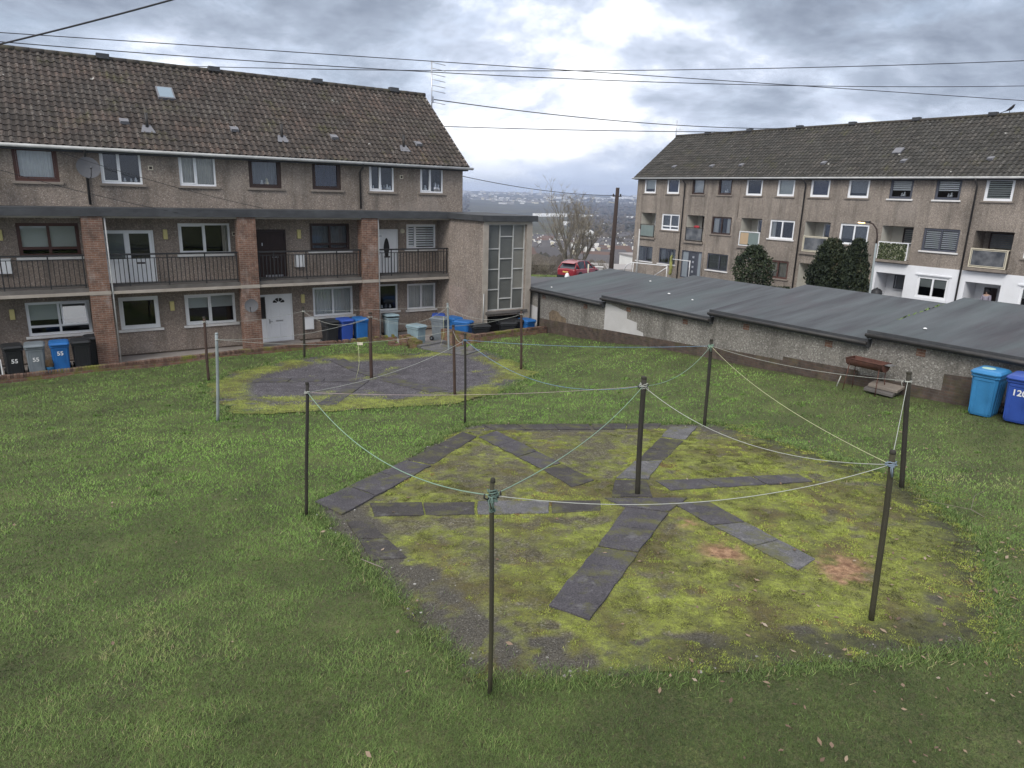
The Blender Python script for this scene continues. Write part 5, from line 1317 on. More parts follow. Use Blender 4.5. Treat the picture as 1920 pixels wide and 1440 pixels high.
# porch interiors
for i, h in enumerate(pw):
    m_ = M['cream_wall'] if i == 0 else M['white_wall']; mb = MB(); u1 = RU + h[4] - .03; u0 = RU - (.0 if i == 0 else .03) + .01
    mb.quad([(u0, h[1] - .006, h[2]), (u1, h[1] - .006, h[2]), (u1, h[1] - .006, h[3]), (u0, h[1] - .006, h[3])]); mb.quad([(u1, h[0] + .006, h[2]), (u0, h[0] + .006, h[2]), (u0, h[0] + .006, h[3]), (u1, h[0] + .006, h[3])])
    mb.quad([(u1, h[0], h[2]), (u1, h[1], h[2]), (u1, h[1], h[3]), (u1, h[0], h[3])]); mb.quad([(u0, h[0], h[3] - .006), (u1, h[0], h[3] - .006), (u1, h[1], h[3] - .006), (u0, h[1], h[3] - .006)])
    pc = mb.build('porch', m_, rb); GP = Face('u', u1 - .16)
    if i in (1, 3): window(pc, GP, h[0] + .05, h[0] + 1.15, 1.55, 2.35, fm='grey_frame', cols=(.35,), sash=False, fw_=.05, blind=('curtain', 'grey_curtain', 1), dd=.12)
    if i == 2:
        mb = MB(); GP.box(mb, h[0] + .62, h[0] + 1.25, -.15, -.1, .5, 2.2); mb.build('porch_door', M['door_dark'], pc)
mb = MB(); mb.tube([(RU - .06, 21.35, .45), (RU - .06, 21.35, .8)], .03, 6); mb.box(RU + .6, RU + .7, 21.2, 21.3, .45, 1.1); mb.build('porch_post', M['upvc'], rb)
# roof
EV = (RU - .36, 7.86); RI = (RU + D / 2, 11.28)
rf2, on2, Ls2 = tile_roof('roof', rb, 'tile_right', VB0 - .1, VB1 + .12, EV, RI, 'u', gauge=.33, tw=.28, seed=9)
mb = MB(); mb.quad([(RU + D + .36, VB0, 7.86), (RU + D + .36, VB1 + .1, 7.86), (RI[0], VB1 + .1, RI[1]), (RI[0], VB0, RI[1])]); mb.quad([(EV[0] + .03, VB0, EV[1] - .02), (EV[0] + .03, VB1 + .1, EV[1] - .02), (RI[0], VB1 + .1, RI[1] - .03), (RI[0], VB0, RI[1] - .03)])
mb.build('roof_underlay', M['felt'], rf2)
rr = random.Random(77)
roof_bits(rb, rf2, on2, Ls2, VB0 - .1, VB1 + .12, [(40.2, 1.3), (36.5, 1.3), (33.9, 1.35), (27.6, 1.4), (22.6, 1.45), (18.1, 1.5)], [], [40.2, 36.2, 32, 28.1, 24.0, 19.8], None, 'tile_right', axis='u')
mb = MB(); mb.hexa([on2(23.2, 2.2, .04), on2(23.7, 2.2, .04), on2(23.7, 2.7, .04), on2(23.2, 2.7, .04), on2(23.2, 2.2, .12), on2(23.7, 2.2, .12), on2(23.7, 2.7, .12), on2(23.2, 2.7, .12)]); mb.build('skylight', M['lead'], rf2)
mb = MB(); mb.box(RU - .3, RU - .01, VB0, VB1 + .1, 7.70, 7.84); mb.build('fascia', M['felt'], rb)
mb = MB(); mb.tube([(RU - .41, VB0, 7.83), (RU - .41, VB1 + .25, 7.80)], .058, 8); mb.build('gutter', M['gutter'], rb)
for a in (38.25, 28.1, 18.1):
    mb = MB(); mb.tube([(RU - .41, a, 7.78), (RU - .38, a, 7.66), (RU - .1, a, 7.4), (RU - .1, a, -.3)], .05, 8); mb.build('downpipe', M['pipe'], rb)
for a in (33.2, 35.9):
    mb = MB(); mb.tube([(RU - .05, a, 7.6 if a < 34 else 3.9), (RU - .05, a, 5.1 if a < 34 else 0.5)], .02, 6); mb.build('overflow_pipe', M['sill_stone'], rb)
# bird on the ridge
mb = MB(); px_, py_ = xy(RI[0], 19.15)
bd = thing('bird', 'small dark bird perched on the ridge of the far roof', 'bird', (RI[0], 18.95, 11.42))
mb.tube([(RI[0], 19.28, 11.47), (RI[0], 19.16, 11.53), (RI[0], 19.02, 11.60), (RI[0], 18.92, 11.70), (RI[0], 18.88, 11.78), (RI[0], 18.82, 11.80)], [.012, .045, .085, .075, .05, .012], 8)
mb.build('body', M['cable'], bd)
mb = MB(); mb.hexa([(RI[0] - .03, 19.6, 11.36), (RI[0] + .03, 19.6, 11.36), (RI[0] + .02, 19.2, 11.5), (RI[0] - .02, 19.2, 11.5), (RI[0] - .03, 19.6, 11.38), (RI[0] + .03, 19.6, 11.38), (RI[0] + .02, 19.2, 11.53), (RI[0] - .02, 19.2, 11.53)]); mb.build('tail', M['cable'], bd)
mb = MB()
for s in (-.02, .02): mb.tube([(RI[0] + s, 19.04, 11.4), (RI[0] + s, 19.04, 11.56)], .008, 5)
mb.build('legs', M['cable'], bd)

# ================================================================== brick garden walls
def brick_run(name, label, pts, thick, cat='wall', soldier=True, rag=0):
    """pts: (u, v, base z, top z) along the outer face"""
    th_ = thing(name, label, cat, (pts[0][0], pts[0][1], pts[0][2]))
    mb = MB(); mc = MB(); rr = random.Random(len(label))
    for (u0, v0, b0, t0), (u1, v1, b1, t1) in zip(pts, pts[1:]):
        Lg = math.hypot(u1 - u0, v1 - v0); nu, nv = -(v1 - v0) / Lg * thick, (u1 - u0) / Lg * thick
        mb.hexa([(u0, v0, b0 - .4), (u1, v1, b1 - .4), (u1 + nu, v1 + nv, b1 - .4), (u0 + nu, v0 + nv, b0 - .4), (u0, v0, t0 - .1), (u1, v1, t1 - .1), (u1 + nu, v1 + nv, t1 - .1), (u0 + nu, v0 + nv, t0 - .1)])
        k = max(1, int(Lg / .085))
        for i in range(k):      # brick on edge coping, each brick a little out of line
            f0, f1 = (i + .06) / k, (i + .94) / k; dz = rr.uniform(-.008, .008); o = rr.uniform(-.01, .01)
            if rag and rr.random() < rag: continue
            P = []
            for zz in (0, 1):
                for f, s in ((f0, 0), (f1, 0), (f1, 1), (f0, 1)):
                    u_, v_ = u0 + (u1 - u0) * f, v0 + (v1 - v0) * f; z = (t0 + (t1 - t0) * f) - .1 + zz * .1 + dz * zz
                    P.append((u_ + nu * (s * 1.06 - .03) + nu / thick * o, v_ + nv * (s * 1.06 - .03) + nv / thick * o, z))
            mc.hexa(P)
    mb.build('brickwork', M['brick_wall'], th_); mc.build('coping', M['coping'], th_); return th_
t = NT('brick_coping'); c = t.ramp(t.island(), [(0, (.075, .05, .04)), (.5, (.13, .075, .055)), (1, (.17, .11, .085))])
c = t.mix(1.0, c, t.ramp(t.noise(30, 3), [(.3, .7), (.7, 1.2)]), 'MULTIPLY'); c = t.mix(t.ramp(t.noise(1.4, 5, .65), [(.5, 0.0), (.64, .85)]), c, (.15, .16, .03)); M['coping'] = t.fin(c, .92)
brick_run('garden_wall', 'long low mossy brick wall between the path and the lawn', [(-12, 26.92, 0, .2), (-1.3, 26.92, 0, .22), (6.6, 26.92, .1, .36), (9.7, 26.92, .1, .38)], .22)
brick_run('garden_wall', 'broken end of the brick wall in front of the black and blue bins, coping bricks missing', [(9.72, 26.94, .1, .36), (11.3, 26.9, .18, .40), (12.3, 26.7, .2, .46)], .22, rag=.35)
brick_run('garden_wall', 'brick wall holding back the lawn in front of the sunken bin yard', [(14.3, 23.75, .42, .80), (16.4, 24.0, .44, .80), (18.22, 24.15, .45, .78)], .22)
brick_run('garden_wall', 'short sloping brick wall beside the steps to the bin yard', [(13.9, 25.8, -.1, .75), (14.3, 23.97, .2, .80)], .2)
brick_run('garden_wall', 'short leaning brick stub on the left of the steps', [(12.35, 26.6, .1, .56), (12.5, 25.3, .1, .40)], .3, rag=.3)
mb = MB(); rr = random.Random(4)
for k in range(7):
    s = rr.uniform(.12, .2); u_, v_ = 12.1 + rr.uniform(-.5, .5), 25.9 + rr.uniform(-.3, .3); x, y = u_, v_
    mb.box(u_ - s, u_ + s, v_ - s * .6, v_ + s * .6, .12 + k % 2 * .08, .3 + k % 2 * .1)
tag(mb.build('rubble', M['brick_wall'], loc=(12.1, 25.9, .1), rot='uv', bevel=.01), 'pile of loose bricks at the broken end of the wall', 'rubble')
tag(slab('x', [xy(12.55, 25.1), xy(13.8, 25.1), xy(13.8, 25.5), xy(12.55, 25.5)], M['slab_light'], .06, seed=77), kind='structure').name = 'steps'
# ================================================================== clothes poles and lines
POLES = {  # base x, y ; top x, z ; radius ; material ; label
    'A': (-3.18, 10.16, -3.07, 3.45, .029, 'pole_dark', 'slim dark clothes pole on the grass at the left corner of the near green'),
    'B': (-1.11, 16.31, -1.14, 3.06, .030, 'pole_dark', 'dark clothes pole between the two greens, tied with blue rope'),
    'C': (2.22, 11.25, 2.17, 3.42, .049, 'pole_dark', 'thick clothes pole in the middle of the near green, hooked at the top'),
    'D': (-.12, 5.67, -.14, 3.88, .0235, 'pole_moss', 'nearest clothes pole with a bundle of green rope knotted near its top'),
    'E': (4.18, 7.07, 4.07, 3.75, .034, 'pole_moss', 'green stained clothes pole leaning at the near right corner of the near green'),
    'F': (7.02, 11.72, 6.78, 3.53, .046, 'pole_dark', 'dark clothes pole at the far right, in front of the rusty barbecue'),
    'G': (4.67, 16.16, 4.62, 3.13, .043, 'pole_dark', 'clothes pole at the back right corner of the near green, tied with turquoise rope'),
    'a': (-9.6, 21.48, -9.59, 2.31, .045, 'pole_rust', 'thin rusty clothes pole at the left end of the far green'),
    'b': (-7.17, 16.35, -7.03, 2.88, .040, 'pole_grey', 'pale galvanised clothes pole standing on the grass left of the far green'),
    'c': (-7.71, 25.38, -7.68, 2.08, .045, 'pole_dark', 'clothes pole in front of the white fan light door'),
    'd': (-4.61, 22.26, -4.6, 2.48, .060, 'pole_rust', 'rusty red clothes pole in the middle of the far green'),
    'e': (-1.65, 19.72, -1.72, 2.62, .045, 'pole_rust', 'brown clothes pole at the near right of the far green, without rope'),
    'f': (.3, 23.84, .25, 2.46, .045, 'pole_rust', 'thin rusty clothes pole in front of the bin yard and garages'),
    'g': (-2.51, 26.98, -2.58, 2.13, .045, 'pole_grey', 'pale grey clothes pole by the broken path in front of the stair tower'),
}
M['rope_green_dirty'] = m_plain('weathered_green_rope', (.13, .19, .16), .9, .4, 20)
M['rope_bluegrey'] = m_plain('blue_grey_rope', (.2, .25, .3), .9, .3, 20)
TOP = {}
def coil(mb, c, r, turns, rr_, wob=.01, seed=0):
    q = random.Random(seed); pts = []
    for k in range(turns * 10 + 1):
        a = 2 * math.pi * k / 10; pts.append((c[0] + (r + q.uniform(-.2, 1) * wob) * math.cos(a), c[1] + (r + q.uniform(-.2, 1) * wob) * math.sin(a), c[2] + (k / (turns * 10) - .5) * rr_ * 2.2 * turns + q.uniform(-wob, wob) * .6))
    mb.tube(pts, rr_, 5)
for key, (bx, by, tx_, tz, r, mt, lab) in POLES.items():
    r *= .92; bz = zg1(bx, by); t = thing('clothes_pole', lab, 'clothes pole', (bx, by, bz), 'xy', group='clothes poles on the two drying greens')
    base, top = Vector((bx, by, bz - .05)), Vector((tx_, by, tz)); TOP[key] = top
    mb = MB(); rr = random.Random(key)
    pts = [base + (top - base) * f + Vector((math.sin(f * 5 + bx) * .006, math.cos(f * 4 + by) * .006, 0)) for f in (0, .12, .3, .5, .7, .88, 1)]
    mb.tube(pts, [r * 1.04, r * 1.0, r, r * .99, r * .98, r * .97, r * .96], 12); mb.build('shaft', M[mt], t)
    mb = MB(); mb.lathe([(r * .97, 0), (r * 1.05, .004), (r * 1.05, .03), (r * .8, .042), (0, .044)], tuple(top), 12); mb.build('cap', M['pole_dark' if mt != 'pole_grey' else 'pole_grey'], t)
    if key in 'CDFGB':
        mb = MB(); hz_ = tz - .13
        for k in range(4 if key in 'C' else 2):
            a = k * math.pi / (2 if key == 'C' else 1) + .5; ca, sa = math.cos(a), math.sin(a)
            mb.tube([(top.x + ca * r * .6, top.y + sa * r * .6, hz_), (top.x + ca * (r + .03), top.y + sa * (r + .03), hz_ - .02), (top.x + ca * (r + .06), top.y + sa * (r + .06), hz_), (top.x + ca * (r + .055), top.y + sa * (r + .055), hz_ + .035)], .008, 6)
        mb.build('hook', M['black_iron'], t)
    if key != 'e':
        mb = MB(); n = {'D': 9, 'C': 6, 'E': 6, 'F': 4, 'G': 6}.get(key, 3)
        for k in range(n): coil(mb, (top.x + rr.uniform(-.012, .012), top.y + rr.uniform(-.012, .012), tz - .12 + rr.uniform(-.035, .03) * (n / 5)), r + .006, 1, .0065, .022 if n > 4 else .012, seed=k + ord(key))
        if key == 'D': coil(mb, (top.x, top.y, tz - .26), r + .003, 3, .005, .004, 3)
        for k in range(3 if n > 4 else 1):
            a = rr.uniform(0, 6.28); mb.tube([(top.x + (r + .01) * math.cos(a), top.y + (r + .01) * math.sin(a), tz - .12), (top.x + (r + .05) * math.cos(a), top.y + (r + .05) * math.sin(a), tz - .15), (top.x + (r + .035) * math.cos(a + .3), top.y + (r + .035) * math.sin(a + .3), tz - .24)], .005, 5)
        mb.build('rope_knot', M[{'D': 'rope_green_dirty', 'G': 'rope_green', 'C': 'rope_white', 'E': 'rope_bluegrey', 'B': 'rope_blue'}.get(key, 'rope_white')], t)
ROPES = [('A', 'D', .34, 'rope_green', .0065, 'pale green sagging rope from the left corner pole to the nearest pole'), ('D', 'C', .18, 'rope_green', .006, 'green rope from the nearest pole up to the thick middle pole'),
         ('D', 'E', .24, 'rope_white', .005, 'white rope sagging across the front between the two nearest poles'), ('C', 'E', .34, 'rope_white', .006, 'pale sagging rope from the thick middle pole to the leaning green pole'),
         ('G', 'E', .19, 'rope_yellow', .005, 'thin yellowish rope from the back right pole to the leaning green pole'), ('C', 'G', .23, 'rope_green', .006, 'green rope from the thick middle pole to the back right pole'),
         ('B', 'G', .09, 'rope_blue', .0055, 'nearly level blue rope along the back of the near green'), ('B', 'C', .46, 'rope_blue', .0055, 'blue rope sagging deeply from the pole between the greens to the thick middle pole'),
         ('G', 'F', .13, 'rope_white', .005, 'white rope along the right edge in front of the garages'), ('F', 'E', .22, 'rope_white', .006, 'white rope dropping steeply between the two right hand poles'),
         ('A', 'C', .09, 'rope_pink', .004, 'thin faded pink line from the left corner pole to the thick middle pole'), ('A', 'B', .16, 'rope_white', .005, 'pale line from the left corner pole back to the pole between the greens'),
         ('b', 'd', .20, 'rope_white', .006, 'white line from the galvanised pole to the rusty red middle pole'), ('a', 'c', .12, 'rope_white', .005, 'line along the back left of the far green'),
         ('b', 'e', .24, 'rope_white', .005, 'lowest line across the front of the far green'), ('c', 'd', .37, 'rope_white', .006, 'sagging line from the pole by the white door to the rusty red middle pole'),
         ('c', 'g', .02, 'rope_white', .005, 'taut line along the back of the far green'), ('d', 'g', .42, 'rope_white', .006, 'sagging line from the rusty red middle pole to the pale grey pole by the tower'),
         ('d', 'f', .35, 'rope_white', .005, 'line from the rusty red middle pole to the pole by the bin yard'), ('g', 'f', .32, 'rope_white', .006, 'sagging line in front of the stair tower'), ('e', 'B', .17, 'rope_white', .005, 'short line joining the two dark poles between the greens')]
def catenary(p, q, sag, n=28): return [p + (q - p) * (i / n) - Vector((0, 0, sag * 4 * (i / n) * (1 - i / n))) for i in range(n + 1)]
for a, b, sag, mt, r, lab in ROPES:
    off = Vector((0, 0, .12)); mb = MB(); mb.tube(catenary(TOP[a] - off, TOP[b] - off, sag), r * .78, 6)
    p = TOP[a] - off; mb.v = [(x, y, z) for x, y, z in mb.v]
    tag(mb.build('clothes_line', M[mt], loc=tuple(p)), lab, 'clothes line', 'clothes lines strung between the poles')
# loose ends
for (x, y, z0, z1, lab) in ((-4.1, 18.25, 2.34, 1.35, 'loose cord hanging from a line left of the rusty red pole'), (-2.55, 25.2, 1.95, .9, 'loose cord hanging from a line near the broken path')):
    mb = MB(); mb.tube([(x, y, z0), (x + .01, y, (z0 + z1) / 2), (x - .02, y, z1 + .3), (x - .1, y, z1)], .005, 5); tag(mb.build('cord', M['rope_yellow'], loc=(x, y, z0)), lab, 'cord')
mb = MB(); mb.box(-4.13, -3.98, 18.23, 18.25, 2.32, 2.39); tag(mb.build('peg_holder', M['far_cream'], loc=(-4.05, 18.24, 2.36)), 'small pale plastic tag hung on the lowest line of the far green', 'peg holder')
wz = zg1(7.4, 10.9)
mb = MB(); mb.tube([(6.9, 11.1, wz + .03), (7.2, 10.85, wz + .05), (7.55, 10.6, wz + .07), (7.62, 10.3, wz + .05), (7.5, 10.55, wz + .09), (7.9, 11.1, wz + .10), (8.35, 11.5, wz + .04)], .003, 6); tag(mb.build('wire', M['sill_stone'], loc=(7.4, 10.9, wz)), 'loose curl of pale wire lying in the grass at the right', 'wire')
mb = MB(); mb.tube([(-1.95, 8.5, zg1(-1.95, 8.5) + .05), (-1.78, 8.35, zg1(-1.78, 8.35) + .06), (-1.6, 8.22, zg1(-1.6, 8.22) + .06)], [.006, .008, .005], 6); tag(mb.build('stick', M['sill_stone'], loc=(-1.8, 8.3, zg1(-1.8, 8.3))), 'pale bare stick lying on the grass edge', 'stick')
mb = MB(); mb.lathe([(.0, .26), (.1, .2), (.17, .08), (.16, -.05), (0, -.06)], (-1.62, 26.3, zg1(-1.62, 26.3)), 9); tag(mb.build('rock', M['concrete'], loc=(-1.62, 26.3, zg1(-1.62, 26.3))), 'dark stone lying at the edge of the far green', 'rock')

# ================================================================== wheeled bins
def make_bin(label, u, v, z, mat, rot=0.0, num=None, num_z=.55, lidmat=None, scale=1.0, open_=0.0, frame='uv', tilt=0.0, sticker=False):
    X, Y = xy(u, v); t = bpy.data.objects.new('wheelie_bin', None); COL.objects.link(t); t.empty_display_size = .2
    t.location = (X, Y, z); t.rotation_euler = (tilt, 0, PHI + rot); t.scale = (scale,) * 3; ORG[t.name] = (0, 0, 0); tag(t, label, 'wheelie bin', 'wheelie bins')
    mb = MB(); secs = [(.215, -.27, .25, .0), (.225, -.285, .27, .05), (.262, -.335, .335, .86), (.285, -.365, .36, .88), (.285, -.365, .36, .95)]   # half width, front y, back y, z
    def ring(hw, y0, y1, z_, c=.05): return [(-hw + c, y0, z_), (hw - c, y0, z_), (hw, y0 + c, z_), (hw, y1 - c, z_), (hw - c, y1, z_), (-hw + c, y1, z_), (-hw, y1 - c, z_), (-hw, y0 + c, z_)]
    for s_ in secs: mb.v += ring(*s_)
    for i in range(len(secs) - 1):
        for k in range(8): mb.f.append((i * 8 + k, i * 8 + (k + 1) % 8, i * 8 + 8 + (k + 1) % 8, i * 8 + 8 + k)); mb.mi.append(0); mb.sm.append(False)
    mb.f.append(tuple(range(8))[::-1]); mb.mi.append(0); mb.sm.append(False)
    mb.box(-.2, .2, -.345, -.30, .80, .86)        # front lifting bar
    for rx in (-.20, -.12, .12, .20): mb.hexa([(rx - .012, -.292, .06), (rx + .012, -.292, .06), (rx + .012, -.27, .06), (rx - .012, -.27, .06), (rx - .012, -.336, .78), (rx + .012, -.336, .78), (rx + .012, -.31, .78), (rx - .012, -.31, .78)])
    for ry in (-.12, .0, .12):
        for sx_ in (-1, 1): mb.hexa([(sx_ * .225, ry - .012, .06), (sx_ * .235, ry - .012, .06), (sx_ * .235, ry + .012, .06), (sx_ * .225, ry + .012, .06), (sx_ * .25, ry - .012, .8), (sx_ * .268, ry - .012, .8), (sx_ * .268, ry + .012, .8), (sx_ * .25, ry + .012, .8)])
    body = mb.build('body', mat, t, bevel=.008)
    mb = MB()
    L4 = [ring(.30, -.40, .37, .95, .06), ring(.30, -.40, .37, .985, .06), ring(.265, -.36, .33, 1.03, .06), ring(.2, -.28, .27, 1.045, .06)]
    for s_ in L4: mb.v += s_
    for i in range(3):
        for k in range(8): mb.f.append((i * 8 + k, i * 8 + (k + 1) % 8, i * 8 + 8 + (k + 1) % 8, i * 8 + 8 + k)); mb.mi.append(0); mb.sm.append(False)
    mb.f.append(tuple(range(24, 32))); mb.mi.append(0); mb.sm.append(False); mb.f.append(tuple(range(8))[::-1]); mb.mi.append(0); mb.sm.append(False)
    mb.box(-.24, .24, -.42, -.395, .955, .985)
    if open_:
        R4 = Matrix.Translation((0, .37, .95)) @ Matrix.Rotation(-open_, 4, 'X') @ Matrix.Translation((0, -.37, -.95)); mb.xf(R4)
    lid = mb.build('lid', lidmat or mat, t, bevel=.008)
    if sticker:
        mb = MB(); mb.lathe([(0, .004), (.13, .003), (.135, 0)], (-.05, -.05, 1.046), 16); mb.build('sticker', M['sticker'], lid)
    mb = MB(); mb.tube([(-.2, .37, .9), (-.2, .43, .93), (.2, .43, .93), (.2, .37, .9)], .017, 8); mb.build('handle', mat, t)
    for sx_ in (-.25, .25):
        mb = MB(); mb.lathe([(.04, -.03), (.1, -.03), (.105, 0), (.1, .03), (.04, .03)], (sx_, .27, .1), 14, 'x'); w_ = mb.build('wheel', M['tyre'], t)
        mb = MB(); mb.lathe([(0, -.032), (.045, -.032), (.045, .032), (0, .032)], (sx_, .27, .1), 10, 'x'); mb.build('hub', M['bin_grey'], w_)
    if num:
        hw_y = -.272 - (num_z / .86) * .063
        o = tx(None, num, .19, (0, 0, 0), 'v', 'paint_white'); o.parent = t
        o.matrix_local = Matrix.Translation((0, hw_y - .008, num_z)) @ Matrix.Rotation(math.radians(94.5), 4, 'X')
    return t
M['sticker'] = m_plain('recycling_sticker', (.4, .55, .45), .5, .2, 12)
make_bin('black wheelie bin with a white 55 on its front, leftmost in its row', -.92, 27.95, 0, M['bin_black'], .1, '55', .52)
make_bin('grey wheelie bin with a white 55 on its front', -.30, 27.93, 0, M['bin_grey'], -.02, '55', .52)
make_bin('blue wheelie bin with a white 55 high on its front', .40, 27.95, 0, M['bin_blue'], -.02, '55', .66)
make_bin('unnumbered black wheelie bin beside the blue 55 bin', 1.02, 28.0, 0, M['bin_black'], 0, None)
make_bin('black wheelie bin half behind another against the brick pier', 1.45, 28.55, 0, M['bin_black'], .05, None)
make_bin('black wheelie bin right of the white fan light door', 9.95, 28.2, 0, M['bin_black'], .05)
make_bin('deep blue wheelie bin between a black bin and a brighter blue bin', 10.62, 28.25, 0, M['bin_deepblue'], .05)
make_bin('bright blue wheelie bin just left of the last brick pier', 11.3, 28.2, 0, M['bin_blue'], -.1)
make_bin('pale blue grey wheelie bin right of the last brick pier, its lid ajar', 12.75, 28.3, 0, M['bin_palegrey'], -.08, open_=.08)
make_bin('pale blue grey wheelie bin sunk behind the brick steps', 13.0, 26.3, -.12, M['bin_palegrey'], .3)
make_bin('deep blue wheelie bin tucked in the corner by the balcony', 14.75, 27.6, 0, M['bin_deepblue'], -.5)
make_bin('grey wheelie bin among the blue bins in the bin yard', 14.45, 26.9, 0, M['bin_grey'], .5)
make_bin('bright blue wheelie bin beside the stair tower wall in the bin yard', 15.0, 26.75, 0, M['bin_blue'], .2)
make_bin('bright blue wheelie bin nearest the brick wall in the bin yard', 14.95, 25.75, 0, M['bin_blue'], .6)
make_bin('low black lidded wheelie bin left in the bin yard', 15.2, 24.75, -.02, M['bin_black'], 1.3)
make_bin('black wheelie bin in front of the stair window', 16.55, 24.75, 0, M['bin_black'], 1.2)
make_bin('black wheelie bin beside the bright blue bin at the right of the bin yard', 17.1, 25.0, .02, M['bin_black'], .1)
make_bin('bright blue wheelie bin at the right end of the bin yard by the garage', 17.6, 24.85, .02, M['bin_blue'], .1)
g1, g2 = zg1(*xy(17.55, 7.35)), zg1(*xy(17.55, 6.55))
make_bin('light blue wheelie bin with an oval lid sticker, on the lawn by the garages', 17.75, 6.74, g1 + .07, M['bin_lightblue'], -1.5, None, scale=1.02, sticker=True)
make_bin('deep blue wheelie bin numbered 120 at the right edge by the garage wall', 17.62, 6.0, g2 + .08, M['bin_deepblue'], -1.45, '120', .66, scale=1.0)
# potted grass and a bag between the bins
t = thing('plant_pot', 'small blue pot of dry grass between the grey and blue 55 bins', 'plant pot', (.06, 27.75, 0))
mb = MB(); mb.lathe([(0, 0), (.09, 0), (.13, .2), (.14, .22), (.12, .22), (.11, .18), (0, .18)], (.06, 27.75, 0), 14); mb.build('pot', M['bin_lightblue'], t)
mb = MB(); rr = random.Random(3)
for k in range(160):
    a = rr.uniform(0, 6.28); l = rr.uniform(.12, .32); r = rr.uniform(.02, .2); w_ = .012
    x0, y0 = .06 + .06 * math.cos(a), 27.75 + .06 * math.sin(a); x1, y1 = .06 + r * math.cos(a), 27.75 + r * math.sin(a)
    mb.quad([(x0 - w_, y0, .18), (x0 + w_, y0, .18), (x1 + w_, y1 + .02, .18 + l), (x1 - w_, y1 - .02, .18 + l * .9)])
mb.build('dry_grass', m_plain('dry_straw', (.36, .27, .17), .9, .4, 15), t)
t = thing('notice_board', 'white framed board leaning by the path at the left edge', 'board', (-1.45, 27.7, 0))
mb = MB(); mb.box(-1.75, -1.25, 27.75, 27.78, .05, .6); mb.build('frame', M['paint_white'], t); mb = MB(); mb.box(-1.71, -1.29, 27.745, 27.749, .1, .56); mb.build('panel', M['bin_black'], t)

# ================================================================== satellite dishes, aerials
def dish(label, u, v, z, R, mat, face, stand):
    t = thing('satellite_dish', label, 'satellite dish', (u, v, z), group='satellite dishes'); mb = MB()
    f = Vector(face).normalized(); q_ = f.to_track_quat('Z', 'Y').to_matrix().to_4x4(); M4 = Matrix.Translation((u, v, z)) @ q_
    prof = [(0, 0)] + [(R * k / 6, .22 * R * (k / 6) ** 2) for k in range(1, 7)] + [(R * 1.02, .22 * R + .004), (R * 1.0, .22 * R - .012)] + [(R * k / 6, .22 * R * (k / 6) ** 2 - .01) for k in range(6, 0, -1)] + [(0, -.012)]
    mb.lathe(prof, (0, 0, 0), 26); mb.xf(M4); mb.build('reflector', M[mat], t)
    mb = MB(); mb.tube([(0, -R * .95, .18 * R), (0, -R * 1.0, .6 * R), (0, -R * .35, R * 1.25)], .012, 6); mb.xf(M4); mb.build('arm', M['black_iron'], t)
    mb = MB(); mb.lathe([(0, -.05), (.03, -.05), (.035, .04), (.025, .07), (0, .07)], (0, -R * .33, R * 1.22), 10); mb.xf(M4); mb.build('receiver', M['dish_grey'], t)
    mb = MB(); mb.tube([(u, v + .0, z), Vector((u, v, z)) - f * .12, stand], .018, 6); mb.build('bracket', M['black_iron'], t)
dish('large grey satellite dish on the front of the downpipe between the top floor windows', 1.95, LV - .45, 6.72, .36, 'dish_grey', (.15, -1, .30), (1.97, LV - .02, 6.5))
dish('grey satellite dish cut off by the left edge of the photo', -.98, LV - .45, 6.22, .36, 'dish_grey', (.35, -1, .32), (-.95, LV - .02, 6.0))
dish('small dark satellite dish low on the second brick pier', 6.78, 28.12 - .3, 1.86, .25, 'dish_grey', (-.5, -1, .25), (6.8, 28.12, 1.8))
t = thing('aerial', 'tall television aerial with rows of short rods on the gable end of the near block', 'aerial', (17.0, LV + 3.3, 9.6))
mu, mv = 17.02, LV + 3.2
mb = MB(); mb.tube([(mu, mv, 9.3), (mu, mv, 12.35)], .028, 8); mb.build('mast', M['steel'], t)
mb = MB()
for k, z in enumerate((12.28, 12.02, 11.76, 11.52, 11.26, 11.02, 10.5)):
    mb.tube([(mu - .05, mv, z), (mu + .32, mv - .02, z - .03), (mu + .72, mv - .04, z - .07)], .016, 6)
mb.box(mu + .02, mu + .1, mv - .03, mv + .03, 10.45, 10.75); mb.build('rods', M['steel'], t)
t = thing('aerial', 'thin mast aerial with one short rod on the end of the far roof', 'aerial', (RU + D / 2, VB1 - .1, 11.2))
mu, mv = RU + D / 2 - .3, VB1 - .05
mb = MB(); mb.tube([(mu, mv, 10.8), (mu, mv, 12.5)], .03, 6); mb.build('mast', M['steel'], t)
mb = MB(); mb.tube([(mu, mv, 11.75), (mu, mv - .8, 11.72)], .02, 6); mb.tube([(mu, mv - .4, 11.72), (mu, mv - .4, 11.95)], .015, 6); mb.build('rods', M['steel'], t)

# ================================================================== telegraph pole and overhead cables
tpx, tpy = 5.95, 44.6; tz0 = float(th(np.array([tpx]), np.array([tpy]))[0])
t = thing('telegraph_pole', 'dark wooden telegraph pole standing beyond the garages', 'telegraph pole', (tpx, tpy, tz0), 'xy')
mb = MB(); mb.tube([(tpx, tpy, tz0 - .3), (tpx + .05, tpy, 2.5), (tpx + .13, tpy, 6.86)], [.17, .14, .11], 12); mb.build('shaft', M['wood_pole'], t)
mb = MB(); mb.tube([(tpx - .15, tpy, 6.35), (tpx + .4, tpy, 6.35)], .03, 6)
for s in (-.1, .33): mb.lathe([(0, 0), (.05, 0), (.05, .08), (.02, .12), (0, .12)], (tpx + s, tpy, 6.38), 8)
mb.build('bracket', M['black_iron'], t)
def ray(px, py, dist):
    """a point seen in that direction, at that distance ahead"""
    d = fw * 1320 + rt * (px - 960) - up * (py - 720); d = d / d.y
    return Vector((0, 0, CAM_H)) + d * dist
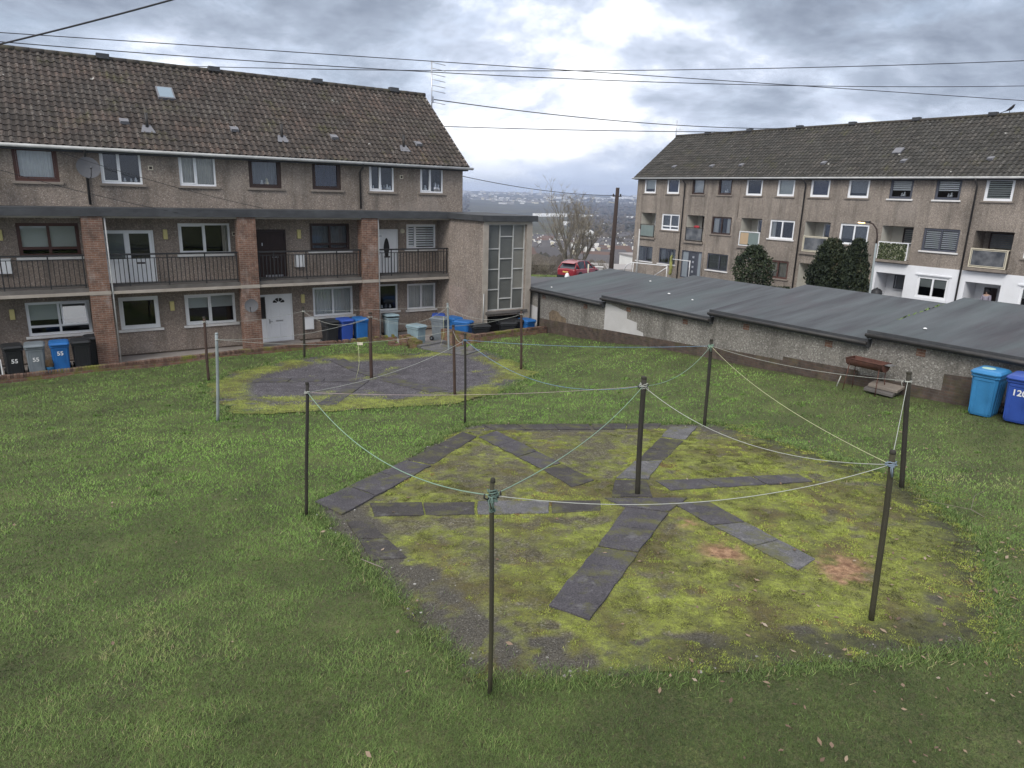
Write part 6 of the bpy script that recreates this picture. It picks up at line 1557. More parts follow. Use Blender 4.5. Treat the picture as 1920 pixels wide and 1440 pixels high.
for p, q, sag, r, lab in (
        (ray(200, 119, 62), ray(2080, 107, 58), .75, .03, 'overhead cable running level across the sky between the two roofs, highest on the right'),
        (ray(-120, 68, 22), ray(2060, 158, 34), .55, .014, 'overhead cable crossing from the upper left down to the second level on the right'),
        (ray(-120, 53, 22), ray(2060, 198, 30), -.0, .013, 'overhead cable crossing from the upper left down to the third level on the right'),
        (Vector((*xy(17.02, LV + 3.2), 10.62)), Vector((*xy(RI[0], 33.0), 11.33)), .35, .024, 'cable from the near block aerial to the far roof ridge'),
        (ray(780, 235, 60), Vector((*xy(RI[0], 37.6), 11.33)), .1, .03, 'lowest cable between the two roofs, ending on the far ridge'),
        (Vector((*xy(UB + .02, LV + .3), 7.05)), Vector((tpx + .13, tpy, 6.4)), .22, .016, 'thin cable from the gable of the near block to the telegraph pole'),
        (ray(-60, 97, 9), ray(420, -28, 9), .02, .011, 'thick black cable in the top left corner'),
        (Vector((*xy(.9, LV - .45), 7.3)), Vector((*xy(7.5, 28.05), 5.5)), .12, .009, 'thin cable slanting across the top floor of the near block'),
        (Vector((*xy(-1.6, LV - .45), 6.9)), Vector((*xy(4.5, 28.04), 5.3)), .10, .009, 'thin cable slanting low over the canopy at the left')):
    far = 'crossing' in lab or 'highest' in lab or 'corner' in lab      # these run on well past the picture
    t0, t1 = (-.5, 1.6) if far else (0, 1)
    mb = MB(); mb.tube([p + (q - p) * (t0 + (t1 - t0) * i / 56) - Vector((0, 0, sag * 4 * (t0 + (t1 - t0) * i / 56) * (1 - t0 - (t1 - t0) * i / 56))) for i in range(57)], r, 5)
    tag(mb.build('overhead_cable', M['cable'], loc=tuple(p)), lab, 'cable', 'overhead cables')

# ================================================================== barbecue, boards
bz = zg1(*xy(17.6, 9.55)); bu, bv = 17.75, 9.6
t = thing('barbecue', 'rusty half drum barbecue on thin legs by the garage wall', 'barbecue', (bu, bv, bz))
mb = MB(); R = .22; n = 12; L_ = .98
for e in (0, 1):
    for k in range(n + 1):
        a = math.pi + math.pi * k / n; mb.v.append((bu + R * math.cos(a), bv - L_ / 2 + e * L_, bz + .86 + R * math.sin(a)))
for e in (0, 1):
    for k in range(n + 1):
        a = math.pi + math.pi * k / n; mb.v.append((bu + (R - .012) * math.cos(a), bv - L_ / 2 + .012 + e * (L_ - .024), bz + .86 + (R - .012) * math.sin(a)))
for o_ in (0, 2 * (n + 1)):
    for k in range(n): mb.f.append((o_ + k, o_ + k + 1, o_ + n + 1 + k + 1, o_ + n + 1 + k)); mb.mi.append(0); mb.sm.append(True)
mb.f.append(tuple(range(n + 1))); mb.mi.append(0); mb.sm.append(False); mb.f.append(tuple(range(n + 1, 2 * n + 2))[::-1]); mb.mi.append(0); mb.sm.append(False)
mb.build('drum', M['rust'], t)
mb = MB(); mb.tube([(bu - R, bv - L_ / 2, bz + .86), (bu - R, bv + L_ / 2, bz + .86), (bu + R, bv + L_ / 2, bz + .86), (bu + R, bv - L_ / 2, bz + .86), (bu - R, bv - L_ / 2, bz + .86)], .013, 6); mb.build('rim', M['rust'], t)
for s in (-1, 1):
    for q in (-1, 1):
        mb = MB(); mb.tube([(bu + q * .15, bv + s * .4, bz + .72), (bu + q * .22, bv + s * .44, bz - .02)], .013, 6); mb.build('leg', M['rust'], t)
mb = MB(); mb.box(bu - .1, bu + .12, bv - L_ / 2 - .16, bv - L_ / 2 + .0, bz + .84, bz + .86); mb.build('side_shelf', M['steel'], t)
for k, (u_, v_, dz, mt, lab) in enumerate(((17.95, 9.15, .18, 'sill_stone', 'pale broken slab propped under the barbecue, uppermost'), (17.85, 9.2, .08, 'concrete', 'grey stone slab lying under the barbecue'))):
    mb = MB(); z_ = zg1(*xy(u_, v_)) + dz
    mb.hexa([(u_ - .2, v_ - .42, z_ - .03), (u_ + .22, v_ - .38, z_ + .02), (u_ + .2, v_ + .4, z_ + .02), (u_ - .18, v_ + .36, z_ - .03), (u_ - .2, v_ - .42, z_ + .05), (u_ + .22, v_ - .38, z_ + .1), (u_ + .2, v_ + .4, z_ + .1), (u_ - .18, v_ + .36, z_ + .05)])
    tag(mb.build('stone_slab', M[mt], loc=(u_, v_, z_), rot='uv', bevel=.012), lab, 'slab')
mb = MB(); mb.tube([(*xy(17.75, 10.35), zg1(*xy(17.75, 10.35))), (*xy(17.8, 10.3), zg1(*xy(17.8, 10.3)) + .3)], .015, 6); tag(mb.build('peg', M['rope_white'], loc=(*xy(17.75, 10.35), bz)), 'short pale stake left of the barbecue', 'stake')
# ================================================================== shrubs and trees
M['conifer'] = m_blade('conifer_sprays', [(0, (.008, .013, .009)), (.45, (.018, .027, .014)), (.9, (.04, .05, .024)), (1, (.06, .05, .03))])
M['evergreen'] = m_blade('evergreen_leaves', [(0, (.009, .015, .009)), (.5, (.024, .036, .018)), (1, (.065, .08, .04))])
M['twig'] = m_blade('bare_twigs', [(0, (.13, .11, .09)), (.5, (.25, .22, .18)), (1, (.36, .33, .26))])
M['bark'] = m_plain('bark', (.15, .13, .11), .9, .35, 5, (.14, .15, .09), .4)
def leaf_cloud(name, parent, mat, pts, size, seed, flat=.0, upright=0.0, tints=None):
    g = np.random.default_rng(seed); n = len(pts); P = np.array(pts, np.float32)
    a = g.normal(0, 1, (n, 3)); a[:, 2] += upright * 2; a /= np.linalg.norm(a, axis=1)[:, None]
    b = np.cross(a, g.normal(0, 1, (n, 3))); b /= np.linalg.norm(b, axis=1)[:, None]
    s = (size * g.uniform(.6, 1.4, n))[:, None]
    V = np.stack([P - b * s * .4, P + a * s, P + b * s * .4, P - a * s * .6], 1)
    o0 = np.array(ORG[parent.name]); V = V - o0
    me = bpy.data.meshes.new(name); me.from_pydata(V.reshape(-1, 3).tolist(), [], np.arange(4 * n).reshape(n, 4).tolist()); me.materials.append(M[mat])
    tv = g.uniform(.1, .9, n) if tints is None else tints
    at = me.attributes.new('tint', 'FLOAT', 'POINT'); at.data.foreach_set('value', np.repeat(tv, 4).astype(np.float32))
    o = bpy.data.objects.new(name, me); COL.objects.link(o); o.parent = parent; ORG[o.name] = tuple(o0); return o
def shrub(label, name, u, v, z, H_, R_, mat, n, seed, size, prof, cat='tree', upright=.0, lumps=14):
    t = thing(name, label, cat, (u, v, z)); g = np.random.default_rng(seed)
    mb = MB(); mb.tube([(u, v, z), (u + .03, v, z + H_ * .5), (u, v + .02, z + H_ * .85)], [.10, .07, .03], 8)
    for k in range(8):
        a = k * 2.4; f = .15 + .08 * k; mb.tube([(u, v, z + H_ * f), (u + R_ * .6 * math.cos(a), v + R_ * .6 * math.sin(a), z + H_ * (f + .18))], [.035, .01], 5)
    mb.build('trunk', M['bark'], t)
    pts = []; tn = []
    lump = [(g.uniform(0, 2 * np.pi), g.uniform(.05, .98), g.uniform(.75, 1.12), g.uniform(-.2, .2)) for _ in range(lumps)]
    while len(pts) < n:
        a = g.uniform(0, 2 * np.pi); f = g.uniform(0, 1); r = prof(f) * R_
        near = min(lump, key=lambda l: min(abs(l[0] - a), 6.283 - abs(l[0] - a)) / 1.3 + abs(l[1] - f) * 2.2)
        dn = min(abs(near[0] - a), 6.283 - abs(near[0] - a)) / 1.3 + abs(near[1] - f) * 2.2
        rr_ = r * near[2] * (1.12 - .48 * dn) * (g.uniform(0, 1) ** .28) + abs(g.normal(0, .11))
        if g.uniform(0, 1) < .18 * dn: continue
        pts.append((u + rr_ * math.cos(a), v + rr_ * math.sin(a), z + H_ * f + g.normal(0, .05))); tn.append(np.clip(.5 + near[3] + g.normal(0, .18), 0, 1))
    leaf_cloud('crown', t, mat, pts, size, seed, upright=upright, tints=np.array(tn)); return t
zb = .45
shrub('round dark evergreen bush in front of the far block, left of the tall conifers', 'bush', 36.3, 27.6, zb, 3.25, 1.10, 'evergreen', 6500, 3, .10, lambda f: (math.sin(math.pi * min(1, f * .86 + .12))) ** .6 + .05, 'bush')
shrub('broad dark column conifer, left one of the touching pair', 'conifer', 36.2, 22.55, zb, 3.95, 1.04, 'conifer', 12000, 5, .10, lambda f: (1 - f ** 4.5) ** .7 * (.86 + .14 * math.sin(f * 3)) + .05, 'conifer', .9)
shrub('narrow pointed dark conifer, right one of the touching pair', 'conifer', 36.1, 21.05, zb, 4.05, .84, 'conifer', 9500, 6, .10, lambda f: (1 - f ** 2.8) ** .75 + .05, 'conifer', .9)
shrub('low clipped hedge under the brown framed ground floor window', 'hedge', 36.8, 25.95, zb, .95, .9, 'evergreen', 3500, 8, .07, lambda f: 1 - .3 * f ** 4, 'hedge')
shrub('low green hedge top showing over the garage roof at the right edge', 'hedge', 33.5, 13.2, .9, 1.3, 1.0, 'evergreen', 4000, 9, .07, lambda f: 1 - .3 * f ** 4, 'hedge')

def bare_tree(name, label, x, y, z, H_, seed, spread=.5, twigs=True, n_main=7, cat='tree'):
    t = thing(name, label, cat, (x, y, z), 'xy'); g = random.Random(seed); mb = MB(); ends = []
    def grow(p, d, l, r, depth):
        k = 4; pts = [p]; q = p.copy(); dd = d.copy()
        for i in range(k):
            dd = (dd + Vector((g.uniform(-.16, .16), g.uniform(-.16, .16), g.uniform(-.03, .12)))).normalized(); q = q + dd * (l / k); pts.append(q.copy())
        mb.tube(pts, [r * (1 - .5 * i / k) for i in range(k + 1)], 7 if depth < 2 else 4, False)
        if depth >= 5: ends.append((q, dd)); return
        for j in range(3 if depth < 3 else 3):
            f = g.uniform(.45, 1.0) if j else 1.0; i = min(k, int(f * k)); s = pts[i]
            nd = (dd + Vector((g.uniform(-1, 1), g.uniform(-1, 1), g.uniform(-.25, .7))) * spread * (1.0 + depth * .14)).normalized()
            grow(s, nd, l * g.uniform(.58, .8), r * .52, depth + 1)
            if depth > 1 and j: ends.append((s, nd))
    for m_ in range(n_main):
        a = m_ * 2 * math.pi / n_main + g.uniform(-.3, .3); tl = g.uniform(.05, .55)
        grow(Vector((x, y, z)) + Vector((math.cos(a), math.sin(a), 0)) * .12, Vector((math.cos(a) * tl, math.sin(a) * tl, 1)).normalized(), H_ * g.uniform(.22, .36), H_ * .0125, 1)
    mb.build('trunk', M['bark'], t)
    if twigs:
        V = []; F_ = []; T_ = []
        for q, d in ends:
            for k in range(5):
                dd = (d + Vector((g.uniform(-1, 1), g.uniform(-1, 1), g.uniform(-.5, .7))) * .9).normalized(); l = g.uniform(.25, .7) * H_ / 9; w_ = .0075 * H_ / 9
                s = dd.cross(Vector((g.uniform(-1, 1), g.uniform(-1, 1), g.uniform(-1, 1)))).normalized() * w_
                b = len(V); mid = q + dd * l * .5 + Vector((0, 0, .03)); e = q + dd * l
                V += [tuple(q - s), tuple(q + s), tuple(mid + s * .7), tuple(e), tuple(mid - s * .7)]; F_.append((b, b + 1, b + 2, b + 3, b + 4)); T_ += [g.random()] * 5
        o0 = ORG[t.name]; me = bpy.data.meshes.new('crown'); me.from_pydata([(a - o0[0], b - o0[1], c_ - o0[2]) for a, b, c_ in V], [], F_); me.materials.append(M['twig'])
        at = me.attributes.new('tint', 'FLOAT', 'POINT'); at.data.foreach_set('value', T_)
        o = bpy.data.objects.new('crown', me); COL.objects.link(o); o.parent = t; ORG[o.name] = o0
    return t
def tz(x, y): return float(th(np.array([x]), np.array([y]))[0])
bare_tree('bare_tree', 'tall bare twiggy tree behind the red car', 6.2, 83, tz(6.2, 83) - .2, 12.4, 14, .40, n_main=6)
for k, (x, y, h_) in enumerate(((-2.6, 76, 3.4), (-.8, 77.5, 4.2), (1.4, 76, 3.2), (3.2, 77, 3.0), (9.4, 77, 3.0))):
    bare_tree('bush', ['leafless shrub at the left end of the verge by the stair tower', 'taller leafless shrub on the verge, second from the stair tower', 'leafless shrub on the verge left of the red car', 'leafless shrub on the verge just behind the red car', 'leafless shrub on the verge between the red car and the telegraph pole'][k], x, y, tz(x, y) - .1, h_, 20 + k, .75, n_main=7, cat='bush')
# verge grass
NV = 26000
vx = RNG.uniform(-8, 13, NV); vy = 71.3 - (vx - 2) * .12 + RNG.uniform(-.9, 3.5, NV) ; vz = th(vx, vy)
blades('grass', vx, vy, vz, RNG.uniform(.12, .4, NV), .06, RNG.uniform(.4, 1.2, NV), np.clip(RNG.normal(.62, .22, NV), 0, 1), M['grass'], 'rough grass on the verge beyond the road')

M['green_field'] = m_plain('green_field', (.10, .17, .05), .95, .2, .05)
strip('field', ([(33, 300), (46, 300)], [(36, 345), (52, 345)]), M['green_field'], .5, n=6)
# ================================================================== street lamps, rails, posts, cabinet
t = thing('street_lamp', 'grey street lamp post with a lit curved head in front of the far block', 'street lamp', (36.0, 19.95, .45))
mb = MB(); mb.tube([(36, 19.95, .3), (36, 19.95, 1.6), (36, 19.97, 1.65), (36, 20.05, 4.4)], [.09, .09, .06, .05], 10); mb.build('post', M['pole_grey'], t)
mb = MB(); mb.tube([(36, 20.05, 4.4), (36, 20.06, 4.75), (36, 20.16, 5.12), (36, 20.38, 5.36), (36, 20.62, 5.44)], .04, 8); mb.build('arm', M['wood_pole'], t)
mb = MB(); mb.hexa([(35.9, 20.55, 5.38), (36.1, 20.55, 5.38), (36.08, 21.15, 5.42), (35.92, 21.15, 5.42), (35.93, 20.55, 5.5), (36.07, 20.55, 5.5), (36.05, 21.15, 5.48), (35.95, 21.15, 5.48)]); hd = mb.build('lamp_head', M['black_iron'], t, bevel=.02)
mb = MB(); mb.box(35.89, 36.06, 20.85, 21.13, 5.385, 5.412)
tt = NT('lit_lamp'); tt.set(tt.b, Emission_Color=(1, .62, .25, 1), Emission_Strength=9.0); M['lit'] = tt.fin((.9, .7, .4), .4); mb.build('lamp_glass', M['lit'], hd)
for k, (px_, py_, d, base, tp, lab) in enumerate(((1158, 460, 74, 505, 443, 'thin pale lamp post on the verge left of the telegraph pole'), (1154, 470, 60, 512, 455, 'slim white post right of the telegraph pole'))):
    x = 11.1 if k == 0 else 9.55; y = 76 if k == 0 else 56; z0 = tz(x, y); x = x if k else 10.4
    t = thing('street_lamp', lab, 'street lamp', (x, y, z0), 'xy'); mb = MB(); h_ = 8.2 if k == 0 else 3.9
    mb.tube([(x, y, z0 - .2), (x, y, z0 + h_)], [.09, .06], 8); mb.build('post', M['gutter'], t)
    mb = MB(); mb.tube([(x, y, z0 + h_ - .03), (x - .9 if k == 0 else x - .02, y, z0 + h_ + .1)], .06, 6); mb.build('lamp_head', M['gutter'], t)
t = thing('handrail', 'white tubular handrail at the end of the far block', 'railing', (38, 38, 0.4)); zr = .4
mb = MB(); mb.tube([(38, 40.9, .7), (38, 40.5, 1.28), (38, 40.0, 1.52), (38, 36.3, 1.62), (38, 36.3, zr)], .035, 8); mb.build('top_rail', M['paint_white'], t)
for v_ in (39.8, 36.3):
    mb = MB(); mb.tube([(38.0, v_, zr - .1), (38.0, v_, 1.55)], .03, 8); mb.build('post', M['paint_white'], t)
mb = MB(); mb.tube([(38, 36.32, 1.5), (38, 37.5, .8)], .03, 8); mb.build('brace', M['paint_white'], t)
mb = MB(); mb.tube([(39.8, 35.8, .3), (39.8, 35.8, 2.0)], .025, 8); mb.tube([(39.8, 35.8, 1.95), (39.8, 37.5, 1.95)], .025, 8); tag(mb.build('white_post', M['paint_white'], loc=(39.8, 35.8, .3), rot='uv'), 'thin white post with a short rail under the dark ground floor window', 'post')
t = thing('garden_parasol', 'furled yellow and green garden cloth on a pole left of the grey front door', 'parasol', (40.6, 38.4, .45))
mb = MB(); mb.tube([(40.6, 38.4, .4), (40.6, 38.38, 2.35)], .025, 6); mb.build('pole', M['pole_grey'], t)
mb = MB(); pts = [(40.6 + .03 * math.sin(k * 1.4), 38.4 + .05 * math.cos(k * 1.1), .65 + k * .19) for k in range(9)]; mb.tube(pts, [.10, .14, .10, .15, .11, .13, .09, .11, .03], 7)
M['yellow_cloth'] = m_plain('yellow_green_cloth', (.33, .32, .09), .9, .5, 5, (.10, .13, .08), .7); mb.build('cloth', M['yellow_cloth'], t)
x, y = 8.05, 68.6; z0 = tz(x, y)
t = thing('utility_cabinet', 'pale grey roadside cabinet just in front of the red car nose', 'cabinet', (x, y, z0), 'xy'); mb = MB(); mb.box(x - .35, x + .35, y - .2, y + .2, z0, z0 + 1.25); mb.build('body', M['gutter'], t, bevel=.03)
mb = MB(); mb.box(x - .4, x + .4, y - .25, y + .25, z0 + 1.25, z0 + 1.32); mb.build('lid', M['sill_white'], t)
mb = MB(); x, y = 6.35, 62; z0 = tz(x, y); mb.tube([(x, y, z0), (x, y, z0 + 1.35)], .06, 8); tag(mb.build('bollard', M['far_cream'], loc=(x, y, z0)), 'slim pale bollard in front of the red car door', 'bollard')
mb = MB(); x, y = 4.35, 59.5; z0 = tz(x, y); mb.lathe([(0, .5), (.12, .45), (.2, .2), (.22, 0)], (x, y, z0), 10); tag(mb.build('kerb_stone', M['paint_white'], loc=(x, y, z0)), 'small white painted stone by the road behind the red car', 'stone')
# kettle barbecue in the porch
t = thing('kettle_barbecue', 'black domed kettle barbecue in the white porch nearest the lamp post', 'barbecue', (41.0, 22.35, .45))
mb = MB(); mb.lathe([(0, .62), (.2, .66), (.30, .78), (.32, .86), (.31, .87), (.28, 1.0), (.18, 1.1), (.05, 1.14), (.05, 1.17), (0, 1.18)], (41.0, 22.35, .45), 18); mb.build('bowl', M['black_iron'], t)
for k in range(3):
    a = k * 2.094; mb = MB(); mb.tube([(41.0 + .15 * math.cos(a), 22.35 + .15 * math.sin(a), 1.1), (41.0 + .3 * math.cos(a), 22.35 + .3 * math.sin(a), .45)], .015, 6); mb.build('leg', M['steel'], t)

# ================================================================== person in the porch
def person(u, v, z, facing):
    t = bpy.data.objects.new('person', None); COL.objects.link(t); X, Y = xy(u, v); t.location = (X, Y, z); t.rotation_euler = (0, 0, PHI + facing); ORG[t.name] = (0, 0, 0)
    tag(t, 'dark haired person in a lilac grey top standing in the white porch at the right', 'person')
    J = {'pelvis': (0, 0, .90), 'waist': (0, 0, 1.05), 'chest': (0, .01, 1.28), 'sh': (0, .02, 1.40), 'neck': (0, .01, 1.46), 'head0': (0, -.01, 1.53), 'head1': (0, -.015, 1.63),
         'lhip': (.09, 0, .86), 'lk': (.10, -.02, .47), 'la': (.10, .02, .08), 'lt': (.11, -.13, .04), 'rhip': (-.09, 0, .86), 'rk': (-.10, -.02, .47), 'ra': (-.10, .02, .08), 'rt': (-.11, -.13, .04),
         'ls': (.17, .02, 1.38), 'le': (.22, -.02, 1.12), 'lw': (.14, -.22, 1.04), 'rs': (-.17, .02, 1.38), 're': (-.22, -.02, 1.12), 'rw': (-.14, -.22, 1.04)}
    R_ = {'pelvis': .14, 'waist': .125, 'chest': .135, 'sh': .10, 'neck': .052, 'head0': .08, 'head1': .092, 'lhip': .09, 'lk': .058, 'la': .038, 'lt': .034, 'rhip': .09, 'rk': .058, 'ra': .038, 'rt': .034,
          'ls': .06, 'le': .042, 'lw': .027, 'rs': .06, 're': .042, 'rw': .027}
    E = [('pelvis', 'waist'), ('waist', 'chest'), ('chest', 'sh'), ('sh', 'neck'), ('neck', 'head0'), ('head0', 'head1'), ('pelvis', 'lhip'), ('lhip', 'lk'), ('lk', 'la'), ('la', 'lt'), ('pelvis', 'rhip'), ('rhip', 'rk'), ('rk', 'ra'), ('ra', 'rt'), ('sh', 'ls'), ('ls', 'le'), ('le', 'lw'), ('sh', 'rs'), ('rs', 're'), ('re', 'rw')]
    for s, w_ in ((1, 'lw'), (-1, 'rw')):
        p = J[w_]; J[w_ + 'p'] = (p[0] - s * .02, p[1] - .06, p[2] + .01); R_[w_ + 'p'] = .03; E.append((w_, w_ + 'p'))
        for k in range(4):
            b = (p[0] - s * .03 + (k - 1.5) * .018, p[1] - .10, p[2] + .012); e = (b[0] - s * .015, b[1] - .055 + abs(k - 1.4) * .008, b[2] - .02); n1, n2 = w_ + 'f%d' % k, w_ + 'g%d' % k
            J[n1], J[n2] = b, e; R_[n1], R_[n2] = .009, .007; E += [(w_ + 'p', n1), (n1, n2)]
        J[w_ + 't'] = (p[0] - s * .06, p[1] - .06, p[2] + .03); R_[w_ + 't'] = .009; E.append((w_ + 'p', w_ + 't'))
    def skin(name, keys, grow, mat, par):
        ks = [k for k in J if k in keys]; ix = {k: i for i, k in enumerate(ks)}
        me = bpy.data.meshes.new(name); me.from_pydata([J[k] for k in ks], [(ix[a], ix[b]) for a, b in E if a in ix and b in ix], [])
        o = bpy.data.objects.new(name, me); COL.objects.link(o); o.parent = par; ORG[o.name] = (0, 0, 0)
        o.modifiers.new('skin', 'SKIN'); sk = me.skin_vertices[0].data
        for k in ks: sk[ix[k]].radius = (R_[k] + grow,) * 2; sk[ix[k]].use_root = (k == ks[0])
        o.modifiers.new('sub', 'SUBSURF').render_levels = 2; me.materials.append(mat); return o
    M['skin'] = m_plain('skin', (.42, .28, .22), .6, .08, 12); M['lilac'] = m_plain('lilac_grey_cloth', (.27, .25, .31), .9, .12, 10); M['navy'] = m_plain('dark_trousers', (.03, .03, .04), .9, .2, 10)
    body = skin('body', set(J), 0, M['skin'], t)
    skin('top', {'pelvis', 'waist', 'chest', 'sh', 'ls', 'le', 'rs', 're'}, .014, M['lilac'], t)
    skin('trousers', {'pelvis', 'lhip', 'lk', 'la', 'rhip', 'rk', 'ra'}, .012, M['navy'], t)
    mb = MB(); mb.lathe([(.0, .13), (.07, .115), (.12, .07), (.135, .0), (.13, -.08), (.10, -.16)], (0, .035, 1.66), 16); mb.build('hair', M['cable'], t)
    mb = MB()
    for s in (-.033, .033): mb.lathe([(0, .006), (.012, 0), (0, -.006)], (s, -.108, 1.605), 8)
    mb.build('eyes', M['cable'], t)
    mb = MB(); mb.hexa([(-.012, -.10, 1.56), (.012, -.10, 1.56), (.015, -.1, 1.57), (-.015, -.1, 1.57), (-.008, -.125, 1.565), (.008, -.125, 1.565), (.006, -.112, 1.60), (-.006, -.112, 1.60)]); mb.build('nose', M['skin'], t)
    mb = MB(); mb.box(-.022, .022, -.105, -.098, 1.532, 1.54); mb.build('mouth', m_plain('lips', (.3, .11, .1), .6, .1, 9), t)
person(41.75, 16.85, .45, -math.pi / 2)

# ================================================================== red car
def make_car(label, x, y, z, head, paint):
    t = bpy.data.objects.new('parked_car', None); COL.objects.link(t); t.location = (x, y, z); t.rotation_euler = (0, 0, head); t.scale = (1.1,) * 3; ORG[t.name] = (0, 0, 0); tag(t, label, 'car')
    # +x is forward; stations: x, half width low, half width belt, z low, z belt
    S = [(-2.18, .70, .74, .42, .92), (-2.12, .82, .84, .32, 1.0), (-1.9, .88, .90, .27, 1.03), (-1.3, .90, .92, .25, 1.02), (0, .90, .92, .24, .98), (.9, .90, .91, .25, .96), (1.5, .88, .88, .26, .92), (1.95, .80, .80, .28, .80), (2.15, .62, .62, .34, .66)]
    mb = MB()
    for x_, wl, wb, zl, zb_ in S:
        mb.v += [(x_, -wl * .96, zl), (x_, -wl, zl + .14), (x_, -wl * 1.015, (zl + zb_) / 2), (x_, -wb, zb_ - .08), (x_, -wb * .93, zb_), (x_, 0, zb_ + .035), (x_, wb * .93, zb_), (x_, wb, zb_ - .08), (x_, wl * 1.015, (zl + zb_) / 2), (x_, wl, zl + .14), (x_, wl * .96, zl)]
    m_ = 11
    for i in range(len(S) - 1):
        for k in range(m_ - 1): mb.f.append((i * m_ + k, (i + 1) * m_ + k, (i + 1) * m_ + k + 1, i * m_ + k + 1)); mb.mi.append(0); mb.sm.append(True)
    mb.f.append(tuple(range(m_))); mb.mi.append(0); mb.sm.append(False); e = (len(S) - 1) * m_; mb.f.append(tuple(range(e, e + m_))[::-1]); mb.mi.append(0); mb.sm.append(False)
    body = mb.build('body', paint, t, auto_uv=False)
    # cabin: glass tube with painted roof and pillars
    Cb = [(-2.05, .70, 1.0), (-1.62, .66, 1.46), (-1.2, .64, 1.58), (-.3, .64, 1.60), (.25, .62, 1.54), (1.0, .76, .97)]
    mb = MB()
    for x_, w_, z_ in Cb: mb.v += [(x_, -w_, z_), (x_, w_, z_)]
    low = [(-2.05, .80, 1.0), (-1.62, .83, 1.0), (-1.2, .84, 1.0), (-.3, .84, .99), (.25, .84, .98), (1.0, .80, .95)]
    for x_, w_, z_ in low: mb.v += [(x_, -w_, z_), (x_, w_, z_)]
    for i in range(5):
        a, b = 2 * i, 2 * i + 2
        mb.f += [(a, b, b + 1, a + 1), (12 + a, 12 + b, b, a), (a + 1, b + 1, 13 + b, 13 + a)]; mb.mi += [0] * 3; mb.sm += [False] * 3
    t2 = NT('car_glass'); t2.set(t2.b, Specular_IOR_Level=.8); M['car_glass'] = t2.fin((.03, .035, .045), .06); cab = mb.build('windows', M['car_glass'], t)
    mb = MB(); up_ = .012
    for (a, b) in zip(Cb[1:4], Cb[2:5]):
        mb.hexa([(a[0], -a[1] - .01, a[2] - .03), (b[0], -b[1] - .01, b[2] - .03), (b[0], b[1] + .01, b[2] - .03), (a[0], a[1] + .01, a[2] - .03), (a[0], -a[1] + .03, a[2] + up_ + .02), (b[0], -b[1] + .03, b[2] + up_ + .02), (b[0], b[1] - .03, b[2] + up_ + .02), (a[0], a[1] - .03, a[2] + up_ + .02)])
    mb.hexa([(-1.95, -.62, 1.44), (-1.55, -.66, 1.50), (-1.55, .66, 1.50), (-1.95, .62, 1.44), (-1.95, -.62, 1.47), (-1.55, -.62, 1.56), (-1.55, .62, 1.56), (-1.95, .62, 1.47)])
    for s in (-1, 1):
        for (xa, wa, za), (xb, wb, zb_), th_ in (((1.0, .79, .95), (.25, .63, 1.54), .04), ((-.45, .845, .99), (-.38, .645, 1.59), .05), ((-1.45, .835, 1.0), (-1.62, .665, 1.46), .09), ((-2.03, .80, 1.0), (-1.62, .665, 1.46), .06)):
            mb.tube([(xa, s * wa, za), (xb, s * wb, zb_)], th_, 6)
    mb.build('roof', paint, t, auto_uv=False)
    mb = MB()
    for s in (-1, 1): mb.tube([(-1.5, s * .6, 1.60), (-1.3, s * .6, 1.655), (-.2, s * .6, 1.66), (.1, s * .6, 1.6)], .018, 6)
    mb.build('roof_rails', M['steel'], t)
    mb = MB(); mb.box(-2.24, -2.08, -.80, .80, .28, .50); mb.box(2.06, 2.18, -.7, .7, .3, .46)
    for s in (-1, 1): mb.box(-2.0, 1.9, s * .885, s * .925, .24, .34)
    mb.build('bumper', M['tyre'], t, bevel=.03)
    for s in (-1, 1):
        mb = MB(); mb.hexa([(-2.17, s * .5, .84), (-2.02, s * .885, .84), (-1.78, s * .905, .90), (-2.1, s * .5, .9), (-2.15, s * .5, .97), (-2.02, s * .87, .97), (-1.8, s * .88, .98), (-2.08, s * .5, .99)]); mb.build('tail_light', m_plain('red_lens', (.30, .015, .015), .2, .1, 5), t)
        mb = MB(); mb.hexa([(2.12, s * .4, .62), (1.82, s * .84, .66), (1.6, s * .875, .72), (2.0, s * .4, .62), (2.1, s * .4, .70), (1.84, s * .80, .78), (1.62, s * .84, .82), (1.98, s * .4, .74)]); mb.build('headlight', M['steel'], t)
        mb = MB(); mb.lathe([(0, -.09), (.07, -.07), (.08, 0), (.06, .07), (0, .09)], (.75, s * 1.0, 1.02), 8, 'y'); mb.build('mirror', paint, t)
        for wx in (-1.33, 1.32):
            mb = MB(); mb.lathe([(.2, -.11), (.33, -.11), (.35, -.06), (.35, .06), (.33, .11), (.2, .11)], (wx, s * .80, .35), 22, 'y'); wl_ = mb.build('wheel', M['tyre'], t)
            mb = MB(); mb.lathe([(0, s * .06), (.05, s * .09), (.21, s * .10), (.22, s * .11)], (wx, s * .80, .35), 16, 'y'); mb.build('rim', M['steel'], wl_)
            mb = MB(); mb.lathe([(.0, s * .125), (.40, s * .125), (.42, s * .115)], (wx, s * .80, .37), 22, 'y'); mb.build('wheel_arch', M['tyre'], t)
    mb = MB(); mb.box(-2.215, -2.19, -.26, .26, .72, .83); mb.build('number_plate', M['plate'], t)
    return t
M['plate'] = m_plain('yellow_plate', (.6, .42, .12), .5, .1, 8)
t = NT('metallic_red'); t.set(t.b, Coat_Weight=.6, Coat_Roughness=.08); M['car_red'] = t.fin(t.ramp(t.noise(2.5, 3), [(.3, (.20, .012, .02)), (.7, (.26, .02, .03))]), .35)
make_car('metallic red family car seen from behind on the road beyond the garages', 5.95, 66.2, tz(5.95, 66.2) + .05, math.radians(90 - 36), M['car_red'])

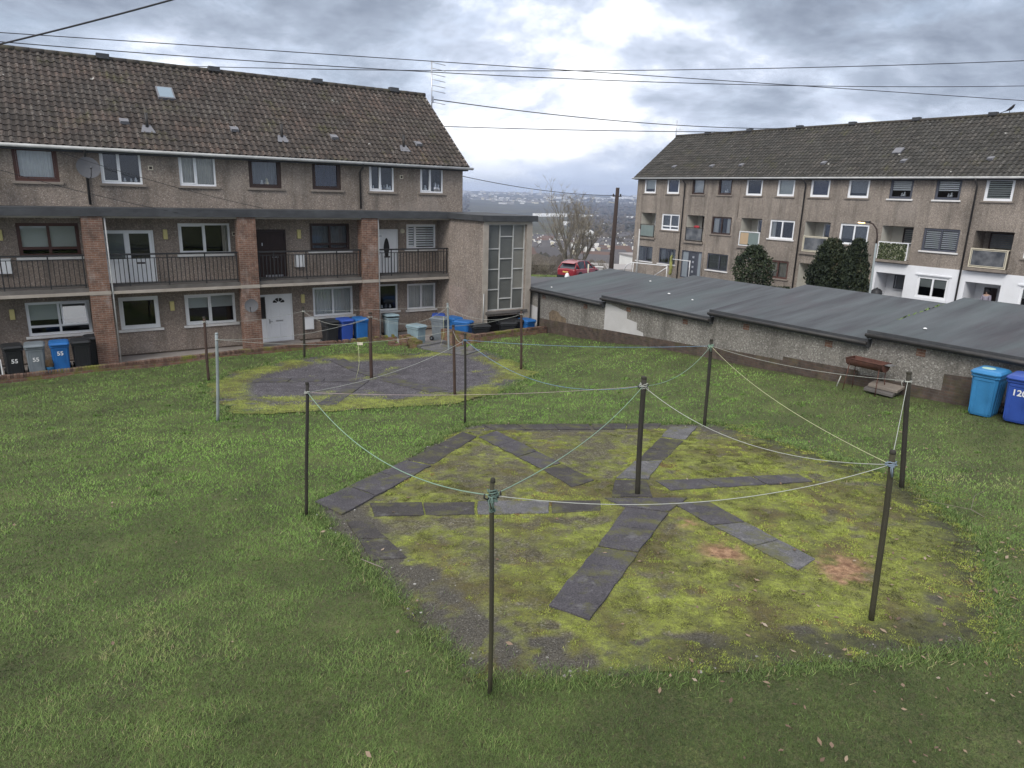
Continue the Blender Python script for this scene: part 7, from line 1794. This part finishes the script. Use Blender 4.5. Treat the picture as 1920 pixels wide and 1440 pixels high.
# ================================================================== the town below
def house(x, y, z, L_, W_, H_, rot, wall, roof, rh, label, flat=False, win=True):
    mb = MB(); a, b = L_ / 2, W_ / 2
    mb.cur = 0; mb.box(-a, a, -b, b, -3, H_)
    if not flat:
        mb.quad([(-a, -b, H_), (-a, b, H_), (-a, 0, H_ + rh)]); mb.quad([(a, b, H_), (a, -b, H_), (a, 0, H_ + rh)]); mb.cur = 1
        o_ = .35
        for s in (-1, 1): mb.hexa([(-a - o_, s * (b + o_), H_ - .25), (a + o_, s * (b + o_), H_ - .25), (a + o_, 0, H_ + rh), (-a - o_, 0, H_ + rh), (-a - o_, s * (b + o_), H_ - .05), (a + o_, s * (b + o_), H_ - .05), (a + o_, 0, H_ + rh + .2), (-a - o_, 0, H_ + rh + .2)])
        mb.cur = 0; mb.box(-a + .4, -a + 1.2, -.4, .4, H_ + rh - .8, H_ + rh + .9)
    else: mb.cur = 1; mb.box(-a - .2, a + .2, -b - .2, b + .2, H_, H_ + .35)
    o = mb.build('house', [M[wall], M[roof], M['dark_room']], None, loc=None, auto_uv=False) if not win else None
    if win:
        mb.cur = 2; nx = max(2, int(L_ / 2.6))
        for fl in range(max(1, int(H_ / 2.7))):
            for i in range(nx):
                cx_ = -a + (i + .5) * L_ / nx
                for s in (-1, 1): mb.box(cx_ - .55, cx_ + .55, s * b - .03, s * b + .03, fl * 2.7 + 1.0, fl * 2.7 + 2.2)
        o = mb.build('house', [M[wall], M[roof], M['dark_room']], auto_uv=False)
    o.location = (x, y, z); o.rotation_euler = (0, 0, rot); return o
rr = random.Random(21)
kinds = [('far_white', 'far_roof', 'white house with a grey pitched roof in the town below'), ('far_cream', 'far_roof', 'cream house with a grey pitched roof in the town below'), ('far_grey', 'far_roof', 'grey house with a slate grey pitched roof in the town below'), ('far_white', 'far_roof_red', 'white house with a brown pitched roof in the town below')]
GH = 'houses in the town below'
for k in range(230):
    d = 185 + 620 * (k / 230) ** 1.15 + rr.uniform(-8, 8); px_ = rr.uniform(-.075, .185); x = d * px_; y = d
    w_, r_, lab = kinds[rr.choice((0, 0, 0, 0, 1, 1, 2, 3))]; o = house(x, y, tz(x, y), rr.uniform(7, 13), rr.uniform(6.5, 8), rr.choice((4.6, 5.4, 5.6)), rr.choice((.3, .35, 1.9, .6, -.2)) + rr.uniform(-.12, .12), w_, r_, rr.uniform(2, 3.2), lab)
    tag(o, lab, 'house', GH)
o = house(18.6, 118, tz(18.6, 118) - 2.2, 13, 8, 7.4, -.25, 'far_cream', 'far_grey', 0, '', flat=True); tag(o, 'cream flat roofed block of flats right of the telegraph pole', 'flats'); o.name = 'flats_building'
o = house(12.6, 116, tz(12.6, 116) - 1.2, 11, 8, 6, .5, 'far_white', 'far_grey', 0, '', flat=True); tag(o, 'long pale flat roofed building behind the bare tree', 'flats'); o.name = 'flats_building'
o = house(30, 165, tz(30, 165), 9, 9, 9, .3, 'far_white', 'far_grey', 0, '', flat=True); tag(o, 'white flat roofed building beside the corner of the far block', 'flats'); o.name = 'flats_building'
# pale domed water tower
x, y = 40, 420; z0 = tz(x, y) - 2.0
t = thing('water_tower', 'white domed water tower on slim legs in the town below', 'water tower', (x, y, z0), 'xy')
mb = MB(); mb.lathe([(0, 19.5), (2.9, 19.1), (5.0, 17.9), (5.5, 16.9), (4.6, 15.6), (0, 14.8)], (x, y, z0), 20); mb.build('tank', M['far_white'], t)
for k in range(6):
    a = k * 1.047; mb = MB(); mb.tube([(x + 3.6 * math.cos(a), y + 3.6 * math.sin(a), z0 - 2), (x + 3.6 * math.cos(a), y + 3.6 * math.sin(a), z0 + 15.2)], .4, 6); mb.build('leg', M['far_grey'], t)
for k, (px_, d) in enumerate(((.031, 7700), (.0432, 7750), (.0575, 7700))):
    x = (px_ - .012) * d; z0 = tz(x, d); mb = MB(); mb.box(-11, 11, -9, 9, -20, 56); mb.box(-8, 8, -6, 6, 56, 61)
    for f in range(18):
        mb.box(-11.2, 11.2, -9.2, -9, f * 3 + .8, f * 3 + 1.6)
    o = mb.build('tower_block', M['tower_white'] if 'tower_white' in M else M['far_white'], auto_uv=False); o.location = (x, d, z0); tag(o, ['leftmost pale tower block on the horizon', 'middle pale tower block on the horizon', 'rightmost pale tower block on the horizon'][k], 'tower block', 'tower blocks on the horizon')
# far specks of town, warehouses and woods, each one mass
mb = MB(); g = random.Random(99)
def spot(lo, hi): d = math.exp(g.uniform(math.log(lo), math.log(hi))); a = g.uniform(-.09, .20); return a * d, d
for k in range(2600):
    x, y = spot(620, 8600)
    if vnoise(np.array([x / 420]), np.array([y / 900]), 7)[0] < (.72 if 800 < y < 4600 else .5): continue
    s = g.uniform(5, 10) * (1 + y / 9000); h_ = g.uniform(5, 8) * (1 + y / 9000); z0 = tz(x, y); mb.cur = g.choice((0, 0, 1, 2, 2))
    mb.box(x - s, x + s, y - 5, y + 5, z0 - 3, z0 + h_); mb.cur = 3; mb.box(x - s - .3, x + s + .3, y - 5.3, y + 5.3, z0 + h_, z0 + h_ + 2)
for x0, y0, w_, h_ in [(60 + i * 26, 2150 + i * 9, 14, 9) for i in range(14)] + [(110 + i * 34, 1500 + i * 12, 13, 7) for i in range(9)] + [(700 + i * 60, 6300 + i * 20, 34, 22) for i in range(11)] + [(620, 6100, 70, 16), (330, 6000, 45, 14), (1000, 6900, 120, 20), (1180, 6900, 90, 26)]:
    mb.cur = 4; z0 = tz(x0, y0); mb.box(x0 - w_, x0 + w_, y0 - 12, y0 + 12, z0 - 4, z0 + h_)
M['shed_white'] = m_plain('white_sheds', (.82, .82, .82), .7, .06, .05)
tag(mb.build('distant_town', [M['far_white'], M['far_cream'], M['far_grey'], M['far_roof'], M['shed_white']], auto_uv=False), 'pale specks of distant houses and warehouses across the valley', kind='stuff')
pts = []; g2 = np.random.default_rng(5)
V = []; F_ = []; T_ = []
for k in range(9000):
    d = float(np.exp(g2.uniform(np.log(88), np.log(6500)))); a = g2.uniform(-.10, .21); x, y = a * d, d
    if vnoise(np.array([x / (20 + d * .12)]), np.array([y / (40 + d * .3)]), 17)[0] < (.46 if d > 750 else .55): continue
    s = g2.uniform(2.2, 4.5) * (1 + d / 2500); h_ = g2.uniform(4, 8) * (1 + d / 4000) * (.55 if d < 150 else 1); z0 = tz(x, y) - .5
    b = len(V); m_ = 6
    for zz, rr_ in ((0, .6), (.35, 1.0), (.7, .8)):
        for j in range(m_): w2 = g2.uniform(.7, 1.25); V.append((x + s * rr_ * w2 * math.cos(j * 1.047), y + s * rr_ * w2 * math.sin(j * 1.047), z0 + h_ * (zz + g2.uniform(-.07, .07))))
    V.append((x, y, z0 + h_))
    for i in range(2):
        for j in range(m_): F_.append((b + i * m_ + j, b + i * m_ + (j + 1) % m_, b + (i + 1) * m_ + (j + 1) % m_, b + (i + 1) * m_ + j))
    for j in range(m_): F_.append((b + 2 * m_ + j, b + 2 * m_ + (j + 1) % m_, b + 3 * m_))
    T_ += [g2.uniform(0, 1)] * 19
me = bpy.data.meshes.new('distant_woods'); me.from_pydata(V, [], F_)
M['woods'] = m_blade('winter_woods', [(0, (.03, .032, .026)), (.5, (.06, .05, .042)), (1, (.085, .07, .055))]); me.materials.append(M['woods'])
at = me.attributes.new('tint', 'FLOAT', 'POINT'); at.data.foreach_set('value', T_)
o = bpy.data.objects.new('distant_woods', me); COL.objects.link(o); tag(o, 'brown winter trees scattered through the town and valley', kind='stuff')

# ================================================================== haze
if HAZE > 0:
    mb = MB(); mb.box(-9800, 9800, -300, 9900, -160, 135); hzo = mb.build('haze', [], auto_uv=False)
    hm = bpy.data.materials.new('valley_haze'); hm.use_nodes = True; hn = hm.node_tree; hn.nodes.clear()
    pv = hn.nodes.new('ShaderNodeVolumePrincipled'); ho = hn.nodes.new('ShaderNodeOutputMaterial'); hn.links.new(pv.outputs[0], ho.inputs['Volume'])
    pv.inputs['Color'].default_value = (.60, .70, .93, 1); pv.inputs['Density'].default_value = HAZE; pv.inputs['Anisotropy'].default_value = .2
    hzo.data.materials.append(hm); tag(hzo, kind='stuff', label='thin blue haze over the valley')
